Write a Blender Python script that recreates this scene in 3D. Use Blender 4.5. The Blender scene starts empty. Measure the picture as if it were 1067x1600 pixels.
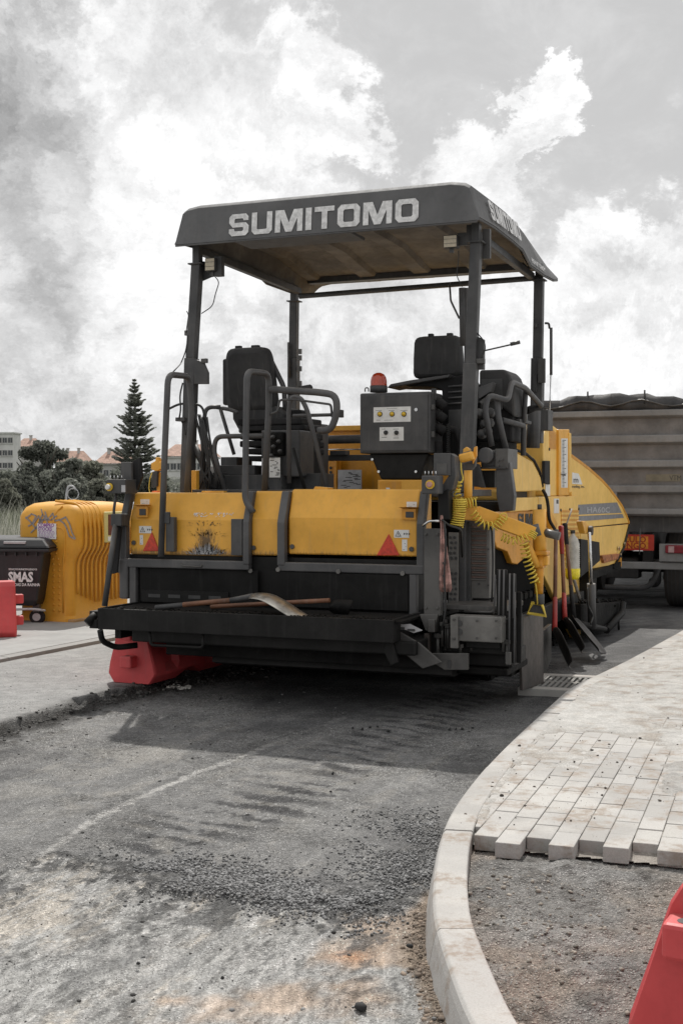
import bpy, bmesh, math, random
import numpy as np
from mathutils import Vector, Matrix, noise as mnoise
R = math.radians
random.seed(7); rng = np.random.default_rng(7)
sc = bpy.context.scene
COL = sc.collection

# ------------------------------------------------------------------ camera
CAMH = 1.5; F = 1950.0; CX, CY, HOR = 533.5, 800.0, 765.0
PITCH = math.atan((CY-HOR)/F)
cam = bpy.data.cameras.new('camera'); cam.sensor_fit = 'VERTICAL'; cam.sensor_height = 36; cam.lens = 36*F/1600
cam.clip_end = 3000; cam.clip_start = 0.05
co = bpy.data.objects.new('camera', cam); COL.objects.link(co)
co.location = (0, 0, CAMH); co.rotation_euler = (math.pi/2-PITCH, 0, 0); sc.camera = co
cam.dof.use_dof = True; cam.dof.focus_distance = 8.8; cam.dof.aperture_fstop = 18.0

# ------------------------------------------------------------------ sun, sky, exposure
SUN = Vector((0.03, 0.69, 1.0)).normalized()
sl = bpy.data.lights.new('sun', 'SUN'); sl.energy = 4.0; sl.angle = R(0.53); sl.color = (1, 0.965, 0.91)
so = bpy.data.objects.new('sun', sl); COL.objects.link(so)
so.rotation_euler = SUN.to_track_quat('Z', 'Y').to_euler(); so.location = (0, 0, 30)
vs = sc.view_settings
vs.view_transform = 'Standard'; vs.look = 'None'; vs.exposure = 0.0; vs.gamma = 1.0; vs.use_curve_mapping = False
sc.cycles.max_bounces = 6; sc.cycles.diffuse_bounces = 3; sc.cycles.glossy_bounces = 3; sc.cycles.transparent_max_bounces = 12
sc.cycles.use_denoising = True; sc.cycles.caustics_reflective = False; sc.cycles.caustics_refractive = False

def px_dir(px, py):
    x = (px-CX)/F; y = (CY-py)/F
    c, s = math.cos(PITCH), math.sin(PITCH)
    return Vector((x, c + y*s, -s + y*c))

class NT:
    def __init__(s, tree): s.t = tree; s.n = tree.nodes; s.l = tree.links
    def new(s, typ, **kw):
        n = s.n.new(typ)
        for k, v in kw.items():
            if k.startswith('i_'): n.inputs[k[2:].replace('_', ' ')].default_value = v
            else: setattr(n, k, v)
        return n
    def put(s, sock, v):
        if isinstance(v, bpy.types.NodeSocket): s.l.new(v, sock)
        elif isinstance(v, (tuple, list)) and sock.type == 'RGBA' and len(v) == 3: sock.default_value = (*v, 1)
        elif isinstance(v, (int, float)) and sock.type == 'RGBA': sock.default_value = (v, v, v, 1)
        elif isinstance(v, (int, float)) and sock.type == 'VECTOR': sock.default_value = (v, v, v)
        else: sock.default_value = v
    def math(s, op, a, b=0.0, c=None, clamp=False):
        n = s.new('ShaderNodeMath', operation=op, use_clamp=clamp); s.put(n.inputs[0], a); s.put(n.inputs[1], b)
        if c is not None: s.put(n.inputs[2], c)
        return n.outputs[0]
    def vmath(s, op, a, b=None, out=0):
        n = s.new('ShaderNodeVectorMath', operation=op); s.put(n.inputs[0], a)
        if b is not None: s.put(n.inputs[1], b)
        return n.outputs[out]
    def noise(s, vec, scale, detail=4, rough=0.55, dist=0.0, out=0):
        n = s.new('ShaderNodeTexNoise'); 
        if vec is not None: s.l.new(vec, n.inputs['Vector'])
        n.inputs['Scale'].default_value = scale; n.inputs['Detail'].default_value = detail
        n.inputs['Roughness'].default_value = rough; n.inputs['Distortion'].default_value = dist
        return n.outputs[out]
    def vor(s, vec, scale, feature='F1', out=0, rand=1.0):
        n = s.new('ShaderNodeTexVoronoi', feature=feature)
        if vec is not None: s.l.new(vec, n.inputs['Vector'])
        n.inputs['Scale'].default_value = scale; n.inputs['Randomness'].default_value = rand
        return n.outputs[out]
    def rng(s, v, a, b, c=0.0, d=1.0, smooth=True):
        n = s.new('ShaderNodeMapRange', interpolation_type='SMOOTHSTEP' if smooth else 'LINEAR'); n.clamp = True
        s.put(n.inputs[0], v); s.put(n.inputs[1], a); s.put(n.inputs[2], b); s.put(n.inputs[3], c); s.put(n.inputs[4], d)
        return n.outputs[0]
    def mix(s, f, a, b, mode='MIX'):
        n = s.new('ShaderNodeMix', data_type='RGBA', blend_type=mode); s.put(n.inputs[0], f); s.put(n.inputs[6], a); s.put(n.inputs[7], b)
        return n.outputs[2]
    def mapping(s, vec, scale=(1, 1, 1), rot=(0, 0, 0), loc=(0, 0, 0)):
        n = s.new('ShaderNodeMapping'); s.l.new(vec, n.inputs[0]); n.inputs['Scale'].default_value = scale
        n.inputs['Rotation'].default_value = rot; n.inputs['Location'].default_value = loc; return n.outputs[0]

world = bpy.data.worlds.new("World"); sc.world = world; world.use_nodes = True
W = NT(world.node_tree)
for n in list(W.n): W.n.remove(n)
sky = W.new('ShaderNodeTexSky', sky_type='NISHITA', sun_disc=False)
sky.sun_elevation = math.asin(SUN.z); sky.sun_rotation = math.atan2(SUN.x, SUN.y)
bw = W.new('ShaderNodeRGBToBW'); W.l.new(sky.outputs[0], bw.inputs[0])
tc = W.new('ShaderNodeTexCoord'); D = tc.outputs['Generated']
# clouds: fractal noise on a plane overhead, thinned by a broad pattern
sep = W.new('ShaderNodeSeparateXYZ'); W.l.new(D, sep.inputs[0])
zz = W.math('MAXIMUM', sep.outputs[2], 0.0); zz = W.math("ADD", zz, 0.55)
comb = W.new('ShaderNodeCombineXYZ')
W.l.new(W.math('DIVIDE', sep.outputs[0], zz), comb.inputs[0]); W.l.new(W.math('DIVIDE', sep.outputs[1], zz), comb.inputs[1]); comb.inputs[2].default_value = 0.3
PL = comb.outputs[0]
n_big = W.noise(PL, 3.0, 8, 0.62, 0.25)
n_fine = W.noise(PL, 10.0, 8, 0.68, 0.3)
warpn = W.noise(D, 5.5, 10, 0.70, 0.25, out=1)
warp = W.vmath('SCALE', W.vmath('SUBTRACT', warpn, (0.5, 0.5, 0.5))); warp.node.inputs['Scale'].default_value = 0.23
warp2 = W.vmath('SCALE', W.vmath('SUBTRACT', W.noise(D, 26.0, 6, 0.62, 0.0, out=1), (0.5, 0.5, 0.5))); warp2.node.inputs['Scale'].default_value = 0.055
DW = W.vmath('ADD', W.vmath('ADD', D, warp), warp2)
def blob(px, py, r, soft=0.5, sx=1.0):
    c = px_dir(px, py).normalized()
    d = W.vmath('SUBTRACT', DW, tuple(c))
    if sx != 1.0: d = W.vmath('MULTIPLY', d, (1/sx, 1, 1))
    d = W.vmath('LENGTH', d, out=1)
    rr = r/F
    return W.rng(d, rr*(1+soft), rr*(1-soft), 0, 1)
def vmax(*l):
    o = l[0]
    for x in l[1:]: o = W.math('MAXIMUM', o, x)
    return o
clear = vmax(blob(790, 50, 215, .20, 1.5), blob(560, 265, 85, .3), blob(370, 50, 50, .4), blob(960, 240, 120, .3), blob(890, 390, 50, .4), blob(640, 120, 100, .3))
white = vmax(blob(465, 115, 105, .14), blob(300, 210, 180, .25), blob(230, 60, 110, .25), blob(725, 300, 105, .12, 1.15), blob(815, 215, 62, .12), blob(1010, 455, 135, .12), blob(650, 270, 60, .3), blob(990, 540, 180, .3), blob(120, 330, 70, .25), blob(420, 330, 110, .25), blob(180, 480, 90, .4), blob(540, 190, 50, .3))
dark = vmax(blob(10, 230, 150, .5), blob(60, 390, 95, .5), blob(50, 70, 60, .6))
cov = W.rng(n_big, 0.30, 0.46)
cov = W.math('SUBTRACT', cov, clear, clamp=True)
cov = W.math('MAXIMUM', cov, white)
tone = W.math('ADD', W.math('MULTIPLY', W.rng(n_big, 0.3, 0.72), 0.20), W.math('MULTIPLY', W.rng(n_fine, 0.3, 0.72), 0.22))
n_puff = W.noise(DW, 9.0, 9, 0.62, 0.0); n_puff2 = W.noise(W.vmath('ADD', DW, (0.012, 0.0, 0.02)), 9.0, 9, 0.62, 0.0)
edge = W.math('MULTIPLY', W.math('SUBTRACT', n_puff, n_puff2), 0.75)
tone = W.math('ADD', W.math('ADD', tone, 0.525), W.math('ADD', edge, W.math('MULTIPLY', W.rng(n_puff, .36, .64), 0.16)))
tone = W.math('ADD', tone, W.math('MULTIPLY', white, 0.15))
tone = W.math('SUBTRACT', tone, W.math('MULTIPLY', W.math('MULTIPLY', dark, W.rng(n_fine, .25, .62, .35, 1.0)), 0.25))
# towards the horizon the cloud deck evens out to a pale mottled grey
clearc = W.math('ADD', W.math('ADD', 0.50, W.math('MULTIPLY', bw.outputs[0], 0.02)), W.math('MULTIPLY', W.rng(n_fine, .4, .75), 0.10))
val = W.new('ShaderNodeMix', data_type='FLOAT'); W.put(val.inputs[0], cov); W.put(val.inputs[2], clearc); W.put(val.inputs[3], tone)
below = W.rng(sep.outputs[2], -0.05, 0.0)
valb = W.math('MULTIPLY', val.outputs[0], W.math('ADD', W.math('MULTIPLY', below, 0.6), 0.4))
comb2 = W.new('ShaderNodeCombineColor')
for i, k in enumerate((1.0, 1.0, 1.003)): W.l.new(W.math('MULTIPLY', valb, k*10), comb2.inputs[i])
bg = W.new('ShaderNodeBackground'); W.l.new(comb2.outputs[0], bg.inputs[0]); bg.inputs[1].default_value = 0.1
wo = W.new('ShaderNodeOutputWorld'); W.l.new(bg.outputs[0], wo.inputs[0])

# ------------------------------------------------------------------ calibration of the place: picture point -> point on a known plane
MROOT = Vector((-0.106, 9.68, 0)); MYAW = -math.atan2(0.367, 0.93)
MU = Vector((math.cos(MYAW), math.sin(MYAW), 0)); MV = Vector((-math.sin(MYAW), math.cos(MYAW), 0))
def G(px, py, z=0.0):                       # world point on the horizontal plane z
    d = px_dir(px, py); t = (z-CAMH)/d.z; return Vector((d.x*t, d.y*t, z))
def Y(px, py, y):                           # world point at distance y
    d = px_dir(px, py); t = y/d.y; return Vector((d.x*t, y, CAMH + d.z*t))
def PXof(x, y, z):
    c, s = math.cos(PITCH), math.sin(PITCH)
    zc = y*c - (z-CAMH)*s; yc = y*s + (z-CAMH)*c
    return CX + F*x/zc, CY - F*yc/zc
def P(px, py, b=None, a=None, z=None, frame=None):       # point in the paver's own frame (a right, b forward, z up)
    root, u, v = frame or (MROOT, MU, MV)
    d = px_dir(px, py); o = Vector((0, 0, CAMH))
    if b is not None: t = (b + (root-o).dot(v))/d.dot(v)
    elif a is not None: t = (a + (root-o).dot(u))/d.dot(u)
    else: t = (z-CAMH)/d.z
    w = o + d*t - root
    return Vector((w.dot(u), w.dot(v), w.z))

# ------------------------------------------------------------------ mesh helpers
class MB:
    def __init__(s): s.v = []; s.f = []; s.sm = []
    def add(s, vs_, fs, smooth=False):
        o = len(s.v); s.v += [tuple(v) for v in vs_]; s.f += [tuple(i+o for i in f) for f in fs]; s.sm += [smooth]*len(fs); return s
    def box(s, lo, hi):
        x0, y0, z0 = [min(a, b) for a, b in zip(lo, hi)]; x1, y1, z1 = [max(a, b) for a, b in zip(lo, hi)]
        return s.add([(x0,y0,z0),(x1,y0,z0),(x1,y1,z0),(x0,y1,z0),(x0,y0,z1),(x1,y0,z1),(x1,y1,z1),(x0,y1,z1)],
              [(0,3,2,1),(4,5,6,7),(0,1,5,4),(1,2,6,5),(2,3,7,6),(3,0,4,7)])
    def cbox(s, c, size, rot=None):
        m = Matrix.Identity(3) if rot is None else rot
        hx, hy, hz = [k/2 for k in size]; c = Vector(c)
        vv = [c + m @ Vector((x*hx, y*hy, z*hz)) for z in (-1, 1) for x, y in ((-1,-1),(1,-1),(1,1),(-1,1))]
        return s.add(vv, [(0,3,2,1),(4,5,6,7),(0,1,5,4),(1,2,6,5),(2,3,7,6),(3,0,4,7)])
    def beam(s, p, q, w, h, up=(0, 0, 1)):
        p, q = Vector(p), Vector(q); d = (q-p).normalized(); up = Vector(up)
        sd = d.cross(up); 
        if sd.length < 1e-3: sd = d.cross(Vector((0, 1, 0)))
        sd.normalize(); u2 = sd.cross(d)
        vv = [e + sd*(x*w/2) + u2*(y*h/2) for e in (p, q) for x, y in ((-1,-1),(1,-1),(1,1),(-1,1))]
        return s.add(vv, [(0,1,2,3),(7,6,5,4),(4,5,1,0),(5,6,2,1),(6,7,3,2),(7,4,0,3)])
    def prism(s, pts, off):                  # polygon extruded by a vector
        n = len(pts); off = Vector(off); pts = [Vector(p) for p in pts]
        nrm = Vector((0, 0, 0))
        for i in range(n): nrm += pts[i].cross(pts[(i+1) % n])
        if nrm.dot(off) > 0: pts = pts[::-1]
        vv = pts + [p+off for p in pts]
        fs = [tuple(range(n)), tuple(range(2*n-1, n-1, -1))] + [((i+1) % n, i, i+n, (i+1) % n+n) for i in range(n)]
        return s.add(vv, fs)
    def cyl(s, p, q, r, r2=None, n=16, caps=True, smooth=True):
        p, q = Vector(p), Vector(q); d = (q-p).normalized(); r2 = r if r2 is None else r2
        e = d.orthogonal().normalized(); g = d.cross(e)
        ring = lambda c, rr: [c + e*(rr*math.cos(2*math.pi*i/n)) + g*(rr*math.sin(2*math.pi*i/n)) for i in range(n)]
        o = len(s.v); s.add(ring(p, r)+ring(q, r2), [(i, (i+1) % n, (i+1) % n+n, i+n) for i in range(n)], smooth)
        if caps: s.f += [tuple(o+i for i in range(n-1, -1, -1)), tuple(o+n+i for i in range(n))]; s.sm += [False, False]
        return s
    def tube(s, pts, r, n=10, fil=0.0, closed=False, sub=5, caps=True):
        pts = [Vector(p) for p in pts]
        if fil > 0 and len(pts) > 2:
            o = [pts[0]]
            for i in range(1, len(pts)-1):
                a, b, c = pts[i-1], pts[i], pts[i+1]
                l = min(fil, (a-b).length*.48, (c-b).length*.48)
                p0 = b+(a-b).normalized()*l; p2 = b+(c-b).normalized()*l
                for k in range(sub+1):
                    t = k/sub; o.append(p0*(1-t)**2 + b*2*t*(1-t) + p2*t*t)
            o.append(pts[-1]); pts = o
        m = len(pts); rr = r if isinstance(r, (list, tuple)) else [r]*m
        if len(rr) != m: rr = [rr[0] + (rr[-1]-rr[0])*i/(m-1) for i in range(m)]
        up = None; vv = []
        for i, p in enumerate(pts):
            t = (pts[min(i+1, m-1)]-pts[max(i-1, 0)]).normalized() if not closed else (pts[(i+1) % m]-pts[i-1]).normalized()
            if up is None: up = t.orthogonal().normalized()
            up = (up - t*up.dot(t)); up = up.normalized() if up.length > 1e-6 else t.orthogonal().normalized()
            g = t.cross(up)
            vv += [p + up*(rr[i]*math.cos(2*math.pi*k/n)) + g*(rr[i]*math.sin(2*math.pi*k/n)) for k in range(n)]
        fs = []
        for i in range(m if closed else m-1):
            j = (i+1) % m
            fs += [(i*n+k, i*n+(k+1) % n, j*n+(k+1) % n, j*n+k) for k in range(n)]
        o = len(s.v); s.add(vv, fs, True)
        if caps and not closed:
            s.f += [tuple(o+i for i in range(n-1, -1, -1)), tuple(o+(m-1)*n+i for i in range(n))]; s.sm += [False, False]
        return s
    def lathe(s, prof, c=(0, 0, 0), axis=(0, 0, 1), n=20):
        c = Vector(c); ax = Vector(axis).normalized(); e = ax.orthogonal().normalized(); g = ax.cross(e); vv = []
        for r, h in prof: vv += [c + ax*h + e*(r*math.cos(2*math.pi*i/n)) + g*(r*math.sin(2*math.pi*i/n)) for i in range(n)]
        fs = [(j*n+i, j*n+(i+1) % n, (j+1)*n+(i+1) % n, (j+1)*n+i) for j in range(len(prof)-1) for i in range(n)]
        return s.add(vv, fs, True)
    def grid(s, rows, smooth=True, closed=False):   # rows of points
        n = len(rows[0]); vv = [p for r_ in rows for p in r_]; fs = []
        for j in range(len(rows)-1):
            for i in range(n if closed else n-1): fs.append((j*n+i, j*n+(i+1) % n, (j+1)*n+(i+1) % n, (j+1)*n+i))
        return s.add(vv, fs, smooth)
    def build(s, name, mat, parent=None, bevel=0.0, solid=0.0, sub=0, **props):
        me = bpy.data.meshes.new(name); me.from_pydata(s.v, [], s.f)
        me.polygons.foreach_set('use_smooth', s.sm); me.update()
        o = bpy.data.objects.new(name, me); COL.objects.link(o)
        if mat: me.materials.append(mat)
        if parent is not None: o.parent = parent
        if sub: m = o.modifiers.new('s', 'SUBSURF'); m.levels = m.render_levels = sub
        if solid: m = o.modifiers.new('t', 'SOLIDIFY'); m.thickness = solid; m.offset = 0
        if bevel: m = o.modifiers.new('b', 'BEVEL'); m.width = bevel; m.segments = 2; m.limit_method = 'ANGLE'; m.angle_limit = R(35); m.harden_normals = False
        for k, v in props.items(): o[k] = v
        return o
def tag(o, label=None, category=None, group=None, kind=None):
    if label: o['label'] = label
    if category: o['category'] = category
    if group: o['group'] = group
    if kind: o['kind'] = kind
    return o
def empty(name, loc=(0, 0, 0), rz=0.0, **kw):
    o = bpy.data.objects.new(name, None); COL.objects.link(o); o.location = loc; o.rotation_euler = (0, 0, rz); o.empty_display_size = .2
    return tag(o, **kw)
def copy_tree(o, parent=None):
    c = o.copy(); COL.objects.link(c); c.parent = parent
    for ch in list(o.children): copy_tree(ch, c)
    return c
def text_mesh(name, body, size, mat, loc, rot, parent, align='LEFT', ext=0.0006, bold=0.0, sx=1.0, **props):
    cu = bpy.data.curves.new(name, 'FONT'); cu.body = body; cu.size = size; cu.align_x = align; cu.extrude = ext; cu.offset = bold; cu.resolution_u = 2
    t = bpy.data.objects.new(name, cu); COL.objects.link(t)
    dg = bpy.context.evaluated_depsgraph_get(); dg.update()
    me = bpy.data.meshes.new_from_object(t.evaluated_get(dg)); bpy.data.objects.remove(t)
    o = bpy.data.objects.new(name, me); COL.objects.link(o); me.materials.clear(); me.materials.append(mat)
    o.matrix_local = Matrix.Translation(loc) @ rot.to_4x4() @ Matrix.Diagonal((sx, 1, 1, 1)); o.parent = parent
    for k, v in props.items(): o[k] = v
    return o
def basis(x, y):                             # rotation whose X and Y point along x, y
    x = Vector(x).normalized(); z = x.cross(Vector(y)).normalized(); y = z.cross(x)
    return Matrix((x, y, z)).transposed()

# ------------------------------------------------------------------ materials
def mat_base(name):
    m = bpy.data.materials.new(name); m.use_nodes = True; N = NT(m.node_tree)
    b = N.n['Principled BSDF']; return m, N, b
def paint(name, col, rough=0.5, var=0.25, dust=0.35, dustcol=(0.30, 0.27, 0.24), scratch=0.15, scratchcol=None, metal=0.0, streak=0.2, bump=0.15, spec=0.5):
    """coat of paint with blotchy fading, rain streaks, scratches and dust lying on upward faces"""
    m, N, b = mat_base(name)
    tc = N.new('ShaderNodeTexCoord'); ob = tc.outputs['Object']
    n1 = N.noise(ob, 3.1, 5, .6); n2 = N.noise(ob, 17, 6, .65); n3 = N.noise(ob, 90, 3, .6)
    st = N.noise(N.mapping(ob, (26, 26, 1.6)), 1.0, 5, .6)
    c = N.mix(N.rng(n1, .3, .7), tuple(k*(1-var) for k in col), tuple(min(1, k*(1+var*.6)) for k in col))
    c = N.mix(N.math('MULTIPLY', N.rng(n2, .48, .72), var), c, tuple(k*.45 for k in col))
    c = N.mix(N.math('MULTIPLY', N.rng(st, .52, .74), streak), c, tuple(k*.5+.05 for k in dustcol))
    sc_ = N.noise(N.mapping(ob, (9, 9, 34), (.3, .5, .2)), 4.0, 6, .75)
    c = N.mix(N.math('MULTIPLY', N.rng(sc_, .63, .70), scratch), c, scratchcol or tuple(k*.3+.25 for k in col))
    geo = N.new('ShaderNodeNewGeometry'); sp = N.new('ShaderNodeSeparateXYZ'); N.l.new(geo.outputs['Normal'], sp.inputs[0])
    upf = N.rng(sp.outputs[2], .25, .95)
    dn = N.math('ADD', N.math('MULTIPLY', upf, 1.0), N.math('MULTIPLY', N.rng(n1, .35, .75), .35))
    dn = N.math('MULTIPLY', N.math('MULTIPLY', dn, N.rng(n2, .25, .7, .35, 1.0)), dust, clamp=True)
    c = N.mix(dn, c, dustcol)
    N.l.new(c, b.inputs['Base Color'])
    N.l.new(N.math('ADD', N.math('MULTIPLY', n2, .35), rough-.17), b.inputs['Roughness'])
    b.inputs['Metallic'].default_value = metal; b.inputs['Specular IOR Level'].default_value = spec
    bp = N.new('ShaderNodeBump'); bp.inputs['Strength'].default_value = bump; bp.inputs['Distance'].default_value = .004
    N.l.new(N.math('ADD', n2, N.math('MULTIPLY', n3, .5)), bp.inputs['Height']); N.l.new(bp.outputs[0], b.inputs['Normal'])
    return m
def plain(name, col, rough=.5, metal=0., emit=None, trans=0., alpha=1.0, spec=.5, noisev=.15, sc_=20):
    m, N, b = mat_base(name)
    tc = N.new('ShaderNodeTexCoord'); n = N.noise(tc.outputs['Object'], sc_, 5, .6)
    c = N.mix(N.rng(n, .3, .7), tuple(k*(1-noisev) for k in col), tuple(min(1, k*(1+noisev)) for k in col)); N.l.new(c, b.inputs['Base Color'])
    b.inputs['Roughness'].default_value = rough; b.inputs['Metallic'].default_value = metal; b.inputs['Transmission Weight'].default_value = trans
    b.inputs['Specular IOR Level'].default_value = spec; b.inputs['Alpha'].default_value = alpha
    return m
M = {}
M['dark'] = paint('dark_grey_paint', (.060, .061, .063), .5, .22, .32, scratch=.25, spec=.35)
M['mid'] = paint('charcoal_rail_paint', (.072, .073, .076), .45, .2, .35, scratch=.3, spec=.4)
M['canopy'] = paint('canopy_grey_fibreglass', (.125, .126, .129), .72, .15, .02, spec=.25, scratch=.05, streak=.12)
M['under'] = paint('canopy_underside', (.125, .116, .108), .8, .4, .1, dustcol=(.15, .14, .13), scratch=.3, streak=.0)
M['yellow'] = paint('yellow_machine_paint', (.79, .40, .046), .42, .14, .22, dustcol=(.42, .33, .22), scratch=.15, scratchcol=(.25, .2, .12), streak=.12)
M['yellow_pale'] = paint('side_lit_yellow_paint', (.86, .54, .12), .45, .12, .35, dustcol=(.55, .47, .34), scratch=.2, scratchcol=(.3, .22, .12), streak=.22)  # paler yellow: the brighter light on the machine's side is in the colour
M['yellow_deep'] = paint('deep_yellow_paint', (.68, .30, .018), .4, .2, .2, dustcol=(.4, .3, .2), scratch=.3, scratchcol=(.1, .07, .05))
M['black'] = paint('tarred_black_steel', (.0125, .0122, .0118), .55, .4, .22, dustcol=(.055, .051, .047), scratch=.22, scratchcol=(.06, .056, .05), streak=.10, bump=.35, spec=.22)
M['flap'] = paint('black_rubber_sheet', (.014, .0138, .0135), .75, .3, .1, dustcol=(.05, .047, .043), scratch=.1, streak=.22, spec=.15)
M['light_steel'] = paint('pale_worn_steel', (.17, .165, .155), .5, .35, .3, dustcol=(.22, .2, .18), scratch=.4, metal=.2, streak=.3)
M['louvre'] = paint('rusty_louvre', (.16, .10, .08), .6, .3, .2)
M['tar'] = paint('crusted_bitumen', (.0075, .0073, .007), .7, .5, .25, dustcol=(.05, .045, .04), scratch=.2, bump=1.0, spec=.15)
M['steelgrey'] = paint('worn_grey_steel', (.085, .083, .080), .45, .35, .3, dustcol=(.22, .20, .18), scratch=.4, scratchcol=(.2, .19, .18), metal=.3, streak=.3)
M['plate'] = paint('rusty_brown_plate', (.050, .041, .036), .6, .4, .3, dustcol=(.17, .14, .12), scratch=.3, streak=.45)
M['rubber'] = paint('black_rubber', (.018, .018, .019), .7, .25, .3, dustcol=(.11, .10, .09), scratch=.0, spec=.2)
M['seat'] = paint('black_seat_vinyl', (.034, .034, .035), .65, .2, .15, scratch=.0, bump=.1, spec=.3)
M['chrome'] = plain('bright_steel_rod', (.62, .62, .62), .25, 1.0)
M['silver'] = plain('worn_shovel_steel', (.42, .40, .36), .38, .9, noisev=.45, sc_=9)
M['white'] = plain('white_sticker', (.70, .70, .68), .5, noisev=.08)
M['letter'] = plain('white_vinyl_lettering', (.66, .66, .66), .55, noisev=.2, sc_=30)
M['sticker'] = plain('grey_sticker', (.42, .42, .43), .5, noisev=.12)
M['print'] = plain('dark_print', (.05, .05, .05), .6)
M['void'] = plain('unlit_black_interior', (.010, .010, .010), .9, spec=.05)  # deep shade inside the machine, put into the colour as near-black
M['red'] = plain('red_reflector', (.55, .045, .02), .35, noisev=.25, sc_=40)
M['orange'] = plain('orange_plastic', (.75, .16, .02), .35)
M['amber'] = plain('beacon_lens', (.42, .045, .012), .12, spec=.8)
M['knob'] = plain('yellow_button', (.65, .42, .03), .4)
M['wood'] = paint('ash_wood_handle', (.20, .085, .042), .6, .4, .15, scratch=.3, streak=.3)
M['redpaint'] = paint('red_handle_paint', (.34, .022, .018), .45, .3, .15, scratch=.4, scratchcol=(.1, .05, .04))
M['blade'] = paint('dirty_shovel_blade', (.045, .042, .04), .5, .5, .35, dustcol=(.13, .11, .095), metal=.5, scratch=.5)
M['coil'] = plain('yellow_coil_cable', (.70, .52, .07), .5)
M['cable'] = plain('black_cable', (.02, .02, .02), .5)
M['lamp'] = plain('work_lamp_glass', (.50, .44, .33), .3, noisev=.12, sc_=60)
M['rag'] = plain('pink_rag', (.46, .27, .235), .9, noisev=.5)
M['ragr'] = plain('grey_cord', (.32, .29, .26), .9, noisev=.3)
# ================================================================== THE PAVER (its frame: a right, b away from the camera, z up)
paver = empty('asphalt_paver', MROOT, MYAW, label='big yellow and dark grey road paver with canopy, two seats and a raised tarred screed', category='paver')
def ins(pts, k=.98): return pts
def fb(name, x0, y0, x1, y1, b, d, mat, bev=.004, par=None, **kw):
    p = P(x0, (y0+y1)/2, b=b); q = P(x1, (y0+y1)/2, b=b); xm = (x0+x1)/2
    t = P(xm, y0, b=b).z; u = P(xm, y1, b=b).z
    return MB().box((p.x, b, u), (q.x, b+d, t)).build(name, M[mat], par or paver, bevel=bev, **kw)
def fp(name, pts, b, d, mat, bev=.004, par=None, **kw):
    return MB().prism([P(x, y, b=b) for x, y in pts], (0, d, 0)).build(name, M[mat], par or paver, bevel=bev, **kw)
def sp(name, pts, a, d, mat, bev=.004, par=None, **kw):
    return MB().prism([P(x, y, a=a) for x, y in pts], (-d, 0, 0)).build(name, M[mat], par or paver, bevel=bev, **kw)
def tb(name, pts, r, mat='mid', fil=.06, par=None, n=10, **kw):
    return MB().tube([P(p[0], p[1], b=p[2]) for p in pts], r, n=n, fil=fil).build(name, M[mat], par or paver, **kw)
def ts(name, pts, r, mat='mid', fil=.06, par=None, n=10, **kw):   # on given side planes
    return MB().tube([P(p[0], p[1], a=p[2]) for p in pts], r, n=n, fil=fil).build(name, M[mat], par or paver, **kw)
def bolt(par, x, y, b, r=.016, mat='steelgrey'):
    p = P(x, y, b=b); return MB().cyl(p, p-Vector((0, .012, 0)), r, n=6, smooth=False).build('bolt', M[mat], par, bevel=.002)
def sbolt(par, x, y, a, r=.014, mat='steelgrey'):
    p = P(x, y, a=a); return MB().cyl(p, p+Vector((.010, 0, 0)), r, n=6, smooth=False).build('bolt', M[mat], par)

# ---- block lettering (heavy wide capitals with clipped corners)
def glyph(ch):
    t, c = .27, .16
    octo = lambda x0, y0, x1, y1, k: [(x0+k, y0), (x1-k, y0), (x1, y0+k), (x1, y1-k), (x1-k, y1), (x0+k, y1), (x0, y1-k), (x0, y0+k)]
    if ch == 'I': return .30, [[(0, 0), (.30, 0), (.30, 1), (0, 1)]]
    if ch == 'T': return 1.0, [[(0, .78), (1, .78), (1, 1), (0, 1)], [(.36, 0), (.64, 0), (.64, .78), (.36, .78)]]
    if ch == 'O':
        o, i = octo(0, 0, 1.12, 1, .17), octo(.29, .22, .83, .78, .06)
        return 1.12, [[o[k], o[(k+1) % 8], i[(k+1) % 8], i[k]] for k in range(8)]
    if ch == 'U':
        return 1.08, [[(0, .15), (.28, .26), (.28, 1), (0, 1)], [(.80, .26), (1.08, .15), (1.08, 1), (.80, 1)], [(0, .15), (.15, 0), (.93, 0), (1.08, .15), (.80, .26), (.76, .22), (.32, .22), (.28, .26)]]
    if ch == 'M':
        return 1.42, [[(0, 0), (.27, 0), (.27, .62), (.27, 1), (0, 1)], [(1.15, 0), (1.42, 0), (1.42, 1), (1.15, 1), (1.15, .62)],
                      [(.27, 1), (.27, .62), (.55, 0), (.71, 0), (.71, .42), (.46, 1)], [(.71, 0), (.87, 0), (1.15, .62), (1.15, 1), (.96, 1), (.71, .42)]]
    if ch == 'S':
        return 1.05, [[(.0, .60), (.15, .44), (.29, .60), (.29, .70), (.29, .74), (.15, 1), (0, .86)], [(.15, 1), (.29, .74), (.33, .79), (.72, .79), (.76, .74), (1.03, .74), (1.03, .86), (.89, 1)], [(.76, .74), (.76, .69), (1.03, .69), (1.03, .74)],
                      [(.15, .44), (.29, .60), (.89, .60), (1.05, .45), (1.05, .40), (.76, .36), (.72, .39), (.20, .39)],
                      [(.76, .36), (1.05, .40), (1.05, .15), (.89, 0), (.76, .26)], [(.89, 0), (.15, 0), (0, .15), (0, .27), (.28, .27), (.32, .21), (.72, .21), (.76, .26)], [(0, .27), (0, .33), (.28, .33), (.28, .27)]]
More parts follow.
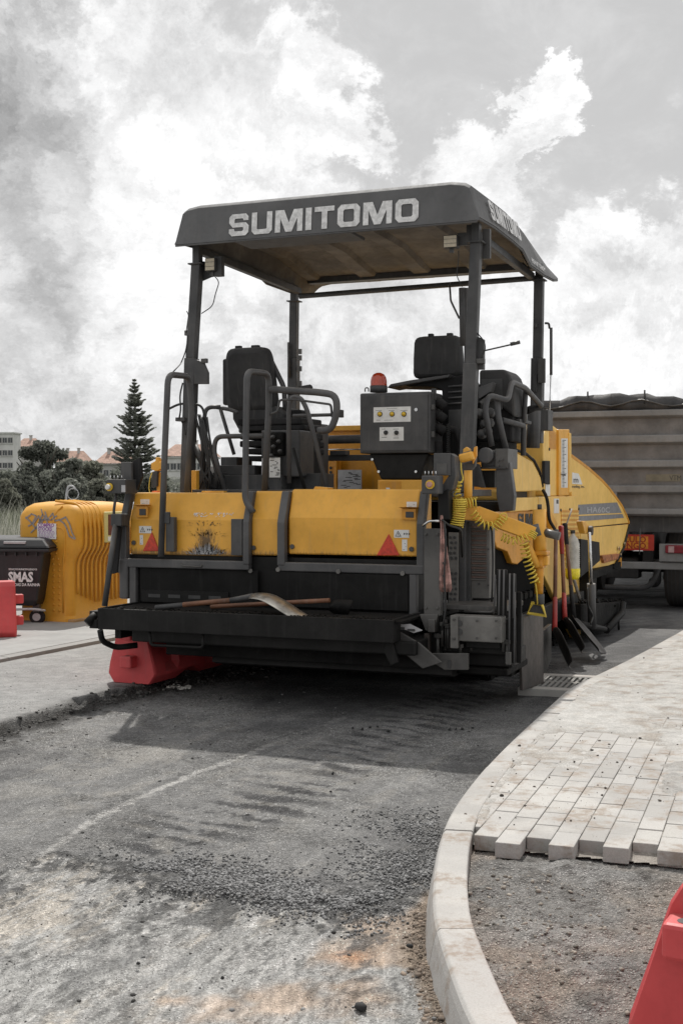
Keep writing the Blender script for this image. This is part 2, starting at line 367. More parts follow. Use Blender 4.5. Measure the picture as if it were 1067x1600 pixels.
def word(text, p0, p1, up, h, par, mat='letter', gap=.16, name='letter', skew=0., off=.002):
    """letters as raised vinyl between p0 and p1"""
    p0, p1, up = Vector(p0), Vector(p1), Vector(up).normalized(); ax = (p1-p0); L = ax.length; ax.normalize(); nrm = ax.cross(up).normalized()
    tot = sum(glyph(c)[0] for c in text) + gap*(len(text)-1); s_ = L/tot; x = 0
    for ch in text:
        w, polys = glyph(ch); m = MB()
        for pl in polys: m.prism([p0 + ax*((x+u_+skew*v_)*s_) + up*(v_*h) + nrm*off for u_, v_ in pl], nrm*.0012)
        m.build(name, M[mat], par); x += w+gap

# ---- canopy
prof = [(-.20, 3.44, 3.46), (-.180, 3.46, 3.712), (-.150, 3.47, 3.735), (.3, 3.49, 3.745), (.86, 3.49, 3.75), (1.2, 3.48, 3.735), (1.5, 3.40, 3.705), (2.02, 3.40, 3.63), (2.42, 3.42, 3.575), (2.60, 3.45, 3.545)]
ribs_a = [(-1.0, -.62), (-.42, -.08), (.12, .46), (.66, 1.0)]
def across(zt, k, amp):                       # cross-section of the roof skin from left to right edge
    o = []
    for a0, a1 in ribs_a: o += [(a0-.03, 0), (a0, amp), (a1, amp), (a1+.03, 0)]
    return [(-1.13, -.015)] + o + [(1.13, -.015)]
rows = []
for b, zb, zt in prof:
    h = zt-zb
    xs = [(-1.23, zb), (-1.225, zb+.012), (-1.165, zt-.035*min(1, h/.1)), ] + [(x, zt+dz) for x, dz in across(zt, 0, .012 if .05 < b < 2.3 else 0)] + [(1.165, zt-.035*min(1, h/.1)), (1.225, zb+.012), (1.23, zb)]
    if b == -.20: xs = [(x*(1.0), zb if abs(x) > 1.2 else zb+.0) for x, z in xs]
    rows.append([Vector((x+.01, b, z)) for x, z in xs])
can = MB().grid(rows, True)
canopy = can.build('canopy', M['canopy'], paver, solid=.012)
canopy.modifiers['t'].offset = 1
m = canopy.modifiers.new('w', 'EDGE_SPLIT'); m.split_angle = R(38)
# lip along the bottom edge
MB().tube([(1.24, b, zb-.006) for b, zb, zt in prof[::-1]] + [(-1.22, b, zb-.006) for b, zb, zt in prof], .009, n=6).build('canopy_lip', M['canopy'], canopy)
rows = []
for b, zb, zt in prof[1:-1]:
    xs = [(-1.20, zb+.01), (-1.14, zt-.06)] + [(x, max(3.515, min(zt-.05, 3.66)+(-.03 if dz <= 0 else .012))) for x, dz in across(zt, 0, .03)] + [(1.14, zt-.06), (1.20, zb+.01)]
    rows.append([Vector((x+.01, b+.02, z)) for x, z in xs])
MB().grid(rows, False).build('canopy_lining', M['under'], canopy)
# dark headers below the roof
MB().box((-1.13, 2.25, 3.505), (1.15, 2.33, 3.56)).build('roof_header', M['dark'], paver, bevel=.005)
MB().box((-1.13, .0, 3.53), (1.15, .06, 3.60)).build('roof_header', M['dark'], paver, bevel=.005)
MB().box((-.85, -.13, 3.49), (.15, .42, 3.515)).build('roof_stowage_tray', M['canopy'], canopy, bevel=.004)
for s_ in (-1, 1):
    MB().beam((s_*1.13, .0, 3.43), (s_*1.13, 2.05, 3.40), .05, .06).build('roof_side_rail', M['dark'], paver, bevel=.005)
tb('roof_crossbar', [(468, 463, 2.05), (842, 434, 2.05)], .026, 'dark', 0)
# lettering on the rear fascia
A0, A1 = Vector((-.742, -.204, 3.468)), Vector((.803, -.204, 3.468))
word('SUMITOMO', A0, A1, (0, .016, .2), .172, canopy, off=.012)
word('SUMITOMO', P(766.5, 343, a=1.246)+Vector((0, 0, 0)), P(813, 377.5, a=1.246), (-.25, 0, 1), .155, canopy, off=.012)
text_mesh('small_lettering', 'HIGH-LIFT CANOPY', .06, M['letter'], Vector((1.252, 1.52, 3.43)), basis((0, 1, 0), (-.2, 0, 1)), canopy, bold=.001)

# ---- posts
def post(name, pts, w, mat='dark'): 
    return MB().beam(pts[0], pts[1], w, w, up=(0, 1, 0)).build(name, M[mat], paver, bevel=.006)
NRt, NRm, NRb = P(744, 378, b=0), P(735, 590, b=-.05), P(729, 740, b=-.10)
NLt, NLm, NLb = P(309, 412, b=0), P(300, 560, b=-.04), P(293, 770, b=-.10)
post('canopy_post', (NRt, NRm+(NRt-NRm)*-.0), .078); post('canopy_post_sleeve', (NRm+(NRt-NRm)*.10, NRb-(NRm-NRb)*.2), .098)
post('canopy_post', (NLt, NLm), .078); post('canopy_post_sleeve', (NLm, NLb), .092)
FRt, FRm, FRb = P(842, 437, b=2.07), P(840, 560, b=2.07), P(838, 640, b=2.07)
FLt, FLm, FLb = P(460, 470, b=2.07), P(459, 560, b=2.07), P(459, 680, b=2.07)
post('canopy_post', (FRt, FRm), .082); post('canopy_post_sleeve', (FRm, FRb-Vector((0, 0, .3))), .105)
post('canopy_post', (FLt, FLm), .075); post('canopy_post_sleeve', (FLm, FLb), .095)
for t_ in (NRt, NLt, FRt, FLt):
    MB().box(t_+Vector((-.06, -.06, -.012)), t_+Vector((.06, .06, .0))).box(t_+Vector((-.03, -.035, 0)), t_+Vector((.03, .035, .14))).build('post_head', M['dark'], paver, bevel=.004)
# gusset plates, gas struts and hinges at the posts
fp('post_gusset', [(316, 408), (346, 412), (346, 430), (330, 433), (314, 440)], .04, .012, 'dark', .002)
fp('post_bracket_plate', [(302, 560), (318, 566), (325, 582), (325, 600), (300, 600)], -.09, .03, 'dark')
fp('post_bracket_plate', [(742, 524), (755, 530), (755, 577), (738, 577)], -.03, .05, 'dark')
MB().box(P(753, 358, b=.06), P(767, 405, b=.10)).build('post_gusset', M['dark'], paver, bevel=.004)
fb('hinge_block', 288, 516, 296, 524, -.05, .04, 'steelgrey'); fb('hinge_block', 742, 560, 756, 568, -.06, .04, 'steelgrey')
fb('latch_block', 314, 560, 323, 567, -.10, .03, 'steelgrey')
tb('gas_strut', [(722, 450, .3), (724, 540, .3)], .028, 'dark', 0); tb('gas_strut', [(728, 450, .3), (728, 600, .3)], .016, 'dark', 0)
tb('gas_strut', [(451, 535, 2.0), (452, 590, 2.0)], .014, 'dark', 0)
tb('post_rod', [(702, 442, .9), (704, 470, .5), (717, 497, .4)], .008, 'dark', .03)
for yy in (545, 555, 572, 595): fb('post_stop', 466, yy, 470, yy+8, 2.03, .03, 'steelgrey', .001)
fb('switch_plate', 840, 560, 851, 598, 1.98, .03, 'steelgrey'); fb('post_stop', 832, 585, 838, 612, 2.0, .05, 'dark'); fb('post_stop', 834, 505, 838, 512, 2.0, .05, 'dark')
ts('mirror_rod', [(851, 505, 1.25), (857, 505, 1.28), (858, 513, 1.28)], .010, 'dark', .02)
ts('antenna', [(860.5, 512, 1.28), (860.5, 586, 1.28)], .013, 'dark', 0); ts('antenna_rod', [(860, 586, 1.28), (858, 650, 1.28)], .006, 'chrome', 0)
tb('signal_arm', [(752, 549, -.02), (800, 538, .0), (812, 534, .0)], .006, 'steelgrey', 0); tb('signal_tip', [(797, 538, -.01), (812, 534.5, .0)], .014, 'steelgrey', 0)
for nm, pts, r in (('lamp_cable', [(335, 431, -.02), (343, 440, -.02), (336, 462, -.03), (333, 478, -.03), (315, 490, -.06)], .004),
                   ('lamp_cable', [(716, 392, -.05), (716, 410, -.05), (712, 430, -.05), (722, 448, -.05)], .004),
                   ('post_cable', [(294, 524, -.07), (291, 548, -.08), (283, 568, -.08), (270, 582, -.5)], .005), ('post_cable', [(292, 486, -.06), (295, 492, -.05), (291, 520, -.06)], .004),
                   ('post_cable', [(748, 405, -.03), (747, 455, -.03), (741, 492, -.05)], .006),
                   ('post_cable', [(745, 520, -.04), (757, 534, -.04), (758, 548, -.04), (750, 562, -.05), (742, 572, -.06)], .005),
                   ('post_cable', [(286, 598, -.12), (281, 618, -.12), (283, 640, -.14), (280, 655, -.16)], .007), ('post_cable', [(283, 655, -.14), (289, 670, -.14), (290, 680, -.14)], .006)):
    tb(nm, pts, r, 'cable', .05, n=6)
# work lamps
def lamp(x0, y0, x1, y1, b, tilt):
    p, q = P(x0, y1, b=b), P(x1, y0, b=b); w = MB().box((p.x, b, p.z), (q.x, b+.07, q.z)).build('work_lamp', M['print'], paver, bevel=.008)
    e = .006
    MB().box((p.x+e, b-.004, p.z+e), (q.x-e, b+.001, q.z-e)).build('lamp_glass', M['lamp'], w, bevel=.002)
    for k in range(1, 3): MB().box((p.x+e, b-.007, p.z+(q.z-p.z)*k/3-.001), (q.x-e, b-.0035, p.z+(q.z-p.z)*k/3+.001)).build('lamp_rib', M['steelgrey'], w)
    MB().beam(((p.x+q.x)/2, b+.04, p.z-.03), ((p.x+q.x)/2, b+.04, p.z), .03, .02).build('lamp_bracket', M['dark'], w)
    w.location.z += 0
lamp(320, 402, 336, 424, -.04, 0); fb('lamp_housing', 334, 400, 346, 431, .0, .06, 'dark')
lamp(692, 366, 714, 388, -.06, 0); fb('lamp_arm', 714, 363, 740, 383, .0, .03, 'dark')

# ---- screed: yellow hoods, tube frames, rubber flaps
BH = -.72
def hood(x0, x1, b, topdx=8):
    """hood panel: upright lower half, upper half leaning forward"""
    zb = P((x0+x1)/2, 868, b=b).z; a0, a1 = P(x0, 840, b=b).x, P(x1, 840, b=b).x; zm = zb+.265; zt = zb+.47
    m = MB().prism([(a0, b, zb), (a0, b, zm), (a0, b+.07, zt), (a0, b+.33, zt), (a0, b+.33, zb)], (a1-a0, 0, 0))
    return m.build('screed_hood', M['yellow'], paver, bevel=.012), a0, a1, zb, zm, zt
h1, L0, L1, zb, zm, zt = hood(204, 386, -.72)
h2, C0, C1, *_ = hood(393, 437, -.72)
h3, R0, R1, *_ = hood(451, 652, -.72)
def grime(name, cx, cz, rx, rz, amt):
    m = M['yellow'].copy(); m.name = name; N = NT(m.node_tree); b = N.n['Principled BSDF']; src = b.inputs['Base Color'].links[0].from_socket
    tc = N.new('ShaderNodeTexCoord'); ob = tc.outputs['Object']; s_ = N.new('ShaderNodeSeparateXYZ'); N.l.new(ob, s_.inputs[0])
    d = N.vmath('LENGTH', N.vmath('MULTIPLY', N.vmath('SUBTRACT', ob, (cx, 0, cz)), (1/rx, 0, 1/rz)), out=1); nn = N.noise(N.mapping(ob, (60, 60, 14)), 1.0, 6, .7); n2 = N.noise(ob, 55, 5, .7)
    k = N.math('SUBTRACT', N.math('ADD', N.math('MULTIPLY', nn, 1.3), N.math('MULTIPLY', n2, .7)), d); c = N.mix(N.math('MULTIPLY', N.rng(k, .42, .80), .92*amt), src, (.035, .024, .016)); c = N.mix(N.math('MULTIPLY', N.rng(k, .15, .60), .40*amt), c, (.20, .12, .05))
    e = N.math('ADD', N.math('SUBTRACT', s_.outputs[2], zb), N.math('MULTIPLY', N.math('SUBTRACT', nn, .5), -.16)); c = N.mix(N.math('MULTIPLY', N.rng(e, .055, .0), .8), c, (.16, .10, .05)); N.l.new(c, b.inputs['Base Color']); return m
p_ = P(322, 848, b=-.72); M['yellow_tarred'] = grime('yellow_hood_tar_stained', p_.x, p_.z, .13, .17, 1.0); M['yellow_grimy'] = grime('yellow_hood_grimy_edge', 9, 9, .1, .1, 0.0)
h1.data.materials[0] = M['yellow_tarred']; h3.data.materials[0] = M['yellow_grimy']; h2.data.materials[0] = M['yellow_grimy']
for h_ in (h1, h3): h_['label'] = 'yellow screed hood with red triangular reflector'
h1['label'] = 'yellow screed hood smeared with black tar'
def uframe(a, b, w=.055, off=0):             # bent upright that follows a hood's end
    return MB().prism([(a-w/2, b-.05, zb-.055), (a-w/2, b-.05, zm-.01), (a-w/2, b+.035, zt+.012), (a-w/2, b+.10, zt+.012), (a-w/2, b+.01, zm-.02), (a-w/2, b+.01, zb-.055)], (w, 0, 0)).build('hood_frame_upright', M['mid'], paver, bevel=.008)
uframe(L0-.035, -.72); uframe(L1+.018, -.73, .05); uframe(C1+.035, -.73, .06); uframe(R1+.035, -.72)
zr = zb-.03
MB().box((L0-.06, -.775, zb-.095), (L1+.04, -.72, zb-.03)).build('hood_frame_rail', M['mid'], paver, bevel=.008)
MB().box((C1+.01, -.775, zb-.095), (R1+.062, -.72, zb-.03)).build('hood_frame_rail', M['mid'], paver, bevel=.008)
MB().box((L0+.02, -.77, .60), (L0+.075, -.72, zb-.095)).build('hood_frame_leg', M['mid'], paver, bevel=.006)
MB().box((R1-.045, -.77, .60), (R1+.01, -.72, zb-.095)).build('hood_frame_leg', M['mid'], paver, bevel=.006)
MB().box((L0-.05, -.62, .62), (L0+.02, -.56, zb-.03)).build('hood_frame_leg', M['dark'], paver, bevel=.006)
# rubber flaps with their bolts
fl1 = MB().box((L0+.10, -.748, .66), (L1+.10, -.738, zb-.10)).build('rubber_flap', M['flap'], paver)
fl2 = MB().box((C1-.05, -.775, .66), (R1-.05, -.765, zb-.10)).build('rubber_flap', M['flap'], paver)
for x, y in ((220, 883), (392, 892)): bolt(fl1, x, y, -.75, .018, 'light_steel')
for x, y in ((435, 890), (529, 893), (629, 896)): bolt(fl2, x, y, -.777, .018, 'light_steel')
tb('flap_handle', [(284, 878, -.76), (284, 884, -.79), (315, 886, -.79), (316, 879, -.76)], .005, 'steelgrey', .02)
MB().box((L0+.02, -.735, .58), (R1+.0, -.35, .66)).build('screed_body', M['tar'], paver)
MB().box((L0+.12, -.76, .655), (L0+.85, -.75, .745)).build('slotted_plate', M['black'], paver)
for k in range(4): MB().box((L0+.18+k*.17, -.762, .69), (L0+.28+k*.17, -.7605, .715)).build('slot', M['print'], paver)
MB().box((L0-.02, -.70, .66), (R1+.0, -.42, zb)).build('screed_core', M['black'], paver)
# hatches, latches, stickers on the hoods
def hatch(par, x0, y0, x1, y1, b):
    p, q = P(x0, y1, b=b), P(x1, y0, b=b)
    MB().box((p.x, b-.008, p.z), (q.x, b, q.z)).build('hatch_recess', M['yellow_deep'], par, bevel=.002)
    MB().prism([(p.x-.012, b-.045, q.z+.012), (p.x-.012, b+.03, q.z+.012), (p.x-.012, b+.03, q.z), ], (q.x-p.x+.024, 0, 0)).build('hatch_brow', M['yellow_deep'], par)
    MB().box((p.x+.03, b-.014, p.z+.015), (q.x-.015, b-.007, q.z-.02)).build('hatch_latch', M['dark'], par, bevel=.003)
hatch(h1, 214, 791, 232, 808, -.735); hatch(h3, 628, 795, 650, 812, -.735)
def tri(par, cx, cy, w, h, b):
    m = MB().prism([P(cx-w/2, cy+h/2, b=b), P(cx+w/2, cy+h/2, b=b), P(cx+1, cy-h/2, b=b)], (0, -.008, 0))
    o = m.build('triangular_reflector', M['red'], par, bevel=.006); return o
tri(h1, 237, 846, 26, 30, -.722); tri(h3, 606.5, 851, 36, 34, -.722)
def sticker(par, x0, y0, x1, y1, b, mat='white', marks=0, name='sticker', seed=1):
    p, q = P(x0, y1, b=b), P(x1, y0, b=b)
    o = MB().box((p.x, b-.0015, p.z), (q.x, b, q.z)).build(name, M[mat], par)
    rr = random.Random(seed); mm = MB(); w, h = q.x-p.x, q.z-p.z
    for k in range(marks):
        x = p.x+w*(.08+.75*rr.random()); z = p.z+h*(.1+.8*k/max(1, marks)); mm.box((x, b-.0025, z), (min(q.x-.05*w, x+w*(.1+.3*rr.random())), b-.0014, z+h*.035))
    if marks: mm.build('print', M['print'], o)
    return o
def warn(par, x0, y0, x1, y1, b):            # white strip with a small warning triangle and arrows
    s_ = sticker(par, x0, y0, x1, y1, b); p, q = P(x0, y1, b=b), P(x1, y0, b=b); h = q.z-p.z; c = p.x+h*.55
    MB().prism([(c-h*.42, b-.0025, p.z+h*.15), (c+h*.42, b-.0025, p.z+h*.15), (c, b-.0025, p.z+h*.88)], (0, .001, 0)).build('warning_triangle', M['print'], s_)
    MB().prism([(c-h*.28, b-.0035, p.z+h*.23), (c+h*.28, b-.0035, p.z+h*.23), (c, b-.0035, p.z+h*.72)], (0, .001, 0)).build('warning_triangle', M['white'], s_)
    MB().box((c-.002, b-.0045, p.z+h*.3), (c+.002, b-.0035, p.z+h*.6)).build('mark', M['print'], s_)
    mm = MB(); xx = c+h*.75
    for k in range(3): mm.prism([(xx, b-.0025, p.z+h*.35), (xx+h*.25, b-.0025, p.z+h*.5), (xx, b-.0025, p.z+h*.65)], (0, .001, 0)); xx += h*.32
    mm.build('mark', M['print'], s_)
warn(h1, 218, 822, 237, 833, -.721); warn(h3, 615.5, 828, 639, 840, -.721)
sticker(h1, 219, 836, 224, 851, -.721, marks=3); sticker(h3, 628, 843, 636, 861, -.721, marks=3)
sticker(h1, 220, 780, 234, 788, -.70, marks=2); sticker(h3, 635, 784, 651, 793, -.70, marks=2)
for pr, x, y in ((h1, 210, 848), (h3, 457, 854), (h3, 643, 858), (h2, 397, 856)): bolt(pr, x, y, -.722, .019)
fb('hood_side_latch', 259, 808, 272, 862, -.79, .05, 'dark'); fb('hood_side_latch', 361, 811, 378, 868, -.78, .05, 'dark')
fb('latch_plate', 253, 800, 265, 818, -.80, .02, 'dark')
fp('hood_tab', [(486, 770), (492, 760), (513, 762), (511, 772), (484, 774)], -.55, .10, 'yellow')
# tar splash on the left hood: a fan of thin crusty streaks
rr = random.Random(3)
def splash(n, matn, spread, lmin, lmax, base, wr):
    mm = MB()
    for k in range(n):
        t = rr.gauss(0, spread); x0 = 322+t*26; y0 = base-abs(rr.gauss(0, 3.5)); L = rr.uniform(lmin, lmax)*math.exp(-t*t*.9); x1 = x0+t*9*rr.random(); y1 = max(800, y0-L)
        pa, pb_ = P(x0, y0, b=-.7225), P(x1, y1, b=-.7225)
        for q in (pa, pb_): q.y = -.7225 if q.z < zm else -.7225+(q.z-zm)*.34
        if pa.z < zm < pb_.z: pb_.z = zm; pb_.y = -.7225
        sd = Vector((rr.uniform(*wr), 0, 0)); mm.add([pa-sd, pa+sd, pb_+sd*.2, pb_-sd*.2, pa-sd+Vector((0, -.002, 0)), pa+sd+Vector((0, -.002, 0)), pb_+sd*.2+Vector((0, -.0005, 0)), pb_-sd*.2+Vector((0, -.0005, 0))], [(4, 5, 6, 7), (0, 4, 7, 3), (1, 2, 6, 5)])
    mm.build('tar_splash', M[matn], h1, kind='stuff')
splash(200, 'tar', .50, 2, 15, 867, (.0008, .0026)); splash(260, 'sticker', .55, 3, 14, 867, (.0005, .0016)); splash(40, 'tar', .5, 1, 6, 838, (.001, .003)); splash(36, 'plate', .8, 1, 4, 822, (.0008, .0025))
# ---- catwalk deck and beams under it
DL, DR = P(155, 950, z=.65).x, P(611, 970, z=.65).x
deck = MB().box((DL, -1.30, .50), (DR, -1.27, .65)).build('catwalk_edge_beam', M['black'], paver, bevel=.004)
MB().box((DL, -1.27, .625), (DR+.05, -.70, .640)).build('catwalk_deck', M['tar'], paver)
MB().box((DL, -1.27, .50), (DL+.02, -.72, .652)).build('catwalk_end_plate', M['black'], paver, bevel=.003)
MB().box((DR-.02, -1.27, .50), (DR, -.72, .652)).build('catwalk_end_plate', M['black'], paver, bevel=.003)
crumb = MB(); 
for k in range(500):
    x = rr.uniform(DL+.02, DR); y = -1.29+abs(rr.gauss(0, .10)); s_ = rr.uniform(.002, .008)
    crumb.cbox((x, y, .65+s_*.3 if y < -1.27 else .64+s_*.3), (s_*2, s_*1.6, s_*1.3), Matrix.Rotation(rr.random()*3, 3, 'Z'))
crumb.build('asphalt_crumbs', M['tar'], paver, kind='stuff')
MB().box((DL+.22, -1.20, .41), (DR+.12, -.75, .50)).build('screed_beam', M['black'], paver, bevel=.01)
MB().prism([(DL+.42, -1.06, .31), (DL+.42, -1.05, .42), (DL+.42, -.3, .42), (DL+.42, -.3, .31)], (DR-DL-.30, 0, 0)).build('screed_plate', M['tar'], paver, bevel=.005)
MB().prism([(DL+.75, -.98, .26), (DL+.75, -.96, .33), (DL+.75, -.1, .33), (DL+.75, -.1, .24), (DL+.75, -.9, .24)], (DR-DL-.45, 0, 0)).build('screed_sole', M['black'], paver, bevel=.005)
for x0 in (DL+.05, DL+.62, DL+1.3): MB().box((x0, -1.15, .42), (x0+.05, -.72, .62)).build('deck_strut', M['black'], paver, bevel=.003)
tb('step_bar', [(234, 985, -1.25), (236, 1008, -1.25), (318, 1012, -1.25), (317, 990, -1.25)], .011, 'black', .03)
tb('step_bar', [(157, 985, -1.25), (160, 1002, -1.22), (182, 1012, -1.1), (215, 1008, -1.0)], .022, 'black', .05)
tb('side_lug', [(136, 974, -1.2), (150, 960, -1.15)], .03, 'black', 0); fb('side_lug_plate', 140, 955, 160, 962, -1.15, .2, 'black')
fb('side_pad', 140, 968, 152, 982, -1.18, .1, 'black')

# worn white lettering on the left hood, mostly rubbed off
rr = random.Random(9); mm = MB()
for k in range(46):
    x = 303+rr.random()*66 if k > 12 else 303+rr.random()*20; y = 803.5+rr.uniform(-2.6, 3.2); w_ = rr.uniform(.8, 2.8); q0, q1 = P(x, y+rr.uniform(.5, 1.6), b=-.70), P(x+w_, y, b=-.70)
    yy = lambda z: -.7235+max(0, z-zm)*.342
    mm.add([(q0.x, yy(q0.z), q0.z), (q1.x, yy(q0.z), q0.z), (q1.x+.006, yy(q1.z), q1.z), (q0.x+.006, yy(q1.z), q1.z)], [(0, 1, 2, 3)])
mm.build('worn_lettering', M['letter'], h1, solid=.0006)
# pins, rods and bolts crowding the screed end
for x, y0, y1, b_, r_ in ((691, 972, 1010, -.90, .010), (696, 968, 1016, -.88, .007), (700, 975, 1012, -.90, .012), (684, 990, 1030, -.90, .014), (719, 1006, 1020, -.90, .012), (736, 1004, 1017, -.86, .01), (786, 968, 1018, -.90, .010), (792, 1000, 1036, -.88, .012)):
    o_ = tb('threaded_rod', [(x, y0, b_), (x-.6, y1, b_)], r_, 'steelgrey', 0, n=8); q_ = P(x, y0+3, b=b_); MB().cyl(q_-Vector((0, 0, .012)), q_+Vector((0, 0, .012)), r_*2, n=6, smooth=False).build('nut', M['steelgrey'], o_)
for x, y in ((709, 968), (709, 998), (745, 970), (775, 970), (775, 997), (745, 997), (665, 835), (683, 835), (665, 950), (683, 950), (680, 1026), (724, 1027)): bolt(paver, x, y, -1.0 if x > 690 else -.925, .010)
for k in range(6): fb('cable_clip', 690+k*.4, 838+k*20, 696+k*.4, 842+k*20, -.93, .02, 'dark', .002)
tb('end_cable', [(694, 815, -.94), (697, 850, -.95), (693, 900, -.95), (697, 950, -.95), (690, 985, -.96)], .007, 'cable', .1, n=6); tb('end_cable', [(690, 812, -.94), (702, 822, -.90), (720, 826, -.85), (722, 870, -.6)], .008, 'cable', .08, n=6)
tb('grease_line', [(730, 806, -.5), (768, 822, -.4), (770, 880, -.4), (768, 940, -.5)], .007, 'cable', .05, n=6)
# ---- left side control post
fb('control_box', 167, 749, 196, 771, -.90, .18, 'dark', .006, label='small control box with round button on the left of the screed')
p = P(172, 761, b=-.90); MB().cyl(p, p-Vector((0, .014, 0)), .030, n=20).build('button_ring', M['knob'], paver); MB().cyl(p-Vector((0, .014, 0)), p-Vector((0, .04, 0)), .019, n=16).build('push_button', M['white'], paver, bevel=.004)
fb('meter', 190, 758, 196, 769, -.905, .006, 'sticker', .001)
for k in range(4): p = P(173+k*6, 749, b=-.84); MB().cyl(p, p+Vector((0, 0, .03)), .004, n=6).build('toggle', M['chrome'], paver)
fp('sun_shield', [(189, 722), (205, 722), (206, 750), (188, 750)], -.80, .03, 'dark')
fp('sun_shield_side', [(205, 722), (219, 714), (222, 745), (214, 766), (203, 768)], -.74, .03, 'rubber')
tb('box_stem', [(182, 771, -.85), (178, 800, -.85), (181, 820, -.85)], .011, 'dark', .03); fb('stem_clamp', 173, 803, 190, 822, -.88, .12, 'dark', .008)
tb('prop_pole', [(181, 820, -.86), (164, 947, -1.0)], .022, 'dark', 0, label='slanting prop standing on the catwalk')
fp('hanging_strap', [(182, 820), (190, 824), (183, 895), (175, 897)], -.82, .02, 'rubber')
fb('side_tube', 186, 873, 199, 936, -.78, .06, 'mid', .015); fp('side_bracket', [(184, 822), (196, 830), (192, 895), (182, 895)], -.75, .02, 'dark')

fb('handset_mast', 245, 738, 252, 772, -.35, .05, 'yellow'); fp('left_handset', [(236, 724), (243, 720), (243, 715), (247, 714), (249, 722), (255, 720), (252, 733), (244, 737), (236, 733)], -.38, .05, 'yellow', .006); fp('handset_grip', [(238, 737), (246, 735), (245, 760), (236, 762)], -.38, .04, 'dark', .004); fb('orange_marker', 237, 767, 251, 775, -.55, .06, 'orange', .008); tb('handset_lead', [(238, 738, -.40), (234, 750, -.40), (233, 765, -.40), (236, 774, -.40)], .004, 'coil', .03, n=6)
# ---- handrails
tb('handrail', [(252, 870, -.80), (258, 700, -.78), (263, 585, -.76), (296, 588, -.45), (300, 640, -.42), (292, 775, -.42)], .024, 'mid', .075, n=14, label='tall looped handrail rising from the left hood')
tb('handrail', [(396, 801, -.79), (383, 782, -.79), (386, 580, -.78), (420, 584, -.45), (420, 640, -.42), (413, 775, -.42)], .024, 'mid', .075, n=14, label='looped handrail between the two hoods')
tb('guard_rail', [(422, 608, -.45), (498, 613, -.45), (525, 617, -.45), (527, 645, -.45), (517, 672, -.45), (497, 673, -.45)], .026, 'mid', .10, n=14, label='dark guard rail bent down at its end')
tb('rail_bar', [(423, 647, -.44), (434, 643, -.44), (437, 625, -.44), (458, 624, -.44), (517, 632, -.44), (519, 652, -.44)], .009, 'mid', .02)
tb('inner_rail', [(452, 755, -.2), (451, 640, -.2), (455, 620, -.2), (470, 621, -.2), (480, 640, -.2), (511, 762, -.2)], .018, 'mid', .05)
tb('inner_rail', [(322, 640, .2), (330, 635, .2), (360, 640, .2), (372, 645, .2)], .016, 'mid', .04); tb('inner_rail', [(320, 745, .1), (316, 680, .1), (322, 636, .15), (345, 636, .2)], .018, 'mid', .08)
tb('inner_rail', [(353, 770, -.1), (334, 705, -.1), (338, 682, -.1), (412, 681, -.1)], .020, 'mid', .08); tb('inner_rail', [(345, 640, .3), (366, 710, .3)], .016, 'mid', 0)
tb('inner_rail', [(458, 700, -.1), (478, 770, -.1)], .014, 'black', 0)
fb('rail_grip', 456, 646, 524, 651, .0, .05, 'mid', .01); fb('rail_end', 527, 640, 533, 652, .0, .06, 'dark')

# ---- platform and left seat console
fb('platform', 300, 765, 690, 776, -.35, 1.4, 'dark', .005)
fb('platform_riser', 345, 740, 500, 766, .25, .3, 'dark'); fb('console', 440, 672, 468, 745, .1, .3, 'dark', .01); fb('console_back', 408, 672, 446, 770, .12, .25, 'dark', .01)
fb('lever_bank', 422, 675, 442, 712, .04, .08, 'tar', .01)
for i, (x, y) in enumerate(((427, 683), (436, 690), (428, 698), (438, 705), (425, 712))): p = P(x, y, b=.02); MB().lathe([(0, -.03), (.016, -.02), (.018, 0), (.008, .015), (.006, .04)], c=p, axis=(0, 1, 0), n=8).build('valve', M['dark'], paver)
s_ = sticker(paver, 421, 715, 438, 746, .035, marks=14, name='instruction_plate', seed=5); sticker(paver, 409, 716, 419, 746, .115, mat='sticker', marks=10, name='instruction_plate', seed=8)
fb('console_panel', 343, 727, 398, 742, .1, .3, 'dark'); fb('console_panel', 350, 742, 440, 768, .05, .3, 'dark'); fb('console_shelf', 345, 714, 370, 729, .35, .3, 'dark')
tb('console_hose', [(412, 745, .0), (420, 765, .0)], .008, 'cable'); tb('console_hose', [(436, 748, .0), (446, 770, .0)], .008, 'cable')
for k, (y0, y1, x0, x1) in enumerate(((653, 664, 371, 470), (664, 673, 380, 475), (676, 686, 374, 472), (688, 698, 374, 474), (700, 709, 378, 474), (712, 720, 382, 470))):
    fb('seat_bellows', x0, y0, x1, y1, .30+.01*(k % 2), .45, 'rubber', .012)
fb('bellows_stack', 450, 680, 472, 745, .28, .4, 'rubber', .01); fb('bellows_stack', 466, 660, 485, 770, .5, .4, 'dark', .01)
# hydraulic valve block clutter behind the left handrail
rr = random.Random(12)
for k in range(9):
    x0 = rr.uniform(318, 330); tb('hydraulic_hose', [(x0-8+rr.uniform(-6, 6), 655+rr.uniform(-10, 8), -.1), (x0-2, 690+rr.uniform(-10, 10), -.12), (x0+2+rr.uniform(-12, 16), 730, -.1), (x0+rr.uniform(-14, 22), 764, -.1)], .009, 'cable', .1, n=6)
fp('console_wedge', [(300, 745), (320, 728), (352, 770), (300, 775)], -.05, .2, 'dark'); fb('hose_manifold', 300, 738, 345, 768, .0, .2, 'dark')
tb('hose_bundle', [(262, 640, -.1), (282, 630, -.1), (316, 632, -.08), (322, 660, -.08), (326, 760, -.08)], .010, 'cable', .06); tb('hose_bundle', [(303, 640, -.09), (307, 655, -.09), (318, 700, -.09), (320, 760, -.08)], .010, 'cable', .06)
fb('cable_clamp', 274, 652, 288, 658, -.16, .08, 'dark'); fb('yellow_post', 299, 735, 307, 772, -.25, .05, 'yellow')
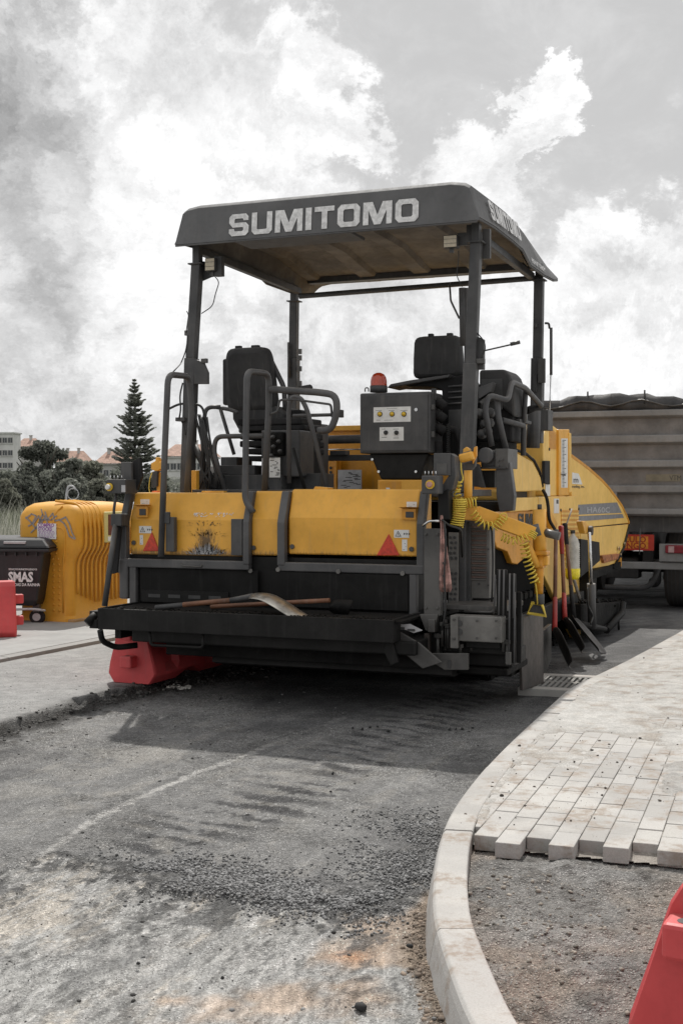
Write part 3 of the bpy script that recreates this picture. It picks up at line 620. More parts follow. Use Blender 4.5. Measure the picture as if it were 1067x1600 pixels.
tb('post_brace', [(300, 690, -.05), (330, 748, -.05)], .03, 'dark', 0)

# ---- seats
def seat_back(x0, y0, x1, y1, b, tilt, taperl, taperr, par_label):
    """moulded seat back seen from behind: rounded slab leaning back"""
    p0, p1 = P(x0, y1, b=b), P(x1, y0, b=b); w = p1.x-p0.x; h = p1.z-p0.z; n = 22; rows = []
    for (dy, k) in ((0.10, .86), (.085, .95), (.05, 1.0), (.0, 1.0), (-.035, .93), (-.045, .80)):
        row = []
        for i in range(n):
            t = 2*math.pi*i/n; cx, cz = math.cos(t), math.sin(t); e = .28
            sx = abs(cx)**e*(1 if cx > 0 else -1); sz = abs(cz)**e*(1 if cz > 0 else -1)
            zz = (sz+1)/2; ww = w/2*(1-(taperl if sx < 0 else taperr)*zz)
            row.append(Vector((p0.x+w/2+sx*ww*k, b+dy+tilt*zz*h, p0.z+h/2+sz*h/2*k)))
        rows.append(row)
    m = MB().grid(rows, True, closed=True); m.add(rows[-1], [tuple(range(n-1, -1, -1))]); m.add(rows[0], [tuple(range(n))])
    return m.build('seat_back', M['seat'], paver, label=par_label), p0, p1
sb, p0, p1 = seat_back(355, 542, 434, 645, .45, -.10, .06, .22, 'black seat back seen from behind at the left')
fb('seat_wing', 347, 560, 360, 633, .52, .06, 'seat', .02, par=sb); fb('seat_latch', 367, 540, 376, 545, .42, .04, 'seat', .006, par=sb); fb('seat_latch', 392, 539, 404, 544, .42, .04, 'seat', .006, par=sb)
tb('seat_side_rail', [(416, 548, .5), (444, 605, .5), (446, 645, .5)], .022, 'mid', .05, par=sb)
fp('seat_cushion', [(362, 634), (432, 634), (446, 645), (440, 672), (372, 672), (363, 655)], .42, .50, 'seat', .02); fb('seat_pan', 372, 660, 446, 676, .40, .5, 'dark', .015)
tb('arm_rest', [(452, 612, .5), (484, 606, .9)], .030, 'rubber', 0); fb('rail_grip', 440, 640, 470, 668, .55, .2, 'rubber', .02)
sb2, p0, p1 = seat_back(645, 523, 724, 593, .62, -.04, .07, .10, 'black seat back seen from behind at the right')
fb('seat_latch', 668, 521, 676, 526, .6, .04, 'seat', .006, par=sb2); fb('seat_latch', 697, 520, 706, 525, .6, .04, 'seat', .006, par=sb2)
fb('seat_lumbar', 655, 590, 722, 602, .55, .2, 'seat', .015, par=sb2)

# ---- right hand control cabinet with beacon
B0 = .0
cab = fb('control_cabinet', 562, 613, 672, 708, B0, .32, 'dark', .012, label='grey control cabinet with two white switch plates under the orange beacon')
fb('cabinet_door', 566, 617, 668, 704, B0-.008, .008, 'dark', .003, par=cab)
s1 = sticker(cab, 583.5, 635, 641.5, 660, B0-.0085, name='switch_plate'); s2 = sticker(cab, 593, 667, 630.5, 689, B0-.0085, name='switch_plate')
for x in (593.5, 612.5, 631): 
    p = P(x, 647, b=B0-.010); MB().cyl(p, p-Vector((0, .006, 0)), .020, n=20).build('button_ring', M['print'], s1); MB().lathe([(.016, 0), (.015, .010), (0, .013)], c=p-Vector((0, .004, 0)), axis=(0, -1, 0), n=16).build('push_button', M['knob'], s1)
for x in (603, 619.5):
    p = P(x, 676, b=B0-.010); MB().cyl(p, p-Vector((0, .012, 0)), .017, n=16).build('rotary_switch', M['print'], s2); MB().cbox(p-Vector((0, .018, 0)), (.006, .012, .028), Matrix.Rotation(.5, 3, 'Y')).build('switch_grip', M['print'], s2)
p = P(650, 640, b=B0-.008); MB().cyl(p, p-Vector((0, .006, 0)), .013, n=14).build('cabinet_lock', M['chrome'], cab)
for x, y, w_ in ((587, 641, 9), (607, 641, 9), (625, 641, 11), (600, 656, 14), (596, 683, 8), (614, 684, 9), (596, 670, 6), (614, 670, 9), (604, 638, 16), (588, 656, 6)):
    p, q = P(x, y+.8, b=B0-.010), P(x+w_, y, b=B0-.010); MB().box((p.x, B0-.0106, p.z), (q.x, B0-.010, q.z)).build('print', M['print'], cab)
fb('door_hinge', 672, 632, 678, 640, B0+.02, .03, 'steelgrey', .002, par=cab); fb('door_hinge', 672, 674, 678, 683, B0+.02, .03, 'steelgrey', .002, par=cab)
p = P(573, 612, b=B0+.04); MB().tube([p+Vector((-.014, 0, 0)), p+Vector((-.014, 0, .03)), p+Vector((.014, 0, .03)), p+Vector((.014, 0, 0))], .005, n=8, fil=.014).build('lifting_eye', M['steelgrey'], cab)
p = P(591.5, 613, b=B0+.16); bc = MB().cyl(p, p+Vector((0, 0, .05)), .068, n=24).build('beacon', M['print'], paver, label='orange rotating beacon on the control cabinet')
MB().lathe([(.064, .05), (.064, .085), (.058, .115), (.044, .138), (.022, .150), (0, .153)], c=p, n=24).build('beacon_lens', M['amber'], bc)
MB().lathe([(.03, .05), (.03, .12), (0, .125)], c=p, n=12).build('beacon_reflector', M['chrome'], bc)
mnt = fp('cabinet_mount', [(577, 709), (668, 709), (656, 749), (595, 749), (583, 722)], B0+.05, .28, 'black', .01)
for x, y in ((582, 718), (592, 737), (650, 737)): bolt(mnt, x, y, B0+.045, .012, 'chrome')
# ducts, hoses and housing between cabinet and post
fp('console_housing', [(606, 602), (700, 590), (722, 586), (728, 600), (727, 720), (690, 730), (690, 610), (676, 604)], .36, .45, 'rubber', .01)
fp('console_lid', [(604, 606), (700, 590), (703, 585), (640, 594), (610, 600)], .30, .3, 'dark', .006)
for y0 in (628, 648, 668): tb('rubber_duct', [(672, y0, .18), (686, y0+1, .16), (694, y0+8, .18)], .040, 'rubber', .03, n=14)
tb('rubber_duct', [(684, 690, .15), (684, 730, .15)], .035, 'rubber', 0, n=12); tb('rubber_duct', [(694, 670, .2), (714, 672, .2), (722, 700, .2), (722, 760, .2)], .030, 'rubber', .15, n=12)
fb('clip', 673, 607, 680, 625, .10, .03, 'dark')
mm = MB(); pts = []
for k in range(60): c = P(700, 662+k*.75, b=.1); pts.append(c+Vector((.014*math.cos(k*1.6), .014*math.sin(k*1.6), 0)))
mm.tube(pts, .004, n=5).build('coiled_cable', M['cable'], paver)
for k in range(4): tb('housing_band', [(700, 604+k*9, .345), (727, 602+k*9, .345)], .007, 'mid', 0)
fb('housing_side', 700, 640, 728, 672, .34, .03, 'dark')

# ---- bonnet, bulkhead and beams seen between the seats
fb('engine_bulkhead', 462, 664, 700, 775, 2.0, .10, 'yellow_deep', .01); fb('bulkhead_step', 462, 664, 700, 672, 1.95, .05, 'yellow', .004)
fb('bulkhead_plate', 480, 716, 530, 768, 1.9, .05, 'yellow_deep'); sticker(paver, 528, 734, 565, 765, 1.86, mat='sticker', marks=16, name='instruction_plate', seed=4)
fb('bulkhead_flange', 523, 716, 526, 768, 1.86, .04, 'yellow_deep')
for y in (731, 738, 757): bolt(paver, 517, y, 1.9, .014, 'dark')
for k in range(3): fb('vent_slot', 494, 742+k*5, 502, 743.5+k*5, 1.885, .01, 'yellow', .0)
fb('vent_plate', 488, 739, 504, 755, 1.895, .01, 'print', .0)
tb('exhaust_bar', [(470, 688, 1.3), (566, 686, 1.3)], .038, 'mid', 0, n=14); tb('thin_bar', [(500, 702.5, 1.2), (566, 702, 1.2)], .006, 'chrome', 0); 
fb('cross_beam', 455, 711, 580, 720, 1.1, .08, 'dark'); fb('cross_beam_cover', 515, 704, 540, 711, 1.05, .1, 'dark')
tb('thin_bar', [(514, 767.5, -.2), (590, 767, -.2)], .008, 'chrome', 0)
fb('yellow_locker', 590, 750, 664, 773, .0, .35, 'yellow', .005); fb('locker_recess', 592, 752, 626, 772, -.004, .004, 'yellow_deep', .001); sticker(paver, 603, 762, 609, 773, -.006, name='tag')
fb('yellow_deck_plate', 315, 767, 350, 773, -.4, .1, 'yellow')
mm = MB(); rr = random.Random(8)                             # bundle of cord lying on the right hood
pts = [P(530+i*1.6+rr.uniform(-5, 5), 771-rr.random()*(5 if 8 < i < 22 else 2.5), b=-.5+rr.uniform(-.04, .04)) for i in range(34)]
# ---- rear side: right control box and tower
cb = fb('control_box', 658, 743, 683, 772, -.95, .14, 'dark', .008, label='small control box with yellow ringed button on the right of the screed')
p = P(672, 757, b=-.952); MB().cyl(p, p-Vector((0, .012, 0)), .031, n=20).build('button_ring', M['knob'], cb); MB().cyl(p-Vector((0, .01, 0)), p-Vector((0, .035, 0)), .019, n=16).build('push_button', plain('mauve_button', (.42, .22, .2), .4), cb, bevel=.004)
for k in range(4): p = P(664+k*5.5, 743, b=-.88); MB().cyl(p, p+Vector((0, 0, .03)), .004, n=6).build('toggle', M['chrome'], cb)
fb('control_hood', 677, 708, 703, 743, -.80, .02, 'dark', .004, par=cb); sticker(cb, 682, 724, 698, 742, -.805, mat='steelgrey', name='meter')
fp('control_hood_side', [(703, 708), (710, 713), (711, 745), (706, 765), (694, 772), (683, 770), (700, 744)], -.78, .10, 'dark', .004, par=cb)
fp('control_bracket', [(684, 772), (700, 764), (702, 812), (684, 812)], -.80, .10, 'black')

# right rear tower
fb('tower_upright', 662, 826, 688, 962, -.92, .06, 'steelgrey', .005); fb('tower_upright_side', 688, 826, 694, 955, -.86, .05, 'dark', .004)
fp('tower_bracket', [(655, 960), (684, 960), (678, 988), (664, 985)], -.93, .05, 'steelgrey'); fb('tower_foot', 668, 968, 679, 988, -.95, .08, 'steelgrey'); fb('tower_foot', 662, 990, 670, 1020, -.93, .05, 'plate')
tb('tower_hook', [(660, 822, -.95), (670, 814, -.95), (686, 814, -.95)], .008, 'chrome', .02)
pc = fb('perforated_plate', 700, 832, 715, 946, -.55, .03, 'light_steel', .003)
for yy in [840+i*8 for i in range(13)]:
    for xx in (704, 711):
        if 872 < yy < 895: continue
        p = P(xx+(yy % 3-1), yy, b=-.555); MB().cyl(p, p-Vector((0, .006, 0)), .011, n=8).build('plate_hole', M['print'], pc)
fb('tower_channel', 717, 812, 727, 946, -.5, .08, 'mid'); fb('tower_channel', 729, 815, 734, 950, -.46, .08, 'dark')
lv = fb('louvred_panel', 731, 813, 764, 935, -.42, .16, 'light_steel', .005, label='grey louvred heater panel')
for k in range(24):
    y0 = 822+k*3.55; p, q = P(735, y0+2.2, b=-.42), P(760, y0, b=-.42)
    MB().prism([(p.x, -.42, p.z), (p.x, -.432, p.z), (p.x, -.42, q.z)], (q.x-p.x, 0, 0)).build('louvre', M['light_steel'] if k % 2 else M['louvre'], lv)
for x, y in ((733, 852), (763, 858), (733, 912), (748, 912), (763, 914)): bolt(lv, x, y, -.422, .008, 'print')
fb('panel_base', 690, 946, 790, 954, -.80, .5, 'steelgrey', .004); tb('flat_guard', [(725, 955, -.82), (771, 957, -.82), (776, 912, -.6), (775, 905, -.6)], .010, 'steelgrey', .03)
fb('end_beam', 703, 963, 783, 1003, -.98, .12, 'light_steel', .006); fb('end_beam_flange', 703, 962, 715, 1013, -1.0, .03, 'light_steel', .003)
for y in (974, 987): p = P(717, y, b=-.985); MB().cyl(p, p-Vector((0, .004, 0)), .022, n=14).build('beam_hole', M['print'], paver)
fb('end_beam_step', 727, 1003, 781, 1013, -.90, .1, 'black'); fb('side_shoe', 715, 1016, 800, 1041, -.80, .4, 'black', .008)
fp('shoe_toe', [(673, 1021), (731, 1021), (731, 1047), (694, 1047), (674, 1034)], -1.02, .03, 'steelgrey'); fb('shoe_slot', 699, 1031, 704, 1044, -1.025, .004, 'print', 0)
fb('shoe_lug', 789, 1019, 797, 1039, -.95, .03, 'steelgrey'); fb('gate_base', 650, 1042, 792, 1053, -.85, .6, 'tar', .01)
fb('gate_core', 690, 966, 795, 1022, -.86, .42, 'black', .01); fb('gate_core', 668, 955, 690, 1045, -.86, .42, 'black', .01)
fp('hinged_flap', [(612, 980), (655, 1005), (690, 1035), (660, 1045), (630, 1020)], -1.15, .02, 'steelgrey'); fp('gate_arm', [(602, 1000), (612, 1000), (622, 1035), (610, 1040), (600, 1020)], -1.22, .04, 'black')
fp('number_plate_bracket', [(612, 976), (640, 975), (660, 985), (646, 989)], -1.15, .006, 'sticker', .0); sticker(paver, 624, 980, 632, 984, -1.155, mat='print', name='print'); sticker(paver, 636, 983, 648, 986, -1.155, mat='print', name='print')
for k, (x, y0, y1) in enumerate(((780, 890, 965), (787, 890, 965), (796, 896, 1035), (803, 896, 966), (804, 925, 1040), (773, 898, 960))): tb('guard_strip', [(x, y0, -.92+k*.005), (x-1.5, y1, -.92+k*.005)], .007, 'mid', 0, n=6)
for k, (x0, y0, x1, y1) in enumerate(((775, 890, 791, 962), (795, 897, 805, 1036), (806, 925, 814, 1036))): fb('guard_fin', x0, y0, x1, y1, -.88+k*.03, .02, 'black', .004)
fb('guard_tie', 776, 964, 803, 967, -.62, .03, 'mid', .002); fb('guard_tie', 783, 919, 790, 921, -.58, .02, 'mid', .002)
ep = sp('end_plate', [(812, 966), (848, 958), (849, 1068), (816, 1079)], 1.62, .02, 'plate', .003)
sp('end_plate_front', [(849, 985), (861, 975), (861, 1030), (849, 1060)], 1.5, .03, 'steelgrey', .003)
MB().box((1.20, -.5, .20), (1.58, .15, .34)).build('screed_end_box', M['tar'], paver, bevel=.01)
# ---- right side of the tractor
rr = random.Random(31)
# rails of the right access
tb('access_rail', [(768, 697, .1), (757, 640, .1), (763, 617, .15), (793, 626, .3), (799, 597, .45), (820, 606, .7), (845, 634, 1.2)], .022, 'mid', .05, n=12, label='bent handrail of the right platform')
tb('access_rail', [(790, 702, .25), (778, 650, .25), (776, 622, .25)], .022, 'mid', 0, n=12); tb('access_rail', [(783, 656, .4), (818, 665, .8), (817, 712, .8)], .022, 'mid', .04, n=12)
tb('access_rail', [(821, 608, .8), (818, 660, .8)], .020, 'mid', 0, n=12)
tb('wrapped_hose', [(822, 642, 1.1), (836, 636, 1.2), (845, 636, 1.3)], .030, 'rubber', .03)
tb('black_post', [(834, 638, 1.6), (832, 700, 1.6)], .06, 'dark', 0, n=8); fb('black_casing', 843, 640, 856, 672, 2.0, .2, 'dark')
hd = fp('instrument_hood', [(748, 578), (788, 577), (796, 586), (801, 600), (804, 640), (803, 652), (788, 640), (778, 632), (748, 610)], .55, .4, 'seat', .02, label='black hooded instrument console on the right')
fb('hood_recess', 750, 592, 784, 640, .54, .02, 'print'); fp('instrument_lip', [(747, 605), (770, 597), (766, 612), (747, 624)], .42, .1, 'mid'); fp('instrument_lip', [(748, 628), (766, 614), (770, 622), (752, 632)], .40, .1, 'steelgrey')
fb('seat_block', 744, 628, 800, 690, .60, .5, 'rubber', .02); fb('platform_tread', 744, 655, 812, 660, .7, .4, 'dark'); fb('console_base', 744, 690, 788, 712, .5, .4, 'tar')
for k in range(7): x = rr.uniform(748, 765); p = P(x, rr.uniform(640, 690), b=.3); MB().lathe([(0, -.05), (.035, -.03), (.04, 0), (.02, .03), (0, .05)], c=p, axis=(rr.uniform(-1, 1), 1, .4), n=8).build('valve', M['dark'], paver)
fb('motor_housing', 750, 703, 775, 731, .0, .25, 'dark', .02); p = P(760, 712, b=.0); MB().cyl(p, p-Vector((0, .05, 0)), .06, n=16).build('motor_cap', M['mid'], paver, bevel=.01)
fb('motor_bracket', 773, 701, 793, 732, -.02, .3, 'steelgrey'); tb('bracket_edge', [(750, 731, -.02), (790, 731, -.02), (790, 720, .0)], .008, 'print', 0)
for x, y in ((778, 720), (778, 728), (784, 718)): bolt(paver, x, y, -.02, .010)
fp('shroud_left', [(738, 722), (748, 726), (757, 762), (739, 760)], -.05, .04, 'dark'); fb('shroud_left', 750, 735, 772, 762, .05, .1, 'black')
fp('shroud', [(774, 732), (796, 722), (803, 775), (801, 798), (780, 800), (775, 775)], .0, .08, 'mid', .006)
sp('hose_cover', [(826, 672), (840, 670), (846, 690), (843, 755), (832, 720)], 1.05, .05, 'mid', .003)
side = Vector((1, 0, 0))
# upper side panels
q1 = sp('side_guard', [(796, 701), (832, 722), (845, 747), (848, 767), (805, 768)], 1.19, .04, 'yellow_pale', .008, label='slanted yellow guard plate beside the right platform')
MB().tube([P(x, y, a=1.19) for x, y in ((796, 700), (820, 708), (834, 720), (843, 738), (847, 760))], .013, n=8).build('guard_beading', M['rubber'], q1)
sp('dark_gap', [(800, 768), (850, 768), (850, 780), (800, 780)], 1.08, .1, 'print', 0)  # dark slab painted as the shade between the upper and lower panels
q2 = sp('tall_side_panel', [(848, 690), (856, 659), (873, 672), (874, 775), (850, 775)], 1.18, .9, 'yellow_pale', .01, label='tall yellow panel with a black handle and louvres')
for k in range(17):
    t = k/16; y = 668+t*33; x0, x1 = 858, 858+min(12, 3+t*26)
    p, q = P(x0, y, a=1.182), P(x1, y, a=1.182); MB().beam(p, q, .006, .008).build('louvre', M['yellow_deep'], q2)
for x, y in ((857, 668), (857, 702), (871, 684), (871, 703)): sbolt(q2, x, y, 1.18, .014, 'print')
sp('panel_handle', [(851, 720), (859, 720), (859, 757), (851, 755)], 1.20, .03, 'rubber', .006, par=q2); sp('handle_sticker', [(852, 757), (859, 757), (859, 775), (852, 775)], 1.184, .002, 'white', 0, par=q2)
q3 = sp('gauge_column', [(873, 671), (889, 671), (889, 774), (873, 774)], 1.205, .03, 'yellow', .006, label='yellow column with a graduated white scale')
sp('gauge_strip', [(876.5, 685), (886.5, 685), (886.5, 762), (876.5, 762)], 1.208, .003, 'white', 0, par=q3)
mm = MB()
for k in range(34):
    y = 688+k*2.2; l = 7 if k % 5 == 0 else 4; mm.beam(P(878, y, a=1.2085), P(878+l*.8, y, a=1.2085), .001, .006)
mm.build('scale_marks', M['print'], q3); sp('pointer', [(877, 741), (885, 740), (881, 743)], 1.22, .01, 'print', 0, par=q3)
sp('column_flange', [(889, 676), (892, 677), (893, 768), (889, 770)], 1.215, .03, 'yellow_pale', .004, par=q3)
# main side
q4 = sp('side_door', [(797, 778), (840, 777), (840, 797), (830, 797), (797, 800)], 1.20, .04, 'yellow_pale', .006)
q5 = sp('side_panel', [(841, 776), (907, 775), (907, 1000), (896, 996), (850, 900), (841, 880)], 1.20, .05, 'yellow_pale', .008, label='large pale yellow side door with a louvred vent')
for k in range(24):
    y = 799+k*3.4; MB().beam(P(876, y, a=1.203), P(903, y, a=1.203), .010, .020).build('louvre', M['yellow_deep'] if k % 2 == 0 else M['yellow_pale'], q5)
for x, y in ((875, 797), (889, 796), (903, 795), (906, 850)): sbolt(q5, x, y, 1.20, .014, 'print')
st = sp('side_sticker', [(865, 779), (873, 779), (873, 802), (865, 802)], 1.203, .003, 'white', 0, par=q5); sp('print', [(869, 781), (872, 781), (872, 787), (869, 787)], 1.2045, .001, 'print', 0, par=q5)
q6 = sp('lower_side_panel', [(768, 800), (800, 799), (842, 797), (842, 882), (824, 868), (808, 882), (800, 880), (793, 862), (776, 855), (768, 830)], 1.17, .05, 'yellow_deep', .008, label='yellow lower side panel with partly hidden dark lettering')
word('SUMITOMO', P(809, 822, a=1.172), P(858, 820, a=1.172), (0, 0, 1), .105, q6, mat='print', gap=.12, off=.002)
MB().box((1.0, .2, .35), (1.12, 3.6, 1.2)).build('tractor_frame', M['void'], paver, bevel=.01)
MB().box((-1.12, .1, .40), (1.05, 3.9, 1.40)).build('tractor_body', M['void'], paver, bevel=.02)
MB().box((-1.20, .35, .55), (-1.12, 3.9, 1.44)).build('side_panel', M['yellow_pale'], paver, bevel=.01)
MB().box((-1.14, 2.1, 1.40), (1.10, 4.0, 1.50)).build('bonnet', M['yellow_pale'], paver, bevel=.02)
for y0 in (906, 930): sp('frame_tab', [(852, y0-20), (864, y0-20), (866, y0-8), (852, y0-8)], 1.12, .06, 'yellow_deep')
# crawler tracks
for s_ in (1, -1):
    tr = MB().box((s_*.80-.16, .55, .10), (s_*.80+.16, 3.9, .48)).build('track_frame', M['black'], paver, bevel=.03)
    for k in range(46):
        L = 3.3; per = 2*L+2*math.pi*.27; d = k/46*per
        if d < L: c, ang = (.6+d, .035), 0
        elif d < L+math.pi*.27: t = (d-L)/.27; c, ang = (3.9+.27*math.sin(t), .305-.27*math.cos(t)), t
        elif d < 2*L+math.pi*.27: c, ang = (3.9-(d-L-math.pi*.27), .575), math.pi
        else: t = (d-2*L-math.pi*.27)/.27; c, ang = (.6-.27*math.sin(t), .305+.27*math.cos(t)), math.pi+t
        MB().cbox((s_*.98, c[0], c[1]), (.36, .125, .05), Matrix.Rotation(ang, 3, 'X')).cbox((s_*.98, c[0], c[1]) if 0 else (s_*.98, c[0]+.0, c[1]), (.35, .03, .075), Matrix.Rotation(ang, 3, 'X')).build('track_shoe', M['tar'], tr)
    for k in range(6): MB().cyl((s_*.84, .8+k*.58, .17), (s_*1.12, .8+k*.58, .17), .12, n=16).build('track_roller', M['tar'], tr, bevel=.01)
    MB().cyl((s_*.84, .6, .305), (s_*1.12, .6, .305), .235, n=20).build('sprocket', M['tar'], tr, bevel=.01); MB().cyl((s_*.84, 3.9, .305), (s_*1.12, 3.9, .305), .235, n=20).build('idler', M['tar'], tr, bevel=.01)
MB().box((-1.3, -.2, .30), (1.35, .0, .60)).build('auger_guard', M['tar'], paver, bevel=.01)
MB().box((1.20, -.3, .26), (1.26, 3.9, .46)).build('levelling_beam', M['black'], paver, bevel=.01)
# hopper: curved wings, sides, apron
HA = 0.0; PHI = R(7); HO = Vector((1.20, 3.9, 0))
HF = (MROOT+MU*HO.x+MV*HO.y, MU*math.cos(PHI)-MV*math.sin(PHI), MV*math.cos(PHI)+MU*math.sin(PHI))
def HP(px_, py_, a): q = P(px_, py_, a=a, frame=HF); return Vector((HO.x+q.x*math.cos(PHI)+q.y*math.sin(PHI), HO.y-q.x*math.sin(PHI)+q.y*math.cos(PHI), q.z))
wing_o = [(893, 712), (908, 723), (921, 733), (940, 750), (951, 762), (960, 774), (972, 791), (979, 806), (983, 817)]
hop = MB()
top = [HP(x, y, a=HA) for x, y in [(889, 708)]+wing_o]
fold0 = HP(896, 826, a=HA+.06); fold1 = HP(983, 820, a=HA+.06)
pts = [HP(x, y, a=HA) for x, y in [(889, 708)]+wing_o] + [HP(896, 826, a=HA)]
hw = MB().prism(pts, (-.03, 0, 0)).build('hopper_wing', M['yellow_pale'], paver, bevel=.006, label='curved pale yellow hopper wing with grey sticker band')
lo = [(907, 826), (983, 819), (974, 856), (966, 868), (960, 880), (934, 890), (907, 905)]
MB().prism([HP(x, y, a=HA-.002) for x, y in lo], (-.03, 0, 0)).build('hopper_side', M['yellow_pale'], hw, bevel=.006)
def edge(pts_, d, mat, name, t=.022):        # thin flange following the wing's curve
    a_ = [HP(x, y, a=HA+.004) for x, y in pts_]; rows = [[p+Vector((0, 0, 0)), p+Vector((-d, 0, 0))] for p in a_]
    return MB().grid(rows, False).build(name, M[mat], hw, solid=t)
edge(wing_o, .50, 'yellow_deep', 'wing_top_flange', .030)
MB().tube([P(x+.5, y, a=HA+.01) for x, y in wing_o], .020, n=8).build('wing_bead', M['yellow'], hw)
MB().tube([HP(x, y, a=HA+.01) for x, y in ((983, 820), (974, 856), (958, 888))], .014, n=6).build('wing_rubber_edge', M['rubber'], hw)
MB().prism([HP(x, y, a=HA+.001) for x, y in ((898, 789), (963, 785), (974, 809), (898, 815))], (.003, 0, 0)).build('sticker_band', plain('grey_sticker_band', (.20, .20, .21), .5), hw)
MB().prism([HP(x, y, a=HA+.0045) for x, y in ((898, 804.5), (971, 801.5), (971.6, 803), (898, 806.5))], (.001, 0, 0)).build('sticker_line', M['yellow_pale'], hw)
def side_text(txt, x0, y0, x1, h, mat, par, a, bold=.002):
    p, q = HP(x0, y0, a), HP(x1, y0, a); dr_ = q-p; o = text_mesh('sticker_text', txt, 1.0, M[mat], p, basis(dr_, (0, 0, 1)), par, bold=.01)
    w = max(v.co.x for v in o.data.vertices); hh = HP(x0, y0-h, a).z-p.z
    o.matrix_local = Matrix.Translation(p) @ basis(dr_, (0, 0, 1)).to_4x4() @ Matrix.Diagonal((dr_.length/w, hh/.7, .6, 1)); return o
side_text('HA60C', 916, 801, 952, 9, 'sticker', hw, HA+.006)
MB().prism([HP(x, y, a=HA+.001) for x, y in ((893, 738), (903, 740), (909, 757), (893, 756))], (.003, 0, 0)).build('emblem', M['white'], hw)
side_text('m', 895, 754, 903, 9, 'print', hw, HA+.006); side_text('trading, inc.', 893, 762, 913, 4, 'print', hw, HA+.004)
for x, y in ((975, 850), (969, 868), (966, 857)): c = HP(x, y, .012); MB().cyl(c, c+Vector((.012, 0, 0)), .025, n=6, smooth=False).build('bolt', M['chrome'], hw)
MB().prism([HP(x, y, a=HA+.03) for x, y in ((940, 868), (968, 865), (965, 874), (944, 880))], (-.2, 0, 0)).build('hopper_bumper_lug', plain('rust_orange', (.34, .13, .05), .7, noisev=.5), hw, bevel=.006)
MB().prism([(-1.35, 3.4, .7), (-1.35, 3.4, 1.6), (-1.35, 5.6, 1.02), (-1.35, 5.6, .7)], (.03, 0, 0)).build('hopper_wing', M['yellow_pale'], paver)
MB().box((-1.4, 5.7, .60), (1.35, 5.76, .95)).build('hopper_apron', M['yellow_deep'], paver, bevel=.01)
MB().box((-1.35, 3.9, .58), (1.35, 5.7, .66)).build('hopper_floor', M['tar'], paver)
sp('hopper_flap', [(907, 842), (936, 847), (937, 876), (907, 902)], 1.34, .05, 'rubber', .004)
MB().box((.6, 3.95, .30), (1.30, 4.4, .60)).build('front_frame', M['black'], paver, bevel=.01)
# ram of the hopper
p = P(921, 827, a=1.52); mm = sp('ram_lug', [(909, 814), (914, 814), (926, 828), (926, 834), (914, 834)], 1.50, .06, 'yellow', .01)
c = P(919, 829, a=1.50); MB().cyl(c, c+Vector((.04, 0, 0)), .045, n=14).build('ram_pin', M['plate'], paver, bevel=.006)
ts('ram_rod', [(920, 832, 1.52), (923, 914, 1.52)], .017, 'chrome', 0); ts('ram_cylinder', [(923, 912, 1.52), (924.5, 982, 1.52)], .040, 'dark', 0, n=16)
ts('ram_hose', [(918, 918, 1.55), (917, 945, 1.55), (926, 962, 1.55), (922, 975, 1.55)], .010, 'cable', .08, n=6)
# front truss with push roller and the tarred outrigger
fr = MB().prism([P(x, y, a=1.45) for x, y in ((908, 944), (972, 940), (974, 962), (950, 975), (930, 985), (908, 972))], (-.4, 0, 0)).build('front_truss', M['tar'], paver, bevel=.01)
mm = MB()
for k in range(220):
    c = P(rr.uniform(905, 972), rr.uniform(938, 946), a=1.45-rr.random()*.4); s_ = rr.uniform(.015, .04); mm.cbox(c, (s_, s_*1.3, s_*.7), Matrix.Rotation(rr.random()*3, 3, (rr.random(), rr.random(), 1)))
mm.build('tar_clods', M['tar'], fr, kind='stuff')
ts('truss_tube', [(947, 985, 1.5), (971, 958, 1.5), (973, 942, 1.5)], .035, 'black', .05); ts('truss_tube', [(906, 975, 1.5), (944, 983, 1.5)], .03, 'black', 0); ts('truss_pin', [(966, 970, 1.52), (966, 984, 1.52)], .012, 'black', 0)
MB().cyl((.35, 6.0, .45), (1.1, 6.0, .45), .14, n=20).build('push_roller', M['tar'], paver, bevel=.01); MB().cyl((-1.1, 6.0, .45), (-.35, 6.0, .45), .14, n=20).build('push_roller', M['tar'], paver, bevel=.01)
# levelling arm assembly with coiled cables
arm = MB().beam(P(698, 790, b=-.62), P(733, 800, b=-.50), .085, .11).build('sensor_arm', M['yellow_deep'], paver, bevel=.008, label='yellow jointed sensor arm wrapped in coiled cable')
MB().beam(P(706, 799, b=-.56), P(746, 803, b=-.50), .10, .10).build('sensor_arm_joint', M['yellow'], arm, bevel=.008)
MB().beam(P(742, 801, b=-.50), P(832, 834, b=-.30), .085, .10).build('sensor_arm_boom', M['yellow'], arm, bevel=.006)
tb('sensor_mast', [(731, 735, -.58), (731, 788, -.58)], .030, 'yellow', 0, par=arm, n=8)
fp('sensor_mast_cap', [(723, 702), (728, 698), (733, 702), (733, 712), (723, 712)], -.60, .05, 'yellow', par=arm)
hb = MB().cbox(P(729, 714, b=-.62), (.10, .07, .062), Matrix.Rotation(-.25, 3, 'Y')).build('handset', M['yellow'], arm, bevel=.015)
MB().cbox(P(727, 709, b=-.62), (.08, .05, .02), Matrix.Rotation(-.25, 3, 'Y')).build('handset_face', M['dark'], hb, bevel=.004)
fp('handset_holder', [(720, 725), (736, 722), (740, 700), (744, 699), (742, 728), (736, 735), (720, 732)], -.58, .04, 'dark', par=arm); fp('handset_guard', [(740, 699), (744, 697), (744, 712), (738, 725), (737, 718)], -.60, .03, 'yellow_deep', par=arm)
tb('arm_knob', [(833, 820, -.30), (838, 838, -.30)], .035, 'steelgrey', 0, par=arm)
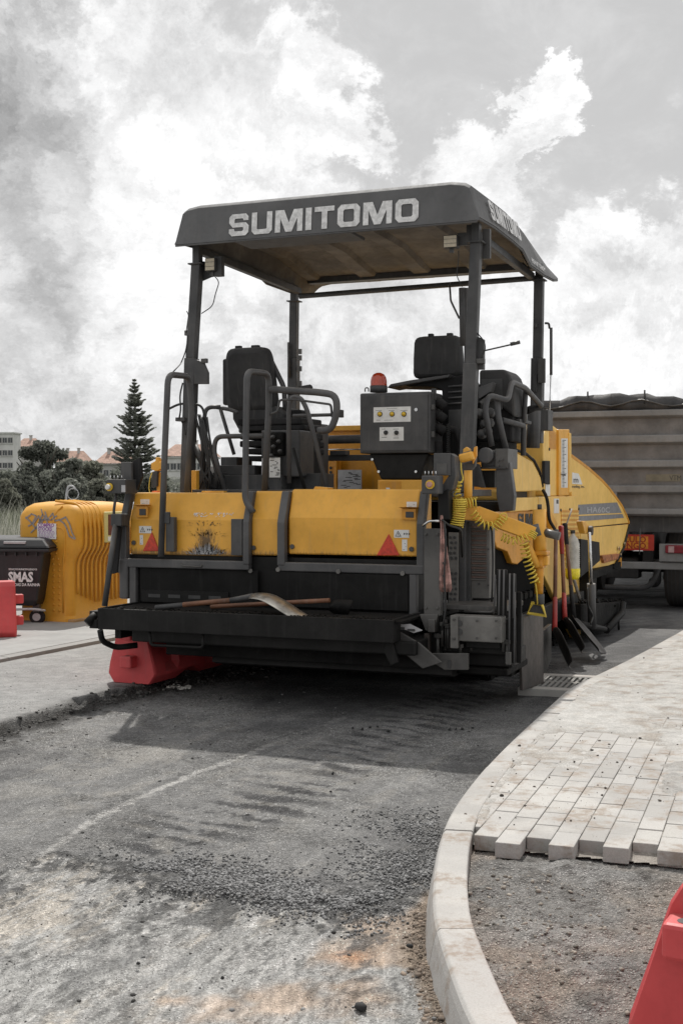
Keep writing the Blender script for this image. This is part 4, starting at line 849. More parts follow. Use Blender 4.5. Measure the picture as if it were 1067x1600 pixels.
# vertical slide
jack = tb('grade_jack', [(842, 796, -.15), (843, 865, -.15)], .048, 'yellow', 0, n=18, label='upright yellow screw jack with the mat sensor at its foot')
tb('jack_inner', [(843, 865, -.15), (841, 928, -.15)], .032, 'yellow_deep', 0, par=jack, n=16); tb('jack_screw', [(842.5, 788, -.15), (842.5, 797, -.15)], .016, 'print', 0, par=jack)
fb('jack_collar', 834, 861, 854, 868, -.20, .12, 'yellow_deep', .01, par=jack); fb('jack_collar', 834, 884, 848, 888, -.19, .10, 'yellow_deep', .006, par=jack); fb('jack_block', 846, 868, 855, 884, -.16, .08, 'yellow', .01, par=jack)
tb('jack_foot', [(842, 928, -.15), (842, 944, -.15)], .036, 'dark', 0, par=jack, n=14)
tb('jack_link', [(822, 848, -.25), (838, 885, -.18)], .030, 'yellow', 0, par=jack, n=8)
tb('jack_crossbar', [(846, 831, -.15), (874, 838, -.15)], .030, 'steelgrey', 0, par=jack, n=16, label='pale grey round bar')
p0, p1, p2, p3 = [P(x, y, b=-.16) for x, y in ((824, 958), (831, 942), (846, 944), (852, 962))]
sf = MB().tube([p0, p1, p2, p3], .014, closed=True, n=6).build('sensor_frame', M['coil'], jack); MB().prism([p0, p1, p2, p3], (0, .03, 0)).build('sensor_head', M['dark'], jack, bevel=.004)
def coil(pts, r, wr, turns, name='coiled_cable', mat='coil'):
    pts = [P(x, y, b=b) for x, y, b in pts]; L = [0]
    for i in range(1, len(pts)): L.append(L[-1]+(pts[i]-pts[i-1]).length)
    n = int(turns*12); out = []
    for k in range(n+1):
        d = L[-1]*k/n; i = max(j for j in range(len(L)) if L[j] <= d+1e-9); i = min(i, len(pts)-2); t = (d-L[i])/(L[i+1]-L[i])
        c = pts[i].lerp(pts[i+1], t); ax = (pts[i+1]-pts[i]).normalized(); e = ax.cross(Vector((0, 1, 0))).normalized(); g = ax.cross(e); th = 2*math.pi*turns*k/n
        out.append(c+e*(r*math.cos(th))+g*(r*math.sin(th)))
    return MB().tube(out, wr, n=6).build(name, M[mat], arm)
tb('coiled_cable', [(720, 722, -.64), (720, 735, -.64), (724, 750, -.64), (716, 756, -.64), (712, 760, -.64)], .006, 'coil', .06, par=arm, n=6)
coil([(717, 752, -.64), (713, 768, -.64), (716, 780, -.66)], .022, .006, 5)
coil([(718, 780, -.70), (717, 800, -.70), (713, 822, -.70)], .044, .0050, 12)
coil([(704, 788, -.68), (745, 785, -.60)], .034, .0045, 9)
coil([(738, 800, -.60), (752, 820, -.56), (773, 822, -.52)], .028, .0045, 7)
coil([(770, 826, -.52), (786, 810, -.48), (785, 806, -.45)], .028, .0045, 6)
coil([(783, 838, -.45), (800, 846, -.4), (826, 838, -.36)], .027, .0045, 8)
coil([(818, 848, -.36), (822, 872, -.34), (828, 890, -.32), (836, 912, -.30)], .031, .005, 10)
coil([(828, 840, -.34), (834, 830, -.32)], .031, .005, 4)
tb('coiled_cable', [(836, 912, -.30), (838, 925, -.26), (839, 944, -.2)], .006, 'coil', .04, par=arm, n=6)
ts('loop_hose', [(848, 766, 1.22), (853, 775, 1.26), (856, 790, 1.28), (857, 812, 1.30), (868, 830, 1.32)], .015, 'rubber', .15, n=10)
sp('tool_holder', [(857, 800), (860, 797), (871, 818), (869, 826), (863, 826)], 1.27, .05, 'yellow', .006)
# rag hanging on the tower
rows = []
for i in range(9):
    t = i/8; y = 805+t*120; w_ = 3+t*17; rows.append([P(689+t*3+(j/7-.3)*w_, y-(6 if j in (0, 7) else 0)*t, b=-.93+.012*math.sin(j*2.1+i*.5)) for j in range(8)])
rag = MB().grid(rows).build('hanging_rag', M['rag'], None, solid=.004); rag.location = MROOT; rag.rotation_euler = (0, 0, MYAW)
tag(rag, 'faded pink rag hanging from the right tower of the screed', 'rag')
mm = MB().tube([p+Vector((0, 0, .012)) for p in pts] if False else [P(530+i*1.6+rr.uniform(-6, 6), 771-rr.random()*(6 if 8 < i < 22 else 2), b=-.52+rr.uniform(-.04, .04)) for i in range(34)], .005, n=5)
cord = mm.build('bundled_cord', M['ragr'], None); cord.location = MROOT; cord.rotation_euler = (0, 0, MYAW); tag(cord, 'tangle of grey cord lying on top of the right yellow hood', 'cord')
# ------------------------------------------------------------------ shovels and bottle
def shovel(name, label, gx, gy, bx, by, ga, ba, wood0, wood1, mats, bw, bl, yaw, group='tools leaning on the paver side', dish=.03, tilt=0.35, grip=True):
    """gx,gy grip top; bx,by socket; the handle runs between; the blade hangs below"""
    root = empty(name, MROOT, MYAW, label=label, category='shovel', group=group)
    g, s_ = P(gx, gy, a=ga), P(bx, by, a=ba); ax = (s_-g).normalized(); Lh = (s_-g).length
    w0, w1 = g+ax*Lh*wood0, g+ax*Lh*wood1
    MB().tube([w0, w1], .017, n=12).build('handle', M[mats[1]], root)
    if grip: MB().tube([g, w0], [.024, .019], n=12).tube([g+Vector((0, -.045, 0)), g+Vector((0, .045, 0))], .018, n=8).build('grip', M[mats[0]], root, bevel=.003)
    MB().tube([w1, s_], [.019, .022], n=12).build('socket', M[mats[2]], root)
    dn = (ax + Vector((math.cos(yaw), math.sin(yaw), 0))*tilt).normalized(); sd = dn.cross(Vector((math.cos(yaw), math.sin(yaw), 0))).normalized(); nn = sd.cross(dn)
    rows = []
    for i in range(9):
        t = i/8; w_ = bw*(.35+.65*min(1, t*3.2)**.6)*(1-max(0, t-.82)*1.9)
        rows.append([s_+dn*(t*bl-.01-(abs(j/3-1))**2*.0) + sd*((j/3-1)*w_/2) + nn*(dish*((j/3-1)**2)-.5*dish) for j in range(7)])
    MB().grid(rows).build('blade', M[mats[3]], root, solid=.004, sub=1)
    return root
shovel('shovel', 'shovel with red lower shaft, nearest of the tools leaning on the paver side', 868, 830, 866, 985, 1.46, 1.55, .08, .68, ('print', 'wood', 'redpaint', 'blade'), .27, .34, .25, tilt=.42)
shovel('shovel', 'shovel with red grip and red shaft, second of the leaning tools', 876, 824, 882, 968, 1.42, 1.52, .30, .72, ('redpaint', 'wood', 'redpaint', 'blade'), .25, .32, .3, tilt=.5)
shovel('shovel', 'broad black shovel with plain wooden handle, farthest of the leaning tools', 882, 820, 896, 965, 1.36, 1.50, .22, .66, ('rubber', 'wood', 'rubber', 'blade'), .36, .42, -.15, tilt=.75)
rk = MB().tube([P(882, 826, a=1.36), P(893, 795, a=1.40)], .008, n=6).tube([P(888, 880, a=1.36), P(905, 935, a=1.42)], .016, n=8).build('broom_handle', M['ragr'], None); rk.location = MROOT; rk.rotation_euler = (0, 0, MYAW)
tag(rk, 'pale grey broom stick hanging behind the shovels', 'stick')
bt = empty('plastic_bottle', MROOT, MYAW, label='clear plastic bottle with yellow liquid hanging beside the shovels', category='bottle')
c = P(894, 905, a=1.40); top_ = P(893, 834, a=1.40); Lb = (top_-c).length
glass = plain('clear_plastic', (.74, .75, .72), .2, trans=.35, spec=.6); glass.node_tree.nodes['Principled BSDF'].inputs['IOR'].default_value = 1.15
pr_ = [(0, 0), (.055, .005), (.065, .03)]
for k in range(14): z = .05+k*(Lb-.16)/14; pr_ += [(.066, z), (.061, z+.009)]
pr_ += [(.064, Lb-.10), (.045, Lb-.045), (.022, Lb-.02), (.020, Lb)]
MB().lathe(pr_, c=c, n=20).build('bottle_body', glass, bt)
MB().lathe([(0, -.002), (.056, .0), (.068, .03), (.0685, .10), (.06, .102)], c=c, n=18).build('liquid', plain('yellow_liquid', (.85, .70, .02), .1), bt)
MB().cyl(c+Vector((0, 0, Lb)), c+Vector((0, 0, Lb+.03)), .022, n=14).build('bottle_cap', M['print'], bt)
MB().tube([c+Vector((0, 0, Lb+.02)), c+Vector((-.05, -.1, Lb+.05))], .003, n=5).build('bottle_string', M['cable'], bt)

# tools on the catwalk
t1 = empty('shovel', MROOT, MYAW, label='worn shiny shovel lying across the catwalk with its blade upturned', category='shovel', group='tools lying on the catwalk')
e0, e1, e2, e3 = P(244, 950, b=-1.12), P(287, 945, b=-1.12), P(360, 938, b=-1.12), P(396, 932, b=-1.12)
MB().tube([e0, e1], [.022, .018], n=10).build('grip', M['print'], t1); MB().tube([e1, e2], .0185, n=10).build('handle', M['wood'], t1); MB().tube([e2, e3], [.018, .024], n=10).build('socket', M['dark'], t1)
rows = []
cl = [(394, 931), (400, 929), (410, 929), (422, 930), (434, 936), (446, 943), (458, 951), (470, 959), (481, 964)]
for i, (x, y) in enumerate(cl):
    c = P(x, y, b=-1.14); t = i/8; w_ = .05+.19*min(1, t*2.6)**.7*(1-max(0, t-.8)*1.5)
    rows.append([c + Vector((.0, (j/4-1)*w_/2*1.0, 0)) + Vector((-.018, 0, -.035))*((j/4-1)**2) + Vector((0, 0, .012)) for j in range(9)])
MB().grid(rows).build('blade', M['silver'], t1, solid=.004, sub=1)
t2 = empty('shovel', MROOT, MYAW, label='black shovel lying on the catwalk behind the shiny one', category='shovel', group='tools lying on the catwalk')
MB().tube([P(330, 948, b=-.98), P(515, 938, b=-.98)], .016, n=8).build('handle', M['wood'], t2)
rows = []
for i in range(7):
    t = i/6; rows.append([P(514+t*(34-4*(j/3-1)), 948+t*2+(j/3-1)*12*(.45+.55*min(1, t*3)), b=-1.0+.04*(j/3-1)**2) for j in range(7)])
MB().grid(rows).build('blade', M['tar'], t2, solid=.006, sub=1)
# ================================================================== THE GROUND
def vnoise(x, y, seed=0):
    xi, yi = np.floor(x).astype(np.int64), np.floor(y).astype(np.int64); fx, fy = x-xi, y-yi
    fx, fy = fx*fx*(3-2*fx), fy*fy*(3-2*fy)
    def h(a, b):
        n = (a*374761393 + b*668265263 + seed*982451653) & 0xffffffff
        n = ((n ^ (n >> 13))*1274126177) & 0xffffffff; n = n ^ (n >> 16); return (n & 0xffff)/65535.0
    return (h(xi, yi)*(1-fx)+h(xi+1, yi)*fx)*(1-fy) + (h(xi, yi+1)*(1-fx)+h(xi+1, yi+1)*fx)*fy
def fbm(x, y, f=1.0, o=5, seed=0, g=.55):
    s, a, t = 0, 1, 0
    for k in range(o): s = s+a*vnoise(x*f+k*17.3, y*f-k*9.1, seed+k); t += a; a *= g; f *= 2.03
    return s/t
def sstep(v, a, b): t = np.clip((v-a)/(b-a), 0, 1); return t*t*(3-2*t)
def pxa(x, y, z=0.0):
    c, s = math.cos(PITCH), math.sin(PITCH); zc = y*c-(z-CAMH)*s; yc = y*s+(z-CAMH)*c; return CX+F*x/zc, CY-F*yc/zc
def lanecoord(x, y): dx, dy = x-MROOT.x, y-MROOT.y; return dx*MU.x+dy*MU.y, dx*MV.x+dy*MV.y
def gpoly(pts, z=0.0): return np.array([G(px_, py_, z)[:2] for px_, py_ in pts])
def dseg(x, y, P_):                          # distance to a polyline
    d = np.full(x.shape, 1e9)
    for (x0, y0), (x1, y1) in zip(P_[:-1], P_[1:]):
        L2 = (x1-x0)**2+(y1-y0)**2; t = np.clip(((x-x0)*(x1-x0)+(y-y0)*(y1-y0))/L2, 0, 1); d = np.minimum(d, np.hypot(x-x0-t*(x1-x0), y-y0-t*(y1-y0)))
    return d
def mixc(c, col, m): return c*(1-m[..., None]) + np.array(col)*m[..., None]
def sheet(name, X, Y_, Z, colr, coarse, mat, parent=None, mask=None, sk=None):
    ny, nx = X.shape; v = np.stack([X, Y_, Z], -1).reshape(-1, 3)
    i = np.arange(ny*nx).reshape(ny, nx); f = np.stack([i[:-1, :-1], i[:-1, 1:], i[1:, 1:], i[1:, :-1]], -1)
    f = f.reshape(-1, 4) if mask is None else f[mask[:-1, :-1]]
    me = bpy.data.meshes.new(name); me.vertices.add(len(v)); me.vertices.foreach_set('co', v.ravel())
    me.loops.add(f.size); me.loops.foreach_set('vertex_index', f.ravel().astype(np.int32)); me.polygons.add(len(f)); me.polygons.foreach_set('loop_start', (np.arange(len(f))*4).astype(np.int32))
    me.polygons.foreach_set('use_smooth', np.ones(len(f), bool)); me.update(calc_edges=True)
    a = me.color_attributes.new('tone', 'FLOAT_COLOR', 'POINT'); c4 = np.concatenate([colr.reshape(-1, 3), coarse.reshape(-1, 1)], 1).astype(np.float32); a.data.foreach_set('color', c4.ravel())
    a = me.attributes.new('streak', 'FLOAT', 'POINT'); a.data.foreach_set('value', (sk if sk is not None else 0*X).astype(np.float32).ravel())
    me.materials.append(mat); o = bpy.data.objects.new(name, me); COL.objects.link(o)
    if parent: o.parent = parent
    return o
def ground_mat(name, sp=1.0, bump=1.0, rough=.85, streaky=False):
    m, N, b = mat_base(name); tc = N.new('ShaderNodeTexCoord'); ob = tc.outputs['Object']
    at = N.new('ShaderNodeAttribute', attribute_name='tone'); co_ = at.outputs['Alpha']; ska = N.new('ShaderNodeAttribute', attribute_name='streak').outputs['Fac']
    n1 = N.noise(ob, 9, 6, .65); n2 = N.noise(ob, 60, 5, .7); n3 = N.noise(ob, 260, 3, .7)
    v1 = N.vor(ob, 95); v1c = N.vor(ob, 95, out=1); v2 = N.vor(ob, 210)
    lum = N.math('ADD', N.math('MULTIPLY', N.rng(n1, .3, .7, smooth=False), .35), N.math('MULTIPLY', N.rng(n2, .28, .72, smooth=False), .40)); lum = N.math('ADD', lum, N.math('MULTIPLY', N.rng(n3, .3, .7, smooth=False), .35))
    lum = N.math('ADD', N.math('MULTIPLY', lum, 1.15*sp), 1.0-.60*sp)
    sepc = N.new('ShaderNodeSeparateColor'); N.l.new(v1c, sepc.inputs[0])
    agg = N.math('ADD', .50, N.math('MULTIPLY', sepc.outputs[0], 1.25)); agg = N.math('MULTIPLY', agg, N.rng(v1, .55, .25, .35, 1.0))
    sk = N.noise(N.mapping(ob, (34, 6, 20), (0, 0, -MYAW)), 1.0, 7, .72); skm = N.rng(sk, .30, .70, .58, 1.42, smooth=False); lum = N.math('MULTIPLY', lum, N.math('ADD', N.math('MULTIPLY', N.math('SUBTRACT', skm, 1.0), ska), 1.0)) if streaky else lum
    lum2 = N.mix(co_, lum, N.math('MULTIPLY', lum, agg))
    c = N.mix(1.0, at.outputs['Color'], lum2, 'MULTIPLY')
    c = N.mix(N.math('MULTIPLY', N.rng(n3, .66, .74), .5), c, (.5, .48, .45)); c = N.mix(N.math('MULTIPLY', N.rng(N.noise(ob, 130, 3, .6), .66, .70), .6), c, (.04, .04, .04))
    N.l.new(c, b.inputs['Base Color']); b.inputs['Roughness'].default_value = rough; b.inputs['Specular IOR Level'].default_value = .25
    h = N.math('ADD', N.math('MULTIPLY', n2, .5), N.math('MULTIPLY', n3, .3)); h = N.math('ADD', h, N.math('MULTIPLY', N.math('MULTIPLY', N.rng(v1, .0, .6, 1, 0), co_), 1.4))
    h = N.math('ADD', h, N.math('MULTIPLY', N.rng(v2, 0, .6, 1, 0), .25))
    bp = N.new('ShaderNodeBump'); bp.inputs['Strength'].default_value = bump; bp.inputs['Distance'].default_value = .010; N.l.new(h, bp.inputs['Height']); N.l.new(bp.outputs[0], b.inputs['Normal'])
    return m
GM = ground_mat('worn_asphalt_surface', bump=1.0, streaky=True)
edgeL = gpoly([(-700, 1340), (-300, 1228), (0, 1146), (90, 1118), (180, 1090), (270, 1068), (340, 1052), (400, 1040), (520, 1012), (700, 965), (900, 905)], 0.0)
def lane(X, Y_):
    px, py = pxa(X, Y_); a, b = lanecoord(X, Y_)
    n = fbm(X, Y_, 3, 5, 1); nb = fbm(X, Y_, .9, 4, 5); nf = fbm(X, Y_, 14, 4, 9); st = fbm(a*7, b*1.0, 1.5, 5, 21); hf = fbm(X, Y_, 26, 5, 35, .7); hs = fbm(a*46, b*9, 1.0, 4, 36, .7)
    C = np.ones(X.shape+(3,))*np.array([.235, .233, .230]); C = C*(.66+.7*st[..., None])
    C = mixc(C, (.35, .345, .335), sstep(n*.45+nb*.35+hf*.2, .42, .60)*.8)
    C = mixc(C, (.32, .305, .28), sstep(st*.6+nf*.4, .55, .66)*.55); C = mixc(C, (.34, .335, .32), sstep(fbm(X, Y_, 7, 5, 46, .65), .56, .68)*.5)
    C = mixc(C, (.075, .075, .078), sstep(fbm(a*2, b, 1.1, 4, 44)+(hf-.5)*.4, .55, .66)*.55); C = C*(.78+.44*hf[..., None])
    near = sstep(py, 1190, 1300)
    C = mixc(C, (.30, .297, .29), near*.35)
    coarse = .55+.3*sstep(n, .45, .6)
    Z = (n-.5)*.012+(nf-.5)*.004
    # rake marks left in the binder: dark bars across the lane, in a band that runs along it
    ac = lanecoord(*G(352, 1275)[:2])[0]; ac2 = lanecoord(*G(640, 1135)[:2])[0]
    am = ac + (ac2-ac)*np.clip((b-lanecoord(*G(352, 1275)[:2])[1])/3.0, -1, 2)
    bar = .5+.5*np.sin(2*math.pi*(b*5.5+a*1.6+2.6*fbm(a*1.2, b*1.6, 1, 3, 60)))
    band = sstep(np.abs(a-am+(fbm(X, Y_, 4, 3, 61)-.5)*.35), .40, .12)*sstep(b, -5.9, -4.9)
    fea = fbm(a*2.2+b*.6, b*16, 1, 4, 62); C = mixc(C, (.055, .055, .058), np.clip(band*sstep(bar*.42+fea*.5+nf*.3+(n-.5)*.9+(hf-.5)*1.0, .62, .80)*.85, 0, 1)); C = mixc(C, (.33, .31, .28), band*sstep(1-bar+(fea-.5), .7, 1.0)*sstep(nf, .45, .6)*.5)
    # beige dusty patches
    for cx, cy, rx, ry, k in ((205, 1178, 85, 15, .75), (120, 1205, 60, 12, .5), (40, 1235, 60, 12, .55), (172, 1241, 16, 5, .9), (115, 1260, 14, 6, .9), (470, 1210, 60, 10, .4), (255, 1318, 18, 10, .8)):
        d = ((px-cx)/rx)**2+((py-cy)/ry)**2; C = mixc(C, (.36, .345, .32), sstep(d+(nf-.5)*3.2+(n-.5)*2, 1.3, .2)*k*.8)
    # dusty white line
    wl = gpoly([(66, 1337), (110, 1306), (165, 1272), (240, 1236), (310, 1207), (385, 1180), (430, 1160), (480, 1142), (540, 1120)]); dl = dseg(X, Y_, wl)
    C = mixc(C, (.52, .51, .49), sstep(dl+(nf-.5)*.05+(hf-.5)*.07, .032, .010)*.95*(.35+.65*sstep(py, 1160, 1190)))
    # scraped, dusty foreground
    yb = np.interp(px, [-400, 0, 70, 160, 250, 400, 560, 640, 700], [1370, 1350, 1338, 1365, 1378, 1400, 1425, 1405, 1360])+(n-.5)*56+(nf-.5)*60+(hf-.5)*50
    mil = sstep(py-yb, -3, 14); deep = sstep(py-yb, 0, 130+90*(nb))
    M_ = np.ones(X.shape+(3,))*np.array([.375, .372, .36]); M_ = mixc(M_, (.50, .455, .395), sstep(fbm(a*3.2, b*1.1, 1, 5, 70)+(hf-.5)*.3+(hs-.5)*.25, .50, .66)*.8); M_ = mixc(M_, (.285, .285, .28), sstep(fbm(a*9, b*2.2, 1.3, 6, 72, .65)+(hf-.5)*.35, .53, .62)*.75); M_ = mixc(M_, (.19, .19, .185), sstep(hs*.6+hf*.5+(n-.5)*.5, .63, .74)*.7)
    M_ = mixc(M_, (.50, .49, .475), sstep(fbm(a*22, b*3.4, 1.6, 6, 74, .65), .55, .66)*.65); M_ = mixc(M_, (.13, .13, .125), sstep(fbm(a*34, b*6, 1.6, 5, 77, .65), .57, .66)*.6); M_ = M_*(.80+.45*fbm(X, Y_, 22, 5, 78, .7)[..., None]); M_ = mixc(M_, (.48, .35, .25), sstep(fbm(X, Y_, 2.2, 4, 75)+.25*np.exp(-((px-560)/130)**2-((py-1480)/70)**2)+.12*np.exp(-((px-450)/160)**2-((py-1560)/60)**2), .60, .74)*.6)
    M_ = mixc(M_, (.55, .30, .17), np.exp(-((px-548)/28)**2-((py-1487)/10)**2)*.8); M_ = mixc(M_, (.09, .09, .09), sstep(fbm(a*4, b*2.4, 1.8, 5, 79)+(hf-.5)*.45, .60, .66)*(1-.6*deep)*.85)
    C = mixc(C, (0, 0, 0), mil*0); C = C*(1-mil[..., None])+M_*mil[..., None]
    coarse = coarse*(1-mil*.6)+mil*.25*(1-deep)*1.2
    Z = Z-mil*.012+mil*((fbm(a*11, b*1.6, 1.5, 5, 81)-.5)*.024+(n-.5)*.012+(fbm(X, Y_, 16, 4, 83, .65)-.5)*.014)
    # coarse chippings along the break and towards the kerb
    cs = np.exp(-((py-yb+14)/22)**2)*sstep(px, 150, 330)+sstep(px, 520, 660)*sstep(py, 1210, 1330)*(1-mil)
    cs = np.clip(cs, 0, 1); coarse = np.maximum(coarse, cs); C = mixc(C, (.15, .15, .153), cs*.6); Z = Z+cs*((nf-.5)*.018+.003)
    dk = np.exp(-((py-yb+2)/7)**2)*sstep(px, 60, 80)*sstep(px, 300, 240); C = mixc(C, (.045, .045, .045), dk*.9)
    # brown soil against the kerb
    so_ = sstep(px-np.interp(py, [1380, 1430, 1480, 1600, 1800], [690, 640, 625, 660, 700])-(n-.5)*60, -15, 15)*sstep(py, 1375, 1410)
    C = mixc(C, (.26, .205, .155), so_*.9); C = mixc(C, (.15, .12, .095), so_*sstep(nf, .5, .65)*.7); coarse = np.maximum(coarse, so_*.6); Z = Z+so_*(.008+(nf-.5)*.02)
    # darker tone under and beside the machine
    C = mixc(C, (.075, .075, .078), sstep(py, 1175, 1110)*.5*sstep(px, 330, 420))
    # the older, lighter carriageway on the left, a ragged 4 cm step up
    yl = np.interp(px, *np.array([(-700, 1340), (-300, 1228), (0, 1146), (90, 1118), (180, 1090), (270, 1068), (340, 1052), (400, 1040), (520, 1012), (700, 965), (900, 905)]).T)
    sd = (yl-py)*np.clip(1/np.maximum(py-HOR, 20), 0, .05)*2.2+(nf-.5)*.10+(n-.5)*.10      # roughly metres left of the edge
    old = sstep(sd, -.01, .05)*(px < 900)
    O_ = np.ones(X.shape+(3,))*np.array([.285, .283, .277]); O_ = O_*(.86+.28*fbm(a, b*.6, 2.2, 5, 90)[..., None]); O_ = mixc(O_, (.34, .335, .325), sstep(n, .52, .66)*.4)
    C = C*(1-old[..., None])+O_*old[..., None]; coarse = coarse*(1-old*.85)
    br = np.exp(-((sd+.03)/.09)**2)*(px < 760); C = mixc(C, (.05, .047, .043), np.clip(br*(.35+nf*1.2), 0, .95)); coarse = np.maximum(coarse, br); Z = Z*(1-old)+old*.038+br*((nf-.4)*.05)
    li = np.exp(-((sd+.24)/.035)**2)*(px < 330)*sstep(nf, .3, .5); C = mixc(C, (.33, .32, .31), li*.6)
    lane.sk = mil*(1-old)*(1-so_)
    return C, Z, coarse
xs = np.linspace(-4.6, 2.6, 860); ys = [2.3]
while ys[-1] < 10.8: ys.append(ys[-1]*1.0027)
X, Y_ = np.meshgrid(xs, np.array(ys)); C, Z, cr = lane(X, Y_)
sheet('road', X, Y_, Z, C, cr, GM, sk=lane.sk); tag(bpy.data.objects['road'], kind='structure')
rx0, rx1, ry0, ry1 = xs[0], xs[-1], ys[0], ys[-1]
X2, Y2 = np.meshgrid(np.linspace(-26, 26, 420), np.concatenate([np.linspace(ry1, 22, 120), np.linspace(22.3, 60, 40)])); C, Z, cr = lane(X2, Y2); Z[0, :] -= .004; cr = cr*.4
sheet('road', X2, Y2, Z-.004, C, cr, GM)['kind'] = 'structure'
for (xa, xb) in ((-26, rx0+.02), (rx1-.02, 26)):
    X3, Y3 = np.meshgrid(np.linspace(xa, xb, 120), np.linspace(-6, ry1+.02, 100)); C, Z, cr = lane(X3, np.maximum(Y3, 2.3)); sheet('road', X3, Y3, Z-.006, C, cr*.5, GM)['kind'] = 'structure'
X3, Y3 = np.meshgrid(np.linspace(rx0, rx1, 60), np.linspace(-6, ry0+.01, 40)); C, Z, cr = lane(X3, np.maximum(Y3, 2.3)); sheet('road', X3, Y3, Z-.006, C, cr*.5, GM)['kind'] = 'structure'
# the land beyond
gmat = paint('field_soil', (.075, .085, .055), .95, .4, .0, streak=0, scratch=0)
MB().add([(-900, -40, -.12), (900, -40, -.12), (900, 1500, -.12), (-900, 1500, -.12)], [(0, 1, 2, 3)]).build('ground', gmat, None, kind='structure')

# ---- loose stones, really scattered
ICO = []
_t = (1+5**.5)/2
for s1_ in (-1, 1):
    for s2_ in (-1, 1): ICO += [(0, s1_, s2_*_t), (s1_, s2_*_t, 0), (s2_*_t, 0, s1_)]
ICO = np.array(ICO, float); ICO /= np.linalg.norm(ICO[0])
_bm = bmesh.new(); [_bm.verts.new(v) for v in ICO]; _bm.verts.ensure_lookup_table(); _h = bmesh.ops.convex_hull(_bm, input=_bm.verts); bmesh.ops.recalc_face_normals(_bm, faces=_bm.faces); _bm.verts.index_update()
ICOF = np.array([[v.index for v in f.verts] for f in _bm.faces]); ICO = np.array([v.co[:] for v in _bm.verts]); _bm.free()
sm_, SN, sb_ = mat_base('loose_stone'); _a = SN.new('ShaderNodeAttribute', attribute_name='tone'); _tc = SN.new('ShaderNodeTexCoord')
SN.l.new(SN.mix(.5, _a.outputs['Color'], SN.mix(1.0, _a.outputs['Color'], SN.noise(_tc.outputs['Object'], 200, 3), 'MULTIPLY')), sb_.inputs['Base Color']); sb_.inputs['Roughness'].default_value = .85
def stones(name, pts, sizes, cols, kind='stuff', flat=.65, **kw):
    n = len(pts); th = rng.random(n)*6.28; ti = (rng.random(n)-.5)*.8
    V = ICO[None]*(1+(rng.random((n, 12, 1))-.5)*.5)*np.stack([sizes*(.75+.5*rng.random(n)), sizes*(.7+.5*rng.random(n)), sizes*flat*(.7+.5*rng.random(n))], -1)[:, None]
    c, s = np.cos(th)[:, None], np.sin(th)[:, None]; x, y, z = V[..., 0], V[..., 1], V[..., 2]; ct, st_ = np.cos(ti)[:, None], np.sin(ti)[:, None]
    x, z = x*ct-z*st_, x*st_+z*ct; V = np.stack([x*c-y*s, x*s+y*c, z], -1)+pts[:, None]
    Fc = (ICOF[None]+(np.arange(n)*12)[:, None, None]).reshape(-1, 3)
    me = bpy.data.meshes.new(name); me.vertices.add(n*12); me.vertices.foreach_set('co', V.ravel()); me.loops.add(Fc.size); me.loops.foreach_set('vertex_index', Fc.ravel().astype(np.int32))
    me.polygons.add(len(Fc)); me.polygons.foreach_set('loop_start', (np.arange(len(Fc))*3).astype(np.int32)); me.update(calc_edges=True)
    a = me.color_attributes.new('tone', 'FLOAT_COLOR', 'POINT'); c4 = np.concatenate([np.repeat(cols, 12, 0), np.ones((n*12, 1))], 1).astype(np.float32); a.data.foreach_set('color', c4.ravel())
    me.materials.append(sm_); o = bpy.data.objects.new(name, me); COL.objects.link(o); o['kind'] = kind
    for k, v in kw.items(): o[k] = v
    return o
def scatter(n, x0, x1, y0, y1, f):
    X, Y_ = rng.uniform(x0, x1, n), rng.uniform(y0, y1, n); px, py = pxa(X, Y_); w = f(X, Y_, px, py); k = rng.random(n) < w; return X[k], Y_[k]
def lane_z(X, Y_): return lane(X.reshape(1, -1), Y_.reshape(1, -1))[1].ravel()
ybf = lambda px: np.interp(px, [-400, 0, 70, 160, 250, 400, 560, 640, 700], [1370, 1350, 1338, 1365, 1378, 1400, 1425, 1405, 1360])
def w1(X, Y_, px, py):
    n = fbm(X, Y_, 4, 3, 1); return (np.exp(-((py-ybf(px)-(n-.5)*46+16)/26)**2)*sstep(px, 120, 330)*(px < 688)+.35*sstep(px, 480, 650)*sstep(py, 1240, 1340)*(py < 1400)*(px < 686))*sstep(n, .35, .55)*.75
X, Y_ = scatter(150000, -1.6, .5, 4.1, 5.9, w1)
g_ = rng.random((len(X), 1)); stones('chippings', np.stack([X, Y_, lane_z(X, Y_)+.003], -1), .0022+.0062*rng.random(len(X))**2.4, np.array([.24, .24, .24])*(.35+1.2*g_))
X, Y_ = scatter(26000, -4.5, .2, 6.6, 13, lambda X, Y_, px, py: np.exp(-((py-np.interp(px, [0, 90, 180, 270, 340, 400], [1146, 1118, 1090, 1068, 1052, 1040])-4)/7.5)**2)*(px < 440)*(px > -60))
g_ = rng.random((len(X), 1)); stones('asphalt_rubble', np.stack([X, Y_, np.maximum(lane_z(X, Y_), 0)+.004], -1), .004+.015*rng.random(len(X))**3, np.array([.085, .080, .074])*(.35+1.5*g_))
X, Y_ = scatter(5200, -3.6, 1.6, 2.9, 10, lambda X, Y_, px, py: .5+.5*(py > 1400)); X, Y_ = X[pxa(X, Y_)[0] < 1000], Y_[pxa(X, Y_)[0] < 1000]
kk = (pxa(X, Y_)[0] < np.interp(pxa(X, Y_)[1], [1050, 1150, 1250, 1340, 1600], [860, 760, 700, 678, 690])); X, Y_ = X[kk], Y_[kk]
g_ = rng.random((len(X), 1)); stones('loose_crumbs', np.stack([X, Y_, lane_z(X, Y_)+.001], -1), .0018+.009*rng.random(len(X))**7, np.array([.06, .058, .055])+np.where(g_ > .72, .25, 0.0)*g_)
